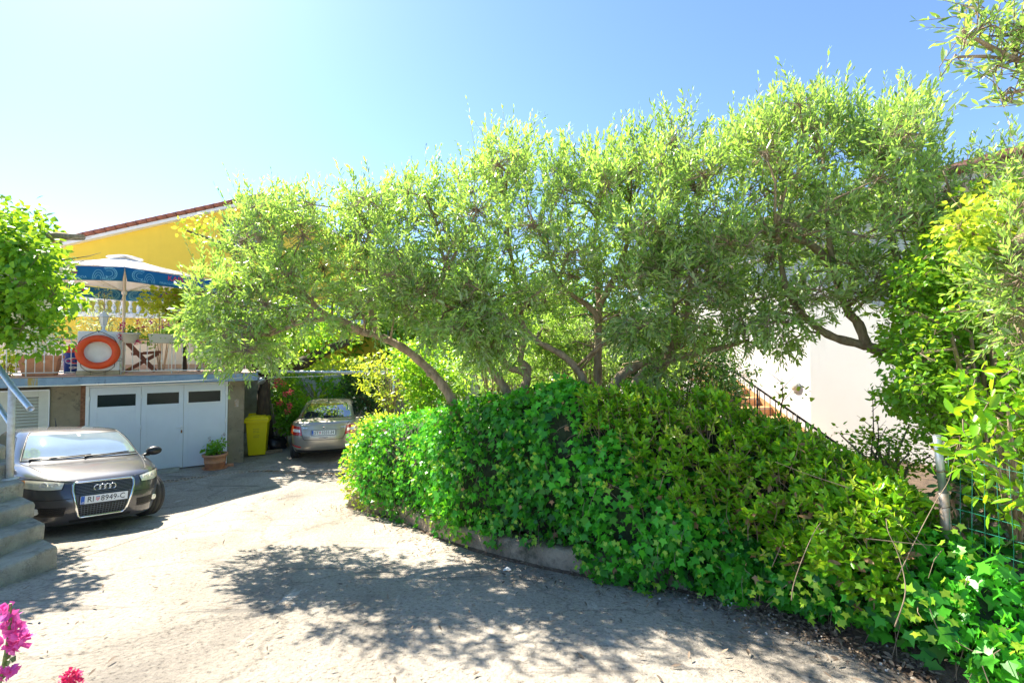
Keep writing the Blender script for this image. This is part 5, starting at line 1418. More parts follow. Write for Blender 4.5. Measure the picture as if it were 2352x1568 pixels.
_leaf('ovate', [(0, 0, 0), (0.30, 0.16, 0.05), (0.33, 0.42, 0.05), (0, 0.42, 0), (0.17, 0.76, 0.01), (0, 1, -0.07), (-0.17, 0.76, 0.01), (-0.33, 0.42, 0.05), (-0.30, 0.16, 0.05)], [(0, 1, 2, 3), (3, 2, 4, 5), (3, 5, 6, 7), (0, 3, 7, 8)])
def _ivy():
    pts = []
    tips = [(-142, .36), (-72, .52), (0, .72), (72, .52), (142, .36)]       # five lobes seen from the middle
    notch = [(-180, .16), (-108, .28), (-32, .33), (32, .33), (108, .28)]
    V = [(0, 0.36, -0.02)]
    for (a, r), (b, q) in zip(notch, tips):
        V.append((q * 0 + r * sin(radians(a)), 0.36 + r * cos(radians(a)), 0.0)); V.append((q * sin(radians(b)), 0.36 + q * cos(radians(b)), -0.03 if abs(b) > 100 else 0.02))
    V.append((notch[0][1] * sin(pi), 0.36 - notch[0][1], 0))
    F = [(0, 1 + 2 * k + 2, 1 + 2 * k + 1, 1 + 2 * k) for k in range(5)]
    return V, F
_leaf('ivy', *_ivy())
_leaf('petal', [(-0.25, 0, 0), (0.25, 0, 0), (0.4, 0.8, 0.15), (-0.4, 0.8, 0.15)], [(0, 1, 2, 3)])
_leaf('blade', [(0, 0, 0), (0.04, 0.4, 0.0), (0.03, 0.75, -0.06), (0, 1, -0.2), (-0.03, 0.75, -0.06), (-0.04, 0.4, 0.0)], [(0, 1, 2, 3), (0, 3, 4, 5)])
def axes(d, n):
    y = nrm(d); x = np.cross(y, n); bad = np.linalg.norm(x, axis=1) < 1e-4
    x[bad] = np.cross(y[bad], np.array([0.3, 0.5, 0.8])); x = nrm(x); return x, y, np.cross(x, y)
class Cloud:
    """collects leaves as arrays, then links them as one mesh"""
    def __init__(s): s.V, s.F, s.T, s.n = [], [], [], 0
    def leaves(s, kind, pos, d, n, size, tint):
        if len(pos) == 0: return s
        V, F = LEAF[kind]; x, y, z = axes(np.asarray(d, float), np.asarray(n, float))
        size = np.broadcast_to(np.asarray(size, float), (len(pos),))[:, None, None]
        P = pos[:, None, :] + size * (V[None, :, 0:1] * x[:, None] + V[None, :, 1:2] * y[:, None] + V[None, :, 2:3] * z[:, None])
        k, m = P.shape[:2]
        s.V.append(P.reshape(-1, 3)); s.F.append((F[None] + (np.arange(k) * m)[:, None, None] + s.n).reshape(-1, 4))
        s.T.append(np.repeat(np.broadcast_to(np.asarray(tint, float), (k,)), m)); s.n += k * m
        return s
    def twigs(s, a, b, r, tint=0.5, bow=None):
        """three-sided bent twigs from a to b"""
        a, b = np.asarray(a, float), np.asarray(b, float); k = len(a)
        if k == 0: return s
        mid = (a + b) / 2 + (bow if bow is not None else 0)
        d = nrm(b - a); x, y, z = axes(d, np.tile([0.2, 0.35, 0.9], (k, 1)))
        r = np.broadcast_to(np.asarray(r, float), (k,))[:, None]
        rows = []
        for p, f in ((a, 1.0), (mid, 0.8), (b, 0.4)):
            for w in (0, 2.094, 4.189): rows.append(p + r * f * (x * cos(w) + z * sin(w)))
        P = np.stack(rows, 1); F = []
        for i in range(2):
            for j in range(3): F.append((i * 3 + j, i * 3 + (j + 1) % 3, i * 3 + 3 + (j + 1) % 3, i * 3 + 3 + j))
        F = np.array(F)
        s.V.append(P.reshape(-1, 3)); s.F.append((F[None] + (np.arange(k) * 9)[:, None, None] + s.n).reshape(-1, 4)); s.T.append(np.full(k * 9, tint)); s.n += k * 9
        return s
    def build(s, name, m, parent=None, stuff=True):
        V, F, T = np.concatenate(s.V), np.concatenate(s.F), np.concatenate(s.T)
        me = bpy.data.meshes.new(name)
        me.vertices.add(len(V)); me.vertices.foreach_set('co', V.astype(np.float32).ravel())
        me.loops.add(F.size); me.loops.foreach_set('vertex_index', F.astype(np.int32).ravel())
        me.polygons.add(len(F)); me.polygons.foreach_set('loop_start', np.arange(0, F.size, 4, dtype=np.int32))
        at_ = me.attributes.new('tint', 'FLOAT', 'POINT'); at_.data.foreach_set('value', np.clip(T, 0, 1).astype(np.float32))
        me.materials.append(m); me.update(calc_edges=True)
        o = bpy.data.objects.new(name, me); link(o, parent)
        if stuff: o['kind'] = 'stuff'
        return o
_shared = {}
def leaf_objects(kind, m, pos, d, n, size, tint, parent, name='leaf'):
    """single leaves that can be picked apart: one object each, sharing mesh data"""
    x, y, z = axes(np.asarray(d, float), np.asarray(n, float))
    for i in range(len(pos)):
        q = int(np.clip(round(tint[i] * 7), 0, 7)); key = (kind, m.name, q)
        if key not in _shared:
            c = Cloud(); c.leaves(kind, np.zeros((1, 3)), [[0, 1, 0]], [[0, 0, 1]], 1.0, q / 7); o = c.build(name, m, parent, False); _shared[key] = o.data
        else:
            o = bpy.data.objects.new(name, _shared[key]); link(o, parent)
        k = float(size[i])
        o.matrix_basis = Matrix(((x[i][0] * k, y[i][0] * k, z[i][0] * k, pos[i][0]), (x[i][1] * k, y[i][1] * k, z[i][1] * k, pos[i][1]), (x[i][2] * k, y[i][2] * k, z[i][2] * k, pos[i][2]), (0, 0, 0, 1)))
def ats(L): return np.array([tuple(at(*q[:3])) for q in L])
def inpoly(P, x, y):
    P = np.array(P, float); r = np.zeros(len(x), bool); j = len(P) - 1
    for i in range(len(P)):
        c = ((P[i, 1] > y) != (P[j, 1] > y)) & (x < (P[j, 0] - P[i, 0]) * (y - P[i, 1]) / (P[j, 1] - P[i, 1] + 1e-12) + P[i, 0]); r ^= c; j = i
    return r
UPV = np.array([0, 0, 1.0])

def sprays(leafc, twigc, p, a, L, kind, size, pairs=8, tint=0.5, curl=0.25, spread=0.75, blossom=None):
    """leafy shoots: p starts, a directions, L lengths"""
    S = len(p); a = nrm(a)
    x, y, z = axes(a, rnd_dirs(S))
    cur = RNG.normal(0, curl, (S, 3)) + UPV * 0.12
    tint = np.broadcast_to(np.asarray(tint, float), (S,))
    end = p + a * L[:, None] + cur * L[:, None] * 0.35
    twigc.twigs(p, end, 0.0022, 0.4, cur * L[:, None] * 0.08)
    for k in range(pairs):
        t = (k + 0.7) / pairs
        q = p + a * (L * t)[:, None] + cur * (L * t * t)[:, None] * 0.35
        w = k * 1.57 + RNG.uniform(0, 0.5, S)
        for sg in (0, pi):
            rad = x * np.cos(w + sg)[:, None] + z * np.sin(w + sg)[:, None]
            sp = spread * (1 - 0.5 * t)
            d = a * (1 - 0.35 * (1 - t)) + rad * sp + RNG.normal(0, 0.22, (S, 3))
            n = np.cross(d, np.cross(a, d)) + RNG.normal(0, 0.5, (S, 3)) + UPV * 0.5
            keep = RNG.random(S) < 0.9
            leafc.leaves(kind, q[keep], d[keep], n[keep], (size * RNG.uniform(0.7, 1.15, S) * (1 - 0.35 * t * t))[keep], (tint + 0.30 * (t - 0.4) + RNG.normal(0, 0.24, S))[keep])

# ================================================================ olive trees
OUT = [(505, 650), (515, 590), (548, 560), (562, 480), (610, 455), (700, 452), (748, 500), (800, 462), (880, 440), (950, 440), (985, 400), (1060, 385), (1110, 345), (1200, 360), (1260, 385), (1330, 350), (1390, 345), (1440, 350), (1500, 320), (1560, 325), (1610, 365), (1680, 310), (1740, 280), (1820, 228), (1920, 228), (1990, 275), (2060, 250), (2095, 262), (2108, 340), (2085, 420), (2120, 470), (2190, 440), (2235, 520), (2215, 610), (2140, 660), (2020, 675), (1900, 675), (1840, 720), (1800, 800), (1740, 790), (1660, 765), (1600, 800), (1520, 800), (1440, 770), (1400, 700), (1340, 665), (1260, 690), (1210, 760), (1150, 790), (1060, 785), (1000, 745), (900, 735), (800, 715), (710, 740), (650, 795), (600, 835), (535, 840), (485, 800), (425, 775), (415, 750), (485, 705)]
def crown_depth(px): return float(np.interp(px, [400, 800, 1250, 1600, 1900, 2150], [6.1, 6.1, 5.9, 5.5, 5.0, 4.7]))
def make_crown_clumps(n, seed):
    r = np.random.default_rng(seed); C = []
    tries = 0
    while len(C) < n and tries < 60000:
        tries += 1
        px, py = r.uniform(390, 2240), r.uniform(225, 870)
        if not inpoly(OUT, np.array([px]), np.array([py]))[0]: continue
        y0 = crown_depth(px); top = 225 + abs(px - 1900) * 0.12
        low = np.clip((py - 420) / 350, 0, 1)
        Y = y0 + r.uniform(-0.95, 0.95) * (1 - 0.25 * low) - 0.25 * low
        p = np.array(at(px, py, Y)); rad = r.uniform(0.17, 0.40)
        if all(np.linalg.norm(p - q[0]) > 0.66 * (rad + q[1]) for q in C): C.append((p, rad, px, py))
    return C
CL = make_crown_clumps(300, 11)
# boughs hanging forward over the hedge
for poly, Ya, Yb, n_, sd in (([(850, 580), (1080, 520), (1130, 640), (1090, 765), (1000, 775), (900, 725)], 4.9, 5.4, 20, 1), ([(1390, 540), (1560, 480), (1760, 520), (1800, 700), (1750, 795), (1650, 775), (1560, 795), (1430, 785), (1390, 660)], 4.5, 5.0, 20, 2), ([(450, 650), (640, 600), (700, 700), (640, 790), (530, 840), (440, 780)], 5.3, 5.7, 14, 3), ([(1820, 560), (2050, 520), (2160, 640), (2000, 700), (1860, 690)], 4.2, 4.5, 5, 4), ([(1150, 480), (1700, 420), (1980, 430), (1940, 690), (1700, 760), (1560, 760), (1400, 680), (1200, 640)], 6.4, 7.2, 28, 5), ([(1040, 700), (1180, 690), (1190, 790), (1100, 835), (1040, 790)], 5.1, 5.5, 9, 6), ([(1440, 760), (1600, 770), (1630, 855), (1480, 855)], 4.8, 5.2, 6, 7), ([(1240, 700), (1340, 720), (1330, 825), (1240, 810)], 6.1, 6.4, 9, 8)):
    r = np.random.default_rng(sd); k = 0
    while k < n_:
        px, py = r.uniform(430, 2170), r.uniform(470, 850)
        if inpoly(poly, np.array([px]), np.array([py]))[0]:
            Y = r.uniform(Ya, Yb); CL.append((np.array(at(px, py, Y)), r.uniform(0.16, 0.30), px, py)); k += 1
TREES = [
    ('gnarled olive tree with a trunk leaning far out to the left over the drive', [
        [(1044, 945, 5.95), (1030, 905, 5.95), (1003, 868, 5.95), (965, 830, 6.0), (924, 798, 6.0), (870, 772, 6.05), (830, 762, 6.05), (788, 748, 6.1), (750, 725, 6.1), (715, 692, 6.1), (690, 665, 6.1), (670, 642, 6.1), (644, 595, 6.1)],
        [(830, 762, 6.05), (780, 735, 6.0), (700, 738, 5.8), (620, 770, 5.6)], [(715, 692, 6.1), (640, 660, 5.9), (540, 660, 5.8)], [(870, 772, 6.05), (850, 700, 6.2), (840, 600, 6.3), (850, 520, 6.3)], [(670, 642, 6.1), (600, 560, 6.2), (580, 500, 6.2)]], (380, 880)),
    ('olive tree with twin pale stems rising close together from the ivy hedge', [
        [(1172, 925, 5.85), (1167, 905, 5.85), (1152, 881, 5.85), (1130, 850, 5.85), (1121, 827, 5.9), (1110, 799, 5.9), (1095, 760, 5.95), (1060, 690, 6.0), (1020, 600, 6.1), (1000, 500, 6.1)],
        [(1195, 920, 5.9), (1203, 893, 5.9), (1210, 873, 5.9), (1204, 856, 5.9), (1169, 843, 5.85), (1152, 824, 5.85), (1136, 801, 5.85), (1107, 770, 5.8), (1060, 720, 5.6), (980, 680, 5.4)],
        [(1210, 870, 5.9), (1212, 842, 5.95), (1195, 830, 5.95), (1200, 801, 6.0), (1204, 767, 6.1), (1190, 680, 6.2), (1170, 560, 6.3), (1160, 450, 6.3)]], (880, 1200)),
    ('olive tree with one upright trunk and a slanting stem, bare twigs in its fork', [
        [(1352, 915, 5.7), (1344, 885, 5.7), (1330, 853, 5.7), (1295, 818, 5.7), (1255, 795, 5.7), (1232, 781, 5.75), (1180, 720, 5.8)],
        [(1373, 915, 6.0), (1373, 875, 6.0), (1373, 816, 6.0), (1374, 753, 6.0), (1370, 724, 6.0), (1347, 699, 6.0), (1324, 685, 5.95), (1280, 640, 5.9), (1250, 560, 6.0)],
        [(1374, 735, 6.0), (1376, 700, 6.05), (1370, 640, 6.1), (1365, 560, 6.1), (1380, 460, 6.1)], [(1376, 700, 6.05), (1410, 640, 5.9), (1440, 560, 5.8), (1450, 470, 5.8)]], (1200, 1480)),
    ('olive tree whose stems bow out to the right above the bay hedge', [
        [(1405, 915, 5.4), (1415, 881, 5.4), (1438, 853, 5.4), (1484, 832, 5.4), (1530, 804, 5.4), (1567, 790, 5.4), (1572, 750, 5.4), (1585, 660, 5.4), (1600, 540, 5.5), (1600, 440, 5.5)],
        [(1440, 930, 5.3), (1446, 907, 5.3), (1467, 867, 5.3), (1524, 832, 5.3), (1595, 813, 5.2), (1660, 798, 5.1), (1720, 780, 5.0)],
        [(1475, 930, 5.3), (1484, 910, 5.3), (1530, 830, 5.3), (1550, 767, 5.3), (1540, 680, 5.3), (1520, 560, 5.4)]], (1480, 1710)),
    ('tall olive tree leaning in from the right before the white house', [
        [(2215, 1100, 4.6), (2180, 960, 4.6), (2112, 853, 4.6), (2049, 824, 4.6), (2007, 800, 4.65), (1979, 791, 4.7), (1920, 776, 4.8), (1882, 755, 4.85), (1836, 713, 4.9), (1800, 640, 5.0), (1790, 520, 5.1), (1800, 400, 5.1)],
        [(1989, 792, 4.68), (1972, 744, 4.7), (1945, 710, 4.75), (1915, 620, 4.9), (1900, 500, 5.0), (1890, 360, 5.0)],
        [(2180, 900, 4.6), (2153, 793, 4.7), (2118, 727, 4.7), (2070, 620, 4.75), (2030, 480, 4.8), (2020, 350, 4.8)], [(1915, 620, 4.9), (1860, 560, 4.8), (1780, 545, 4.7)], [(2070, 620, 4.75), (2132, 535, 4.5), (2181, 521, 4.4), (2250, 470, 4.3)]], (1710, 2260))]
def olive_tree(label, limbs, span, clumps, wood_r=0.062, leaf=0.098, spr=44, tip=0.013, leaders=()):
    base = at(*limbs[0][0]); t = thing('olive_tree', label, 'tree', group='olive trees behind the hedge')
    allp = []
    for k, Lb in enumerate(limbs):
        pts = [at(*q) for q in Lb]
        main = k == 0 or Lb[0][1] > 890
        if main:
            g = pts[0].copy(); g.z = h(g.y) - 0.1; g.x += 0.05; pts = [g, g.lerp(pts[0], 0.55) + Vector((0.03, 0, 0))] + pts
        pts = smooth_line(pts, 4)
        r0 = wood_r if main else wood_r * 0.6
        rr = [(r0 * (1 - i / len(pts)) ** 0.8 + tip) * (1 + 0.10 * sin(i * 1.9 + k)) for i in range(len(pts))]
        b = MB(); b.tube(pts, rr, 9)
        if main and len(pts) > 12:                                  # knots and pruned stubs
            for i in (9, 17):
                if i < len(pts) - 3:
                    dv = Vector((RNG.normal(), RNG.normal(), RNG.normal())).normalized(); b.tube([pts[i], pts[i] + dv * rr[i] * 1.5], [rr[i] * 0.6, rr[i] * 0.42], 7)
        b.build('trunk' if k == 0 else ('stem' if main else 'limb'), M['bark'], t)
        allp += [np.array(p) for p in pts[len(pts) // 3:]]
    allp = np.array(allp)
    lc, tc, bc = Cloud(), Cloud(), Cloud()
    br = MB()
    for (p, rad, px, py) in clumps:
        j = np.argmin(np.linalg.norm(allp - p, axis=1) + 0.6 * np.maximum(0, allp[:, 2] - p[2])); q = Vector(allp[j]); c = Vector(p)
        mid = q.lerp(c, 0.5) + Vector((RNG.normal(0, 0.08), RNG.normal(0, 0.08), 0.10))
        if (c - q).length > 0.12: br.tube([q, q.lerp(mid, 0.6), mid, mid.lerp(c, 0.6), c], [1.25 * tip, 1.1 * tip, 0.9 * tip, 0.7 * tip, 0.45 * tip], 5)
        up = np.clip((600 - py) / 250, -0.6, 1.0)
        S = int(spr * (rad / 0.35) ** 2)
        d = rnd_dirs(S); d[:, 2] = d[:, 2] * 0.8 + 0.12 * up; d = nrm(d)
        pos = p + d * (rad * RNG.uniform(0.35, 1.0, S) ** 0.6)[:, None]
        ax = d * 0.55 + UPV * (0.45 + 0.35 * up) + RNG.normal(0, 0.35, (S, 3))
        if py > 690: ax = ax - UPV * 0.75
        Ls = RNG.uniform(0.14, 0.26, S) * (1 + 0.35 * max(0, up))
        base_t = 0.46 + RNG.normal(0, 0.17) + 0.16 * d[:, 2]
        start = pos - nrm(ax) * (Ls * 0.3)[:, None]
        tc.twigs(np.tile(p, (S, 1)), start, 0.0035, 0.4, RNG.normal(0, 0.03, (S, 3)))
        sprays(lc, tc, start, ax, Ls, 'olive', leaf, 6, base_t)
        f = RNG.random(S) < 0.22                                      # blossom
        if f.any():
            m = 11; bp = np.repeat(start[f] + nrm(ax[f]) * (Ls[f] * 0.5)[:, None], m, 0); dd = rnd_dirs(len(bp))
            bc.leaves('petal', bp + dd * RNG.uniform(0.005, 0.028, (len(bp), 1)), dd, rnd_dirs(len(bp)), RNG.uniform(0.009, 0.015, len(bp)), RNG.random(len(bp)))
    for (p, e) in leaders:
        m = 7; P = np.tile(p, (m, 1)) + RNG.normal(0, 0.07, (m, 3)); a = np.tile(e - p, (m, 1)) + RNG.normal(0, 0.12, (m, 3)); Ln = np.linalg.norm(a, axis=1) * np.array([1.08, 0.95, 0.85, 0.8, 0.7, 0.65, 0.6])
        sprays(lc, tc, P, a, Ln, 'olive', leaf * 0.95, 12, 0.5 + RNG.normal(0, 0.08, m), 0.10, 0.6)
    lc.build('crown', M['olive'], t); tc.build('twigs', M['twig'], t); br.build('branches', M['bark'], t)['kind'] = 'stuff'
    if bc.V: bc.build('blossom', M['blossom'], t)
    return t, lc
# leader shoots along the skyline give the ragged outline
SKY = [(470, 545), (560, 440), (620, 432), (660, 445), (725, 470), (760, 490), (810, 450), (870, 425), (905, 425), (950, 425), (985, 375), (1010, 380), (1060, 365), (1105, 322), (1125, 318), (1190, 325), (1205, 335), (1260, 370), (1290, 340), (1340, 335), (1380, 318), (1400, 335), (1432, 315), (1455, 340), (1500, 285), (1525, 300), (1560, 310), (1600, 340), (1640, 330), (1680, 285), (1700, 280), (1740, 258), (1770, 240), (1830, 195), (1860, 200), (1905, 190), (1925, 205), (1960, 245), (1990, 255), (2030, 265), (2065, 225), (2095, 200), (2100, 230), (2125, 290), (2110, 330), (2120, 350), (2125, 450)]
for (label, limbs, span) in TREES:
    cl = [c for c in CL if span[0] <= c[2] < span[1]]; lead = []
    for (sx, sy) in SKY:
        if span[0] <= sx < span[1]:
            p = np.array(at(sx, sy + 88, crown_depth(sx) + RNG.uniform(-0.3, 0.4)))
            cl.append((p, 0.15, sx, sy - 100))
            lead.append((p, np.array(at(sx + RNG.normal(0, 8), sy - 22, float(p[1])))))
    olive_tree(label, limbs, span, cl, leaders=lead)
# olive on the right edge, near, and the twig that hangs in at the top right
RC = []
r_ = np.random.default_rng(5)
for (px, py, Y, rad) in [(2340, 480, 2.9, .2), (2345, 590, 2.8, .2), (2345, 640, 2.7, .22), (2290, 640, 3.0, .18), (2350, 720, 2.7, .2), (2320, 700, 2.9, .16), (2380, 560, 2.8, .25), (2400, 680, 2.7, .25), (2350, 790, 2.7, .13), (2230, 415, 3.9, .15), (2170, 440, 4.2, .18), (2280, 385, 3.6, .15), (2325, 360, 3.4, .13), (2200, 380, 4.0, .13), (2140, 490, 4.3, .18), (2100, 620, 4.4, .2), (2390, 400, 3.2, .15)]:
    RC.append((np.array(at(px, py, Y)), rad, px, py))
olive_tree('olive tree at the right edge with a thick pale trunk and drooping leafy twigs', [[(2420, 900, 2.9), (2370, 760, 2.9), (2325, 640, 2.95), (2312, 590, 2.95), (2290, 520, 3.2), (2230, 450, 3.8), (2150, 470, 4.2)], [(2312, 590, 2.95), (2370, 520, 2.9), (2400, 440, 2.9)]], (0, 0), RC, 0.075, 0.075, 75, 0.008)
TC = [(np.array(at(px, py, Y)), rad, px, 640) for (px, py, Y, rad) in [(2335, 120, 1.9, .10), (2300, 85, 1.9, .085), (2255, 65, 1.9, .07), (2215, 90, 1.9, .06), (2240, 20, 1.9, .065), (2350, 60, 1.9, .08), (2320, 200, 1.9, .065), (2365, 190, 1.9, .08), (2370, 10, 1.9, .05), (2195, 125, 1.9, .045), (2290, 150, 1.9, .055)]]
olive_tree('olive branch reaching into the sky from a tree standing out of view', [[(2900, 160, 1.8), (2600, 150, 1.85), (2420, 150, 1.9), (2340, 140, 1.9), (2260, 130, 1.9), (2190, 132, 1.9)], [(2340, 140, 1.9), (2260, 100, 1.9), (2210, 70, 1.9)], [(2420, 160, 1.9), (2370, 200, 1.9), (2310, 215, 1.9)]], (0, 0), TC, 0.010, 0.062, 170, 0.004)

# ================================================================ hedge along the kerb
TOPY = [(780, 1085), (812, 1000), (830, 962), (900, 952), (1000, 928), (1100, 912), (1200, 896), (1300, 884), (1400, 886), (1600, 908), (1700, 938), (1800, 980), (1900, 1034), (2000, 1098), (2100, 1160), (2200, 1180), (2380, 1400)]
back_end = gnd(823, 1078)
HBL = [back_end + Vector((0.16, 0, 0)), back_end.lerp(KB[0], 0.35) + Vector((0.20, 0, 0)), back_end.lerp(KB[0], 0.7) + Vector((0.12, 0, 0))] + KB
HPX = [823, 822, 818] + [q[0] for q in KPX]
HL = smooth_line(HBL, 8)
HPXs = np.interp(np.linspace(0, len(HBL) - 1, len(HL)), range(len(HBL)), HPX)
HN = np.array([tuple(side(HL, i)) for i in range(len(HL))])
for i in range(2): HN = nrm(np.concatenate([HN[:1], (HN[:-2] + HN[1:-1] * 2 + HN[2:]) / 4, HN[-1:]]))
HP = np.array([(p.x, p.y, h(p.y)) for p in HL])
HH = []
for i, p in enumerate(HL):
    px = HPXs[i]
    if i < 24: z = at(818, 960, p.y).z + 0.0
    else: z = at(px, float(np.interp(px, [q[0] for q in TOPY], [q[1] for q in TOPY])), p.y + 0.45).z
    HH.append(z - h(p.y))
HH = np.array(HH); HH[:24] = np.minimum(HH[:24], 1.5)
for i in range(4): HH = np.concatenate([HH[:1], (HH[:-2] + HH[1:-1] * 2 + HH[2:]) / 4, HH[-1:]])
ARC = np.concatenate([[0], np.cumsum(np.linalg.norm(np.diff(HP, axis=0), axis=1))])
def hedge_pt(u, v, inn, Hs=None, top_d=0.75, foot=0.16):
    """u arc length, v 0 foot .. 1 top edge .. 2 back of the top; inn = distance inside the surface"""
    f = np.interp(u, ARC, range(len(ARC))); i = np.clip(f.astype(int), 0, len(ARC) - 2); t = (f - i)[:, None]
    P = HP[i] * (1 - t) + HP[i + 1] * t; N = nrm(HN[i] * (1 - t) + HN[i + 1] * t); H = np.interp(u, ARC, HH if Hs is None else Hs); px = np.interp(u, ARC, HPXs)
    if isinstance(foot, float): foot = np.interp(px, [830, 960, 1130, 1310, 1360, 1540, 1600], [0.0, 0.06, 0.14, 0.13, 0.02, 0.05, 0.05])
    ov = np.interp(px, [822, 850, 950, 1300, 1380, 1520, 1620], [0.05, 0.12, 0.03, 0, 0.10, 0.12, 0.06])
    vv = np.clip(v, 0, 1); w = np.clip(v - 1, 0, 1)
    bulge = 0.055 * np.sin(3.1 * u + 2 * vv) + 0.05 * np.sin(5.3 * u - 4 * vv + 1) + 0.045 * np.sin(11 * u + 7 * vv)
    d = 0.10 - 0.20 * np.sin(pi * np.minimum(1, vv * 0.9 + 0.05)) - bulge * 0.8 + inn + 0.10 * vv ** 4 + w * top_d - ov * (1 - vv)
    z = foot + (H - foot) * vv + 0.025 * np.sin(4.4 * u) * vv + 0.025 * np.sin(9.7 * u + 2) * vv + 0.10 * np.sin(pi * w) - 0.12 * w - inn * 0.6 * (v > 0.9)
    out = -N * (1 - 0.75 * np.clip((v - 0.75) / 0.4, 0, 1))[:, None] + UPV * (0.25 + 0.9 * np.clip((v - 0.75) / 0.4, 0, 1))[:, None]
    return P + N * d[:, None] + UPV * z[:, None], nrm(out), px
Umax = ARC[-1]
U_at = lambda px: float(ARC[np.argmin(np.abs(HPXs - px) + (np.arange(len(HPXs)) < 24) * 1e3)])
u1330, u1740, u1000 = U_at(1345), U_at(1740), U_at(960)
IVYH = HH * np.interp(ARC, [0, u1330 - 0.3, u1330 + 0.7, u1740, U_at(1990), Umax], [1, 1, 0.62, 0.40, 0.62, 1.1])
for k_ in np.where(HPXs > 1740)[0]: IVYH[k_] = min(max(IVYH[k_], 0.42), 0.75)

ivy = thing('ivy_hedge', 'dense ivy hedge with glossy lobed leaves hanging over the kerb', 'hedge')
bayh = thing('bay_hedge', 'bay laurel hedge with upright leafy shoots and some brown leaves above the ivy', 'hedge')
def core(Hs, name, parent, u0, u1, inset=0.22, lift=0.10):  # dark inner sheet standing in for the shade between the leaves
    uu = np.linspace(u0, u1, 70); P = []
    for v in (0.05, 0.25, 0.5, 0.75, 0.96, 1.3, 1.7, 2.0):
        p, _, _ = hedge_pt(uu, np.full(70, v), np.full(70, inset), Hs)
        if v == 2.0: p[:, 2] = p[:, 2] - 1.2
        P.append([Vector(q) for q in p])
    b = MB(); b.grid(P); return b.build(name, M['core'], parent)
core(IVYH, 'shade_core', ivy, 0.0, Umax, 0.24)
core(HH * 0.95, 'shade_core', bayh, u1330, U_at(2060), 0.42)
def ivy_layer(n, lo, hi, vmax=2.0):
    u = RNG.uniform(0, Umax, n * 2); w = np.interp(u, [0, 3, 4, Umax], [0.45, 0.7, 1, 1]); u = u[RNG.random(n * 2) < w][:n]; n = len(u)
    v = RNG.uniform(-0.04, 1.0, n) ; tp = RNG.random(n) < 0.34; v[tp] = RNG.uniform(0.95, vmax, tp.sum())
    right = u > u1740
    inn = RNG.uniform(lo, hi, n) + np.where(right & (v < 1), 0.1, 0)
    p, o, px = hedge_pt(u, v, inn, IVYH, 0.75)
    hole = np.sin(3.7 * u + 2.1 * v * 2) + np.sin(7.9 * u - 6.3 * v + 1.2) + np.sin(13.1 * u + 9.0 * v) * 0.8 + RNG.normal(0, 0.25, n)
    g = (hole < 1.25) | (RNG.random(n) < 0.18); u, v, p, o, right = u[g], v[g], p[g], o[g], right[g]; n = len(u)
    nn = o + RNG.normal(0, 0.50, (n, 3)); d = -UPV * 0.8 + RNG.normal(0, 0.55, (n, 3)) + o * 0.25
    sz = RNG.uniform(0.040, 0.108, n) * np.where(u < u1000, 0.8, 1.0)
    # hanging fringe over the kerb
    tint = 0.42 + RNG.normal(0, 0.22, n) + 0.12 * np.sin(2.2 * u + 3 * v) + np.where(u < u1000, 0.12, 0)
    return u, v, p, d, nn, sz, tint, o
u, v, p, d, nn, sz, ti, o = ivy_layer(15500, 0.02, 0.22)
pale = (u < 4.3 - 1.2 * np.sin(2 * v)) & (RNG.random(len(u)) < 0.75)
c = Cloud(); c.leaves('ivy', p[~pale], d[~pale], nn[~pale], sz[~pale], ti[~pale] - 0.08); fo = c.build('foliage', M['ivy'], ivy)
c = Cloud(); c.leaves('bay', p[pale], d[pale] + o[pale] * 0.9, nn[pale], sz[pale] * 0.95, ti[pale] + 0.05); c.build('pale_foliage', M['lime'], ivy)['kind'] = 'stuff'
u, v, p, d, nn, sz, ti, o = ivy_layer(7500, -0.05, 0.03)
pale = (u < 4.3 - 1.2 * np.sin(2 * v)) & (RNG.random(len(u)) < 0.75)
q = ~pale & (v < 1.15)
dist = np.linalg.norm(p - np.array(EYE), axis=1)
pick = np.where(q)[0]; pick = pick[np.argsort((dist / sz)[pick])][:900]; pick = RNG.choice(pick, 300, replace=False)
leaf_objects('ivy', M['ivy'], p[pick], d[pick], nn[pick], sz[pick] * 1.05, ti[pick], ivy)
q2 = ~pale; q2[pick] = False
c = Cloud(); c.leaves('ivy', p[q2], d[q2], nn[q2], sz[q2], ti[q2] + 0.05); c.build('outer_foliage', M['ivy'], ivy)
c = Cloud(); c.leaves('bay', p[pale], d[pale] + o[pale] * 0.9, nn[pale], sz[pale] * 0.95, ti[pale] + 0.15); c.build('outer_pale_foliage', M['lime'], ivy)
# fresh pale ivy shoots in little groups
k = 170; u = 3.5 + (Umax - 3.5) * RNG.random(k) ** 0.75; v = RNG.uniform(0.0, 0.95, k); v[u > u1740] = RNG.uniform(0.3, 1.8, (u > u1740).sum())
p, o, px = hedge_pt(u, v, np.full(k, -0.06), IVYH)
m = RNG.integers(2, 7, k); idx = np.repeat(np.arange(k), m); off = RNG.normal(0, 0.045, (len(idx), 3))
c = Cloud(); c.leaves('ivy', p[idx] + off, -UPV * 0.7 + RNG.normal(0, 0.6, (len(idx), 3)), o[idx] + RNG.normal(0, 0.35, (len(idx), 3)), RNG.uniform(0.035, 0.062, len(idx)), RNG.random(len(idx))); c.build('young_leaves', M['ivy_young'], ivy)
k = 150; u = RNG.uniform(1.5, u1740 + 0.3, k); v = RNG.uniform(0.0, 1.2, k); p, o, px = hedge_pt(u, v, RNG.uniform(-0.04, 0.05, k), IVYH)
c = Cloud(); c.leaves('ivy', p, -UPV + RNG.normal(0, 0.5, (k, 3)), o + RNG.normal(0, 0.5, (k, 3)), RNG.uniform(0.04, 0.075, k), RNG.random(k)); c.build('dry_leaves', M['brown_leaf'], ivy)
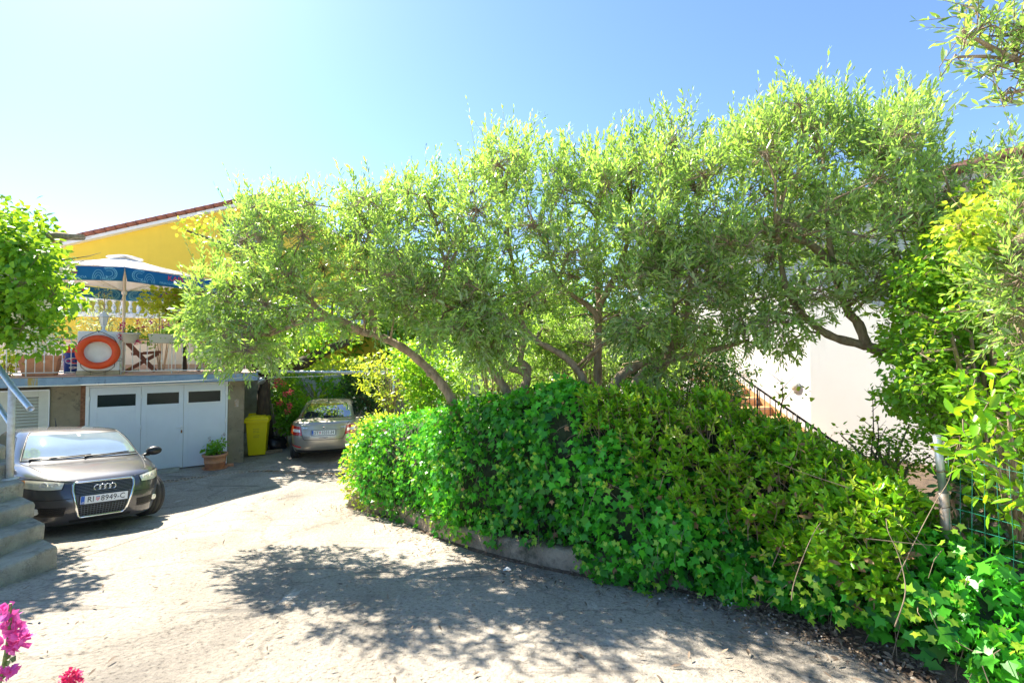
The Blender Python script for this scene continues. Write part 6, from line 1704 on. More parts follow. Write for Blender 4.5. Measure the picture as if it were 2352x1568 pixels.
k = 160; u = RNG.uniform(1.5, Umax, k); v = RNG.uniform(0.1, 1.1, k); p, o, px = hedge_pt(u, v, RNG.uniform(-0.05, 0.06, k), IVYH)
c = Cloud(); c.twigs(p, p + RNG.normal(0, 0.10, (k, 3)) - UPV * RNG.uniform(0.0, 0.2, (k, 1)), 0.0028, 0.4, o * 0.03); c.build('runners', M['twig'], ivy)
# stems hanging over the kerb
k = 90; u = RNG.uniform(3.0, Umax, k); p, o, px = hedge_pt(u, RNG.uniform(0.0, 0.1, k), np.full(k, 0.05), IVYH)
c = Cloud(); c.twigs(p + UPV * 0.15, p + o * 0.05 - UPV * RNG.uniform(0.02, 0.16, (k, 1)) + RNG.normal(0, 0.04, (k, 3)), 0.003, 0.5)
c.build('stems', M['twig'], ivy)

# bay laurel shoots
n = 2100; ua, ub = u1330 - 0.1, U_at(2080)
u = ua + (ub - ua) * RNG.random(n) ** 0.9; v = RNG.uniform(0.12, 1.0, n); tp = RNG.random(n) < 0.30; v[tp] = RNG.uniform(0.95, 1.9, tp.sum())
lim = np.interp(u, [ua, ua + 0.5, ua + 1.0, u1740, ub], [0.86, 0.62, 0.42, 0.26, 0.3])
keep = v > lim + RNG.normal(0, 0.10, n); u, v = u[keep], v[keep]; n = len(u)
p, o, px = hedge_pt(u, v, RNG.uniform(0.02, 0.36, n), HH, 0.5, 0.2)
a = nrm(o * 0.8 + UPV * 0.55 + RNG.normal(0, 0.35, (n, 3)))
lc, yc, bc, tw = Cloud(), Cloud(), Cloud(), Cloud()
tw.twigs(p - a * 0.22, p + a * 0.05, 0.004, 0.4, RNG.normal(0, 0.01, (n, 3)))
shoot_t = RNG.random(n)
young = shoot_t > 0.70
PD = []
for k in range(9):
    w = k * 2.4 + RNG.uniform(0, 0.6, n); x, y, z = axes(a, np.tile([0.31, 0.22, 0.9], (n, 1)))
    rad = x * np.cos(w)[:, None] + z * np.sin(w)[:, None]; t = k / 9
    d = rad * (1.05 - 0.6 * t) + a * (0.35 + 0.6 * t) + RNG.normal(0, 0.16, (n, 3)); nn = a * 1.0 + UPV * 0.35 + RNG.normal(0, 0.3, (n, 3))
    pos = p + a * (0.10 * t - 0.06)[..., None] if np.ndim(t) else p + a * (0.10 * t - 0.06)
    s = RNG.uniform(0.065, 0.105, n) * (1 - 0.35 * t); s = np.where(young, s * 0.72, s)
    ti = 0.40 + RNG.normal(0, 0.16, n) + 0.2 * t
    br = RNG.random(n) < np.where((v < 0.75) & (k < 4), 0.15, 0.02)
    PD.append((pos, d, nn, s, ti, br, young.copy(), k))
    g = ~young & ~br
    lc_sel = g.copy()
    PD[-1] = PD[-1] + (lc_sel,)
    yc.leaves('bay', pos[young & ~br], d[young & ~br], nn[young & ~br], s[young & ~br], ti[young & ~br] + 0.1)
    bc.leaves('bay', pos[br], d[br] - UPV * 0.6, nn[br], s[br] * 0.9, RNG.random(br.sum()))
pos = np.concatenate([q[0][q[8]] for q in PD]); d = np.concatenate([q[1][q[8]] for q in PD]); nn = np.concatenate([q[2][q[8]] for q in PD]); s = np.concatenate([q[3][q[8]] for q in PD]); ti = np.concatenate([q[4][q[8]] for q in PD])
vis = -((pos - np.array(EYE)) / np.linalg.norm(pos - np.array(EYE), axis=1)[:, None] * nrm(nn)).sum(1)
score = s / np.linalg.norm(pos - np.array(EYE), axis=1) * (0.3 + np.abs(vis))
pick = np.argsort(-score)[:1100]; pick = RNG.choice(pick, 300, replace=False)
leaf_objects('bay', M['bay'], pos[pick], d[pick], nn[pick], s[pick], ti[pick], bayh)
rest = np.ones(len(pos), bool); rest[pick] = False
lc.leaves('bay', pos[rest], d[rest], nn[rest], s[rest], ti[rest]); lc.build('foliage', M['bay'], bayh); yc.build('young_foliage', M['bay_young'], bayh); bc.build('dry_foliage', M['brown_leaf'], bayh); tw.build('stems', M['twig'], bayh)

# ================================================================ bushes, creepers, flowers
def clump_cloud(cl, clumps, kind, size, density, tint=0.45, flat=0.35, droop=0.0, twc=None, up_t=0.22, keep=None):
    """leaves on the shells of clumps (x, y, z, r)"""
    for (x, y, z, r) in clumps:
        n = int(density * (r / 0.3) ** 2 * (0.08 / size) ** 1.2); c = np.array([x, y, z])
        d = rnd_dirs(n); rad = r * RNG.uniform(0.25, 1.0, n) ** 0.45 * (1 + 0.22 * np.sin(7 * d[:, 0] + 5 * d[:, 2] + x * 9) * np.sin(6 * d[:, 1] + y * 5))
        p = c + d * rad[:, None] * np.array([1, 1, 0.9])
        nn = d * (1 - flat) + UPV * flat * 1.6 + RNG.normal(0, 0.38, (n, 3)); dr = d * 0.7 + RNG.normal(0, 0.6, (n, 3)) - UPV * droop
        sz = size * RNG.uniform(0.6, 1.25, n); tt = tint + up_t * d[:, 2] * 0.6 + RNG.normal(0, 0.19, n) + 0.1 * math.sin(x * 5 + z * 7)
        if keep is None: cl.leaves(kind, p, dr, nn, sz, tt)
        else: keep.append((p, dr, nn, sz, tt))
        if twc is not None and n:
            k = max(2, n // 14); twc.twigs(np.tile(c, (k, 1)), p[:k], 0.004, 0.4, RNG.normal(0, 0.03, (k, 3)))
def px_clumps(L): return [(*tuple(at(a, b, Y)), r) for (a, b, Y, r) in L]
def fill(poly, Y0, Y1, n, r0, r1, seed):
    """clumps spread through a volume: outline as seen from the drive, depths Y0..Y1"""
    r = np.random.default_rng(seed); P = np.array(poly); out = []
    while len(out) < n:
        x, y = r.uniform(P[:, 0].min(), P[:, 0].max()), r.uniform(P[:, 1].min(), P[:, 1].max())
        if inpoly(poly, np.array([x]), np.array([y]))[0]: out.append((x, y, r.uniform(Y0, Y1), r.uniform(r0, r1)))
    return px_clumps(out)
def bush(name, label, cat, clumps, kind, m, size, density, tint=0.45, droop=0.0, trunk=None, tr=0.05, bark='bark', group=None, part='foliage', flat=0.35, stems=True, single=0):
    t = thing(name, label, cat, group=group); cl, tw = Cloud(), Cloud()
    keep = [] if single else None
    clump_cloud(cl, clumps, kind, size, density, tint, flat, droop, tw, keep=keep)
    if single:                                                    # the leaves that show largest are objects of their own
        A = [np.concatenate([k[i] for k in keep]) for i in range(5)]
        dist = np.linalg.norm(A[0] - np.array(EYE), axis=1); px = A[0][:, 0] / A[0][:, 1]
        sc = A[3] / dist * (np.abs(px) < 1.12); order = np.argsort(-sc)[:single * 3]; pk = RNG.choice(order, single, replace=False)
        leaf_objects(kind, M[m], A[0][pk], A[1][pk], A[2][pk], A[3][pk], np.clip(A[4][pk], 0, 1), t)
        ok = np.ones(len(A[0]), bool); ok[pk] = False
        cl.leaves(kind, *[a[ok] for a in A])
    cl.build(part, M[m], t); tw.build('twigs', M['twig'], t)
    cs = np.array(clumps); base = cs[:, :3].mean(0)
    if trunk:
        for k, L in enumerate(trunk):
            pts = smooth_line([Vector(q) for q in L], 4); b = MB(); n = len(pts)
            b.tube(pts, [tr * (1 - 0.6 * i / n) * (1 + 0.08 * sin(2.1 * i + k)) for i in range(n)], 9); b.build('trunk' if k == 0 else 'limb', M[bark], t)
    elif stems:
        b = MB(); g = Vector((base[0], base[1], max(0.0, cs[:, 2].min() - 0.6)))
        gz = h(g.y); b.tube([Vector((g.x, g.y, gz)), Vector(base)], [0.03, 0.012], 6)
        for q in cs[:: max(1, len(cs) // 12)]:
            v = Vector(q[:3]); b.tube([Vector(base).lerp(Vector((base[0], base[1], gz)), 0.5), Vector(base).lerp(v, 0.5) - UP * 0.1, v], [0.018, 0.012, 0.006], 5)
        b.build('stem', M[bark], t)['kind'] = 'stuff'
    return t
def flowers(t, pts, kind_m, size, n, r, name='flowers', seed=0):
    c = Cloud()
    for p in pts:
        k = n; d = rnd_dirs(k); c.leaves('petal', np.array(p) + d * r * RNG.uniform(0.2, 1, (k, 1)), d + UPV * 0.3, rnd_dirs(k), size * RNG.uniform(0.7, 1.2, k), RNG.random(k))
    o = c.build(name, M[kind_m], t); return o

# left: broad-leaved tree over the steps
bush('broadleaf_tree', 'bright green broad leaved tree with white blossom hanging over the left railing', 'tree',
     fill([(-90, 490), (10, 475), (60, 505), (95, 560), (118, 640), (132, 700), (112, 745), (80, 770), (30, 765), (-10, 735), (-90, 720)], 5.4, 6.9, 62, 0.22, 0.42, 21) + fill([(-400, 450), (-60, 460), (-60, 770), (-400, 760)], 5.2, 7.0, 45, 0.3, 0.45, 22),
     'ovate', 'mulberry', 0.09, 165, 0.44, 0.55, [[tuple(at(-330, 1150, 5.9)), tuple(at(-250, 900, 6.0)), tuple(at(-120, 720, 6.1)), tuple(at(20, 650, 6.1))], [tuple(at(-250, 900, 6.0)), tuple(at(-330, 650, 6.0))], [tuple(at(-120, 720, 6.1)), tuple(at(60, 560, 6.2)), tuple(at(190, 545, 6.2))]], 0.09, single=300)
BT = [o for o in SC.objects if o.name.startswith('broadleaf_tree')][0]
flowers(BT, [at(a, b, 5.5) for a, b in ((70, 762), (40, 730), (88, 795), (118, 778), (55, 800), (25, 640), (150, 620), (95, 700), (30, 560))], 'white_petal', 0.03, 26, 0.07, 'blossom')
b = MB()
for (a, c, d) in (((130, 600), (205, 588), (232, 580)), ((150, 615), (190, 600), (228, 612)), ((120, 560), (170, 548), (210, 545))):
    b.tube([at(*a, 6.0), at(*c, 6.0), at(*d, 6.0)], [0.008, 0.005, 0.002], 5)
b.build('bare_twigs', M['twig'], BT)

# terrace plants
T = lambda s, o, z: tuple(wl(s, o, ZT + z))
def around(c, n, sx, sy, sz, r0, r1, seed):
    r = np.random.default_rng(seed); return [(c[0] + r.normal(0, sx), c[1] + r.normal(0, sy), c[2] + r.normal(0, sz), r.uniform(r0, r1)) for _ in range(n)]
def foliage_in(owner, clumps, kind, m, size, den, name='foliage', tint=0.5, droop=0):
    cl = Cloud(); clump_cloud(cl, clumps, kind, size, den, tint, 0.3, droop); return cl.build(name, M[m], owner)
foliage_in(tr, around(wl(-3.36, -0.2, ZT + 0.55), 9, .18, .12, .06, .10, .16, 1), 'olive', 'grey_leaf', 0.09, 150)
foliage_in(hp, around(HP1 + UP * 0.27, 6, .08, .06, .03, .07, .10, 2), 'ovate', 'mulberry', 0.05, 160)
flowers(hp, [HP1 + Vector(v) for v in ((-.15, -.05, .36), (-.10, -.08, .42), (-.2, -.02, .28), (.10, .08, .46), (-.22, 0, .14), (.12, .05, .30), (.16, .0, .02), (.2, .1, .34))], 'crimson', 0.035, 26, 0.055)
foliage_in(hb, around(HP2 + UP * 0.22, 12, .22, .12, .05, .08, .13, 3) + around(HP2 + WN * 0.1 + UP * 0.05 - WE * 0.28, 4, .06, .03, .08, .07, .1, 4) + around(HP2 + WN * 0.12 + UP * 0.05 + WE * 0.18, 4, .06, .03, .06, .07, .1, 5), 'ovate', 'mulberry', 0.05, 160, droop=0.5)
flowers(hb, [HP2 + WE * a + WN * 0.05 + UP * z for a, z in ((-.3, .45), (-.05, .50), (.05, .42), (-.12, .33), (.36, .30), (.4, .26))], 'pink', 0.03, 20, 0.05)
flowers(hb, [HP2 + WE * 0.05 + WN * 0.13 + UP * 0.22], 'orange_petal', 0.025, 16, 0.03, 'marigold')
bush('potted_shrub', 'pale green feathery shrub behind the lantern on the terrace', 'shrub', px_clumps([(238, 700, 12.6, .30), (225, 735, 12.6, .34), (262, 735, 12.6, .33), (205, 750, 12.6, .3), (240, 765, 12.6, .34), (275, 755, 12.6, .26), (240, 672, 12.6, .2)]), 'olive', 'grey_leaf', 0.10, 150, 0.4)
bush('feathery_bush', 'pale feathery bush behind the flower box on the terrace', 'shrub', px_clumps([(345, 730, 13.2, .4), (375, 745, 13.2, .45), (405, 755, 13.2, .42), (330, 750, 13.2, .3), (360, 705, 13.2, .32), (420, 735, 13.2, .35)]), 'olive', 'grey_leaf', 0.10, 130, 0.55)
bush('mulberry_tree', 'small bright green round tree behind the parasol on the terrace', 'tree', px_clumps([(360, 685, 11.9, .35), (395, 680, 11.9, .40), (430, 690, 11.9, .40), (345, 700, 11.9, .25), (410, 705, 11.9, .42), (450, 705, 11.9, .40), (380, 705, 11.8, .33), (460, 680, 12, .35), (425, 670, 12, .3)]), 'ovate', 'lime', 0.11, 130, 0.5, 0.2, [[T(-0.9, -1.6, 0.0), T(-0.92, -1.55, 0.7), tuple(at(412, 735, 11.9)), tuple(at(420, 700, 11.9))], [tuple(at(412, 735, 11.9)), tuple(at(372, 705, 11.9))]], 0.05, 'bark_dark')
bush('lime_tree', 'lime green leafy tree with dark crooked branches before the yellow gable', 'tree', px_clumps([(425, 520, 13.5, .3), (445, 530, 13.5, .3), (470, 512, 13.5, .28), (480, 505, 13.5, .22), (455, 548, 13.5, .22), (560, 610, 13.5, .5), (590, 600, 13.5, .5), (570, 640, 13.5, .45)]), 'ovate', 'lime', 0.13, 70, 0.7, 0.2, [[tuple(at(560, 800, 13.5)), tuple(at(545, 650, 13.5)), tuple(at(535, 585, 13.5)), tuple(at(510, 560, 13.5)), tuple(at(470, 545, 13.5)), tuple(at(430, 530, 13.5))], [tuple(at(535, 585, 13.5)), tuple(at(515, 545, 13.5)), tuple(at(500, 515, 13.5))], [tuple(at(535, 585, 13.5)), tuple(at(560, 550, 13.5)), tuple(at(550, 525, 13.5))]], 0.07, 'bark_dark')
wd = thing('terrace_weed', 'small green weed growing at the foot of the white pillar', 'plant')
foliage_in(wd, around(wl(-1.97, 0.22, ZT + 0.06), 4, .03, .02, .03, .05, .08, 6), 'blade', 'lime', 0.12, 60)
yb = bush('yellow_bush', 'sunlit yellowish shrub at the left end of the terrace railing', 'shrub', px_clumps([(8, 820, 9.3, .22), (25, 835, 9.3, .2), (10, 850, 9.3, .18), (-20, 830, 9.3, .3), (40, 822, 9.5, .15)]), 'ovate', 'lime', 0.07, 150, 0.75)
ff = fill([(20, 770), (170, 770), (170, 835), (20, 835)], 13, 15, 16, .2, .35, 8)
bush('back_shrub', 'low shrub along the parapet behind the bucket bin', 'shrub', ff[:8], 'ovate', 'grey_leaf', 0.09, 80, 0.4)

# garage front pot
foliage_in(gp, around(GP + UP * 0.50, 14, .10, .09, .07, .09, .14, 9), 'ovate', 'vine', 0.075, 150, tint=0.25)
c = Cloud(); ps = [GP + Vector(v) for v in ((-.14, 0, .72), (.16, .02, .76))]
c.twigs(np.array([tuple(GP + UP * 0.5)] * 2), np.array([tuple(p) for p in ps]), 0.004); c.build('stalks', M['stem_green'], gp)
flowers(gp, ps + [ps[0] - UP * 0.08, ps[1] + Vector((.03, 0, .04)), ps[1] - UP * 0.1], 'seedhead', 0.022, 16, 0.04, 'seedheads')

# old tree behind the bin, creepers and beds behind the beige car
P_ = lambda a, b, Y: tuple(at(a, b, Y))
g0 = gnd(606, 1024)
bush('old_tree', 'thick dark trunked old tree behind the yellow bin with heavy crooked limbs', 'tree',
     fill([(560, 700), (700, 690), (800, 720), (830, 790), (760, 810), (640, 820), (560, 800)], 12.4, 14.5, 34, .35, .55, 31), 'ovate', 'vine', 0.13, 60, 0.6, 0.3,
     [[(g0.x, g0.y + 0.3, -0.1), P_(606, 960, 12.9), P_(608, 880, 12.9), P_(612, 845, 12.9)], [P_(612, 850, 12.9), P_(585, 838, 12.6), P_(560, 835, 12.2)], [P_(612, 850, 12.9), P_(650, 838, 12.9), P_(690, 836, 12.9), P_(730, 815, 12.9), P_(760, 800, 12.9), P_(800, 785, 12.9)]], 0.235, 'bark_dark')
bush('vine_canopy', 'bright lime vine leaves trained flat over wires above the beige car', 'vine', fill([(640, 826), (840, 826), (850, 848), (640, 850)], 12.6, 15.5, 60, .16, .28, 32), 'ovate', 'lime', 0.12, 60, 0.6, 0.4, stems=False)
bush('wall_creeper', 'green creeper hanging over the pale block wall', 'vine', fill([(640, 850), (850, 850), (850, 930), (640, 925)], 15.4, 16.3, 46, .22, .36, 33), 'ovate', 'vine', 0.12, 75, 0.5, 0.5)
rb = bush('rose_bush', 'bushy rose with red blooms beside the old tree trunk', 'shrub', fill([(632, 870), (665, 868), (690, 930), (680, 965), (635, 960)], 13.0, 14.2, 26, .20, .32, 34), 'ovate', 'mulberry', 0.09, 110, 0.45)
flowers(rb, [at(a, b, 12.9) for a, b in ((638, 873), (655, 905), (664, 932), (642, 926), (650, 880), (632, 884), (668, 900), (660, 944))], 'rose', 0.055, 30, 0.075, 'roses')
bush('hosta_plant', 'big leaved plants filling the concrete bed behind the bin', 'plant', fill([(640, 935), (735, 930), (735, 960), (650, 985)], 13.4, 14.6, 26, .18, .30, 35), 'ovate', 'vine', 0.17, 120, 0.55, 0.1)
hs = thing('strap_leaf_plant', 'strap leaved bright plant at the roof edge of the beige car', 'plant')
foliage_in(hs, px_clumps([(715, 925, 14.6, .25), (705, 935, 14.4, .22)]), 'blade', 'lime', 0.5, 500)
bush('dark_laurel', 'dark glossy laurel standing to the right of the beige car', 'shrub', fill([(800, 850), (880, 840), (900, 930), (860, 955), (800, 930)], 14, 15.5, 34, .3, .5, 36), 'bay', 'dark_leaf', 0.14, 100, 0.35)
bush('lime_bush', 'sunlit lime green bush overhanging the left end of the hedge', 'shrub', fill([(812, 835), (900, 800), (975, 830), (980, 900), (930, 935), (870, 930), (835, 880)], 9.6, 11.4, 40, .16, .28, 37), 'bay', 'lime', 0.10, 75, 0.40, 0.25)
bush('lime_bush', 'yellow green bush low behind the leaning olive trunk', 'shrub', fill([(900, 800), (1060, 790), (1080, 900), (1030, 960), (960, 945)], 8.6, 10.2, 52, .2, .32, 38), 'ovate', 'vine', 0.08, 110, 0.5, 0.2)
# background mass behind the hedge and trunks
bush('dark_cypress', 'dark evergreen standing deep behind the middle olive trunks', 'tree', fill([(1180, 640), (1420, 640), (1440, 800), (1400, 900), (1180, 900), (1150, 760)], 10.2, 12.2, 78, .35, .6, 39), 'bay', 'dark_leaf', 0.13, 95, 0.30, 0.2)
bush('silver_bush', 'silvery leaved bush lit by the sun between the olive trunks', 'shrub', fill([(1240, 770), (1350, 740), (1420, 780), (1430, 880), (1240, 890)], 7.6, 9.0, 50, .18, .3, 40), 'bay', 'grey_leaf', 0.085, 110, 0.3, 0.1)
bush('grey_bush', 'grey green bush in front of the small white shed', 'shrub', fill([(1080, 800), (1250, 780), (1260, 890), (1110, 900), (1090, 850)], 7.2, 8.6, 26, .16, .27, 41), 'olive', 'olive', 0.10, 150, 0.5, 0.1)
bush('evergreen_shrub', 'dark fine leaved evergreen shrub beside the orange stairs', 'shrub', fill([(1440, 800), (1560, 760), (1660, 770), (1705, 850), (1715, 905), (1640, 930), (1440, 930)], 7.4, 8.8, 80, .2, .36, 42), 'bay', 'dark_leaf', 0.075, 150, 0.42, 0.35)
bush('background_tree', 'dense mid green tree far behind the parked beige car', 'tree', fill([(640, 640), (1180, 600), (1180, 850), (980, 870), (640, 830)], 19, 24, 80, .7, 1.2, 43), 'ovate', 'vine', 0.26, 80, 0.5, 0.2, [[(-3, 21, 0), (-3, 21, 4)]], 0.25)
bush('background_tree', 'dark leafy tree behind the white shed', 'tree', fill([(1000, 690), (1640, 640), (1640, 860), (1000, 880)], 13, 18, 90, .5, .9, 44), 'ovate', 'dark_leaf', 0.2, 80, 0.6, 0.2, [[(2, 15.5, 0), (2, 15.5, 3.5)]], 0.2)

# right: climber mass over the olive trunk, laurel at the edge
bush('climber', 'bright green climber smothering the olive trunk before the white house', 'vine',
     fill([(2010, 780), (2060, 720), (2120, 620), (2150, 540), (2230, 450), (2352, 420), (2420, 600), (2420, 1080), (2200, 1080), (2140, 1010), (2080, 960), (2050, 880)], 3.6, 4.7, 230, .12, .24, 51), 'ovate', 'vine', 0.052, 160, 0.58, 0.3)
bush('climber', 'yellow leaved sunlit climber top under the brown roof edge', 'vine', fill([(2190, 480), (2260, 450), (2352, 420), (2420, 450), (2380, 560), (2300, 600), (2200, 600)], 2.9, 3.9, 60, .09, .15, 52), 'ovate', 'lime', 0.045, 150, 0.65, 0.3)
bush('bramble', 'tangled thin brambles with small leaves against the white wall', 'shrub', fill([(1930, 1000), (2010, 960), (2130, 960), (2180, 1060), (2060, 1100), (1930, 1080)], 3.9, 4.6, 34, .10, .18, 53), 'ovate', 'vine', 0.038, 80, 0.45, 0.2)
bush('laurel_shrub', 'large leaved laurel at the right edge behind the green wire fence', 'shrub', fill([(2230, 880), (2352, 830), (2440, 900), (2440, 1260), (2250, 1130), (2190, 1020)], 2.5, 3.3, 70, .09, .17, 54), 'bay', 'bay', 0.092, 95, 0.5, 0.1, single=180)
bush('laurel_shrub', 'laurel shoots mixed with dead stems around the leaning fence post', 'shrub', fill([(1960, 1110), (2060, 1080), (2130, 1150), (2110, 1260), (1990, 1240)], 3.05, 3.5, 34, .09, .15, 55), 'bay', 'bay', 0.085, 120, 0.5, 0.1, single=120)

# leaning galvanised post, wire fence, dark post, gate post
fp = thing('fence_post', 'leaning galvanised fence post with rusty wire at the right end of the hedge', 'post')
top, mid, foot = at(2152, 1000, 2.95), at(2166, 1130, 2.98), at(2178, 1262, 3.0); foot2 = foot + (foot - mid) * 1.2
b = MB(); b.tube([foot2, mid], 0.028, 12); b.build('lower_tube', M['galv_rust'], fp)
b = MB(); b.tube([mid - (top - mid) * 0.02, top], 0.022, 12); b.build('upper_tube', M['galv'], fp)
b = MB()
for t in (0.25, 0.62, 1.25):
    q = top.lerp(mid, t); b.tube([q + Vector((0.031 * cos(a), 0.031 * sin(a), 0.006 * sin(3 * a))) for a in np.linspace(0, 2 * pi, 12, endpoint=False)], 0.003, 5, True)
b.build('tie_wire', M['rust'], fp)
wf = thing('wire_fence', 'green welded wire mesh fence stretched from the leaning post to the right', 'fence')
A, B = Vector((mid.x + 0.02, mid.y - 0.02, 0)), Vector((3.15, 1.55, 0)); L = (B - A).length; d = (B - A).normalized()
c = MB(); z0, z1 = h(2.2) + 0.1, 2.18
nv = int(L / 0.062)
for i in range(nv + 1):
    q = A + d * (i * 0.062); w = 0.015 * sin(i * 0.9)
    c.tube([Vector((q.x + w, q.y, z0 + 0.1)), Vector((q.x - w * 0.6, q.y, (z0 + z1) / 2)), Vector((q.x + w * 0.5, q.y, z1))], 0.0016, 4)
for j in range(10):
    z = z0 + 0.06 + j * 0.105; c.tube([A + UP * z, A.lerp(B, 0.3) + UP * (z - 0.02 * sin(j)), A.lerp(B, 0.65) + UP * (z + 0.015), B + UP * z], 0.0018, 4)
o = c.build('mesh', M['wire_green'], wf); o['kind'] = 'stuff'
g = gnd(1546, 1350); b = MB(); b.tube([g + UP * -0.05, g + UP * 0.20, g + UP * 1.25 + Vector((0.0, 0.12, 0))], 0.021, 10)
tag(b.build('fence_post', M['black_iron']), 'dark fence post rising from the kerb through the hedge', 'post')
gt = thing('gate_post', 'rusty iron gate post at the left end of the hedge beside the beige car', 'post')
b = MB(); b.box(back_end + UP * 0.6 + Vector((-0.03, 0.0, 0)), (0.07, 0.07, 1.25)); b.build('post', M['galv_rust'], gt, 0.006)
b = MB(); b.box(back_end + UP * 0.78 + Vector((-0.07, -0.04, 0)), (0.12, 0.06, 0.09)); b.build('latch', M['black_iron'], gt, 0.005)
for k, P in enumerate(([(1818, 1378, 2.8), (1822, 1345, 2.8), (1840, 1290, 2.8), (1868, 1225, 2.85), (1885, 1200, 2.9)], [(2055, 1438, 2.45), (2078, 1370, 2.45), (2076, 1320, 2.5), (2060, 1265, 2.55), (2040, 1220, 2.6), (2035, 1190, 2.65)], [(2060, 1330, 2.7), (2105, 1235, 2.75), (2150, 1150, 2.8), (2180, 1100, 2.85), (2200, 1020, 2.9)], [(1950, 1120, 3.0), (1860, 1090, 3.1), (1780, 1060, 3.2)], [(1990, 1236, 2.7), (2080, 1246, 2.7), (2178, 1254, 2.8)], [(2400, 1260, 2.9), (2300, 1200, 3.0), (2260, 1100, 3.1), (2235, 1010, 3.2)])):
    b = MB(); b.tube(smooth_line([at(*q) for q in P], 5), [0.0031 * (1 - 0.6 * i / ((len(P) - 1) * 5 + 1)) for i in range((len(P) - 1) * 5 + 1)] if k != 5 else 0.009, 6)
    tag(b.build('dead_stem', M['twig']), ['pale bent dead stem hanging out of the hedge near the kerb', 'curved bare stem sweeping down into the ivy at right', 'bare brown stem crossing the leaning fence post', 'thin dry twig lying across the laurel leaves', 'straight dry cane tied level behind the fence post', 'thick brown stem twisting behind the green wire fence'][k], 'stem')
# bare twigs poking above the hedge against the white wall
b = MB()
for (x, y0, y1) in ((1998, 1080, 890), (1790, 960, 868), (2010, 1060, 960)):
    q0, q1 = at(x, y0, 4.0), at(x + 6, y1, 4.0); b.tube([q0, q0.lerp(q1, 0.5) + Vector((0.02, 0, 0)), q1], [0.007, 0.005, 0.002], 5)
    for k in range(4):
        s = q0.lerp(q1, 0.35 + 0.18 * k); b.tube([s, s + Vector(((-1) ** k * RNG.uniform(.04, .11), RNG.normal(0, .05), RNG.uniform(.03, .14)))], [0.003, 0.0012], 4)
sh = thing('bare_shoot', 'thin bare shoots rising above the hedge against the white wall', 'shoot'); b.build('stem', M['bark_dark'], sh)
foliage_in(sh, px_clumps([(1790, 890, 4.0, .06), (1800, 915, 4.0, .08), (1850, 905, 4.0, .08), (2000, 960, 4.0, .05), (1985, 1000, 4, .06)]), 'ovate', 'lime', 0.05, 90)

# fallen leaves and grit on the drive
n = 1500; x = RNG.uniform(-5.5, 3.0, n); y = RNG.uniform(1.6, 9.0, n)
k = RNG.integers(0, len(KB), 900); kx = np.array([KB[i].x for i in k]) + RNG.normal(-0.1, 0.18, 900); ky = np.array([KB[i].y for i in k]) + RNG.normal(-0.12, 0.2, 900)
x, y = np.concatenate([x[:520], kx]), np.concatenate([y[:520], ky]); z = np.array([h(v) for v in y]) + 0.022
p = np.stack([x, y, z], 1); c = Cloud(); d = RNG.normal(0, 1, (len(p), 3)); d[:, 2] *= 0.15
c.leaves('olive', p, d, UPV + RNG.normal(0, 0.25, (len(p), 3)), RNG.uniform(0.035, 0.075, len(p)), RNG.random(len(p))); c.build('fallen_leaves', M['litter'])
sp = smooth_line([gnd(*q) for q in ((1560, 1362), (1760, 1416), (1900, 1462), (2050, 1518), (2200, 1575))], 60); n = 2600; k = RNG.integers(0, len(sp), n)
p = np.array([tuple(sp[i]) for i in k]) + RNG.normal(0, 1, (n, 3)) * np.array([0.12, 0.12, 0]) + np.array([0.03, 0.05, 0.03]); c = Cloud(); d = RNG.normal(0, 1, (n, 3)); d[:, 2] *= 0.3
c.leaves('bay', p, d, UPV + RNG.normal(0, 0.5, (n, 3)), RNG.uniform(0.015, 0.05, n), RNG.random(n)); c.build('leaf_litter', M['litter'])
b = MB()
for i in range(240):
    q = sp[RNG.integers(0, len(sp))]; s = RNG.uniform(0.004, 0.011); b.box((q.x + RNG.normal(0, .18), q.y + RNG.normal(-.05, .18), h(q.y) + 0.02), (s, s * 1.3, s * 0.8), rotz(RNG.uniform(0, 3)))
tag(b.build('gravel', M['block']), kind='stuff')
b = MB(); q = gnd(1165, 1310); b.add([q + Vector(v) for v in ((-.04, -.02, .01), (0, -.03, .02), (.04, -.012, .01), (.035, .02, .012), (0, .025, .028), (-.035, .02, .01))], [(0, 1, 4, 5), (1, 2, 3, 4)]); tag(b.build('paper_scrap', M['white']), 'crumpled white paper scrap on the drive near the kerb', 'scrap')

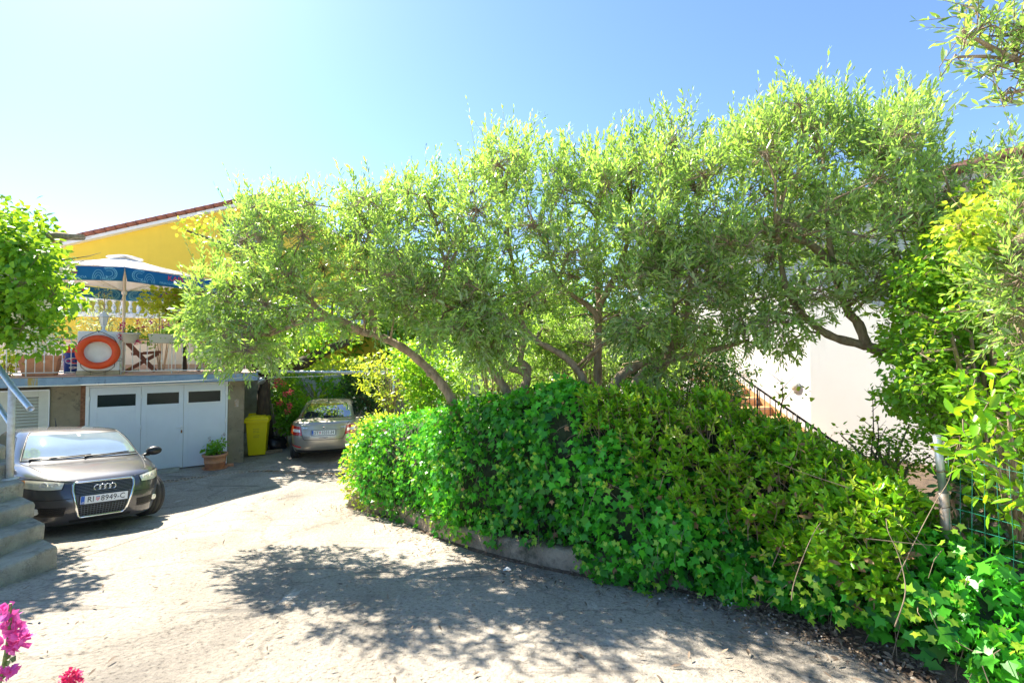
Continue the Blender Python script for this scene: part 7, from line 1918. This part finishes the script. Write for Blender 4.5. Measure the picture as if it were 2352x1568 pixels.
# flowers in the lower left corner
def flower_stalk(name, label, pts, head, mm, n, r, size, lower=()):
    t = thing(name, label, 'flower'); b = MB(); P = smooth_line([at(*q) for q in pts], 4); b.tube(P, [0.006 - 0.003 * i / len(P) for i in range(len(P))], 6); b.build('stem', M['stem_green'], t)
    flowers(t, [at(*q) for q in head], mm, size, n, r, 'petals'); c = Cloud()
    for q in lower: c.leaves('petal', np.array([tuple(at(*q))] * 5) + RNG.normal(0, .006, (5, 3)), rnd_dirs(5), rnd_dirs(5), 0.016, RNG.random(5))
    if lower: c.build('buds', M['stem_green'], t)
    return t
flower_stalk('snapdragon', 'magenta pink snapdragon spike at the lower left edge', [(-20, 1750, 1.25), (-8, 1600, 1.25), (10, 1520, 1.25), (22, 1440, 1.25), (24, 1385, 1.25)], [(12, 1405, 1.25), (26, 1420, 1.25), (22, 1440, 1.25), (4, 1425, 1.25), (34, 1450, 1.25), (40, 1472, 1.25), (14, 1470, 1.25), (30, 1485, 1.25), (50, 1462, 1.25)], 'pink', 15, 0.014, 0.021, [(10, 1520, 1.25), (4, 1545, 1.25), (16, 1500, 1.25), (34, 1510, 1.25)])
flower_stalk('snapdragon', 'short magenta flower in the very corner below the snapdragon spike', [(-40, 1760, 1.2), (0, 1560, 1.2), (5, 1540, 1.2)], [(8, 1545, 1.2), (22, 1542, 1.2), (0, 1552, 1.2)], 'pink', 12, 0.010, 0.018)
flower_stalk('valerian', 'crimson flower head at the bottom edge left of the drive', [(150, 1800, 1.15), (158, 1640, 1.15), (160, 1570, 1.15)], [(160, 1560, 1.15), (150, 1568, 1.15), (172, 1566, 1.15), (160, 1548, 1.15), (142, 1578, 1.15), (180, 1575, 1.15), (168, 1552, 1.15)], 'crimson', 44, 0.014, 0.008)

bush('olive_sprouts', 'fresh olive sprouts filling the space between the slanting stems', 'shrub', fill([(1190, 760), (1290, 700), (1400, 720), (1560, 780), (1560, 880), (1300, 900), (1220, 880)], 6.2, 7.3, 46, .14, .24, 61), 'olive', 'olive', 0.09, 170, 0.55, 0.0)
bush('olive_sprouts', 'leafy olive sprouts around the foot of the twin pale stems', 'shrub', fill([(1040, 780), (1180, 770), (1200, 900), (1100, 920), (1050, 860)], 6.4, 7.4, 24, .12, .2, 62), 'olive', 'olive', 0.085, 150, 0.5, 0.1)

bush('climber', 'fresh green creeper curtain falling from the roof edge at the right border', 'vine',
     fill([(2040, 640), (2110, 560), (2200, 520), (2352, 470), (2440, 520), (2440, 900), (2300, 960), (2180, 1010), (2120, 960), (2070, 800)], 3.0, 3.9, 150, .07, .14, 71), 'ovate', 'mulberry', 0.042, 130, 0.5, 0.4, single=250)

bush('undergrowth_shrub', 'dark shady shrub behind the green wire fence at the right edge', 'shrub', fill([(2195, 1070), (2440, 1080), (2440, 1420), (2290, 1400), (2190, 1280)], 3.05, 3.9, 60, .12, .2, 72), 'bay', 'dark_leaf', 0.085, 100, 0.5, 0.2, stems=False)
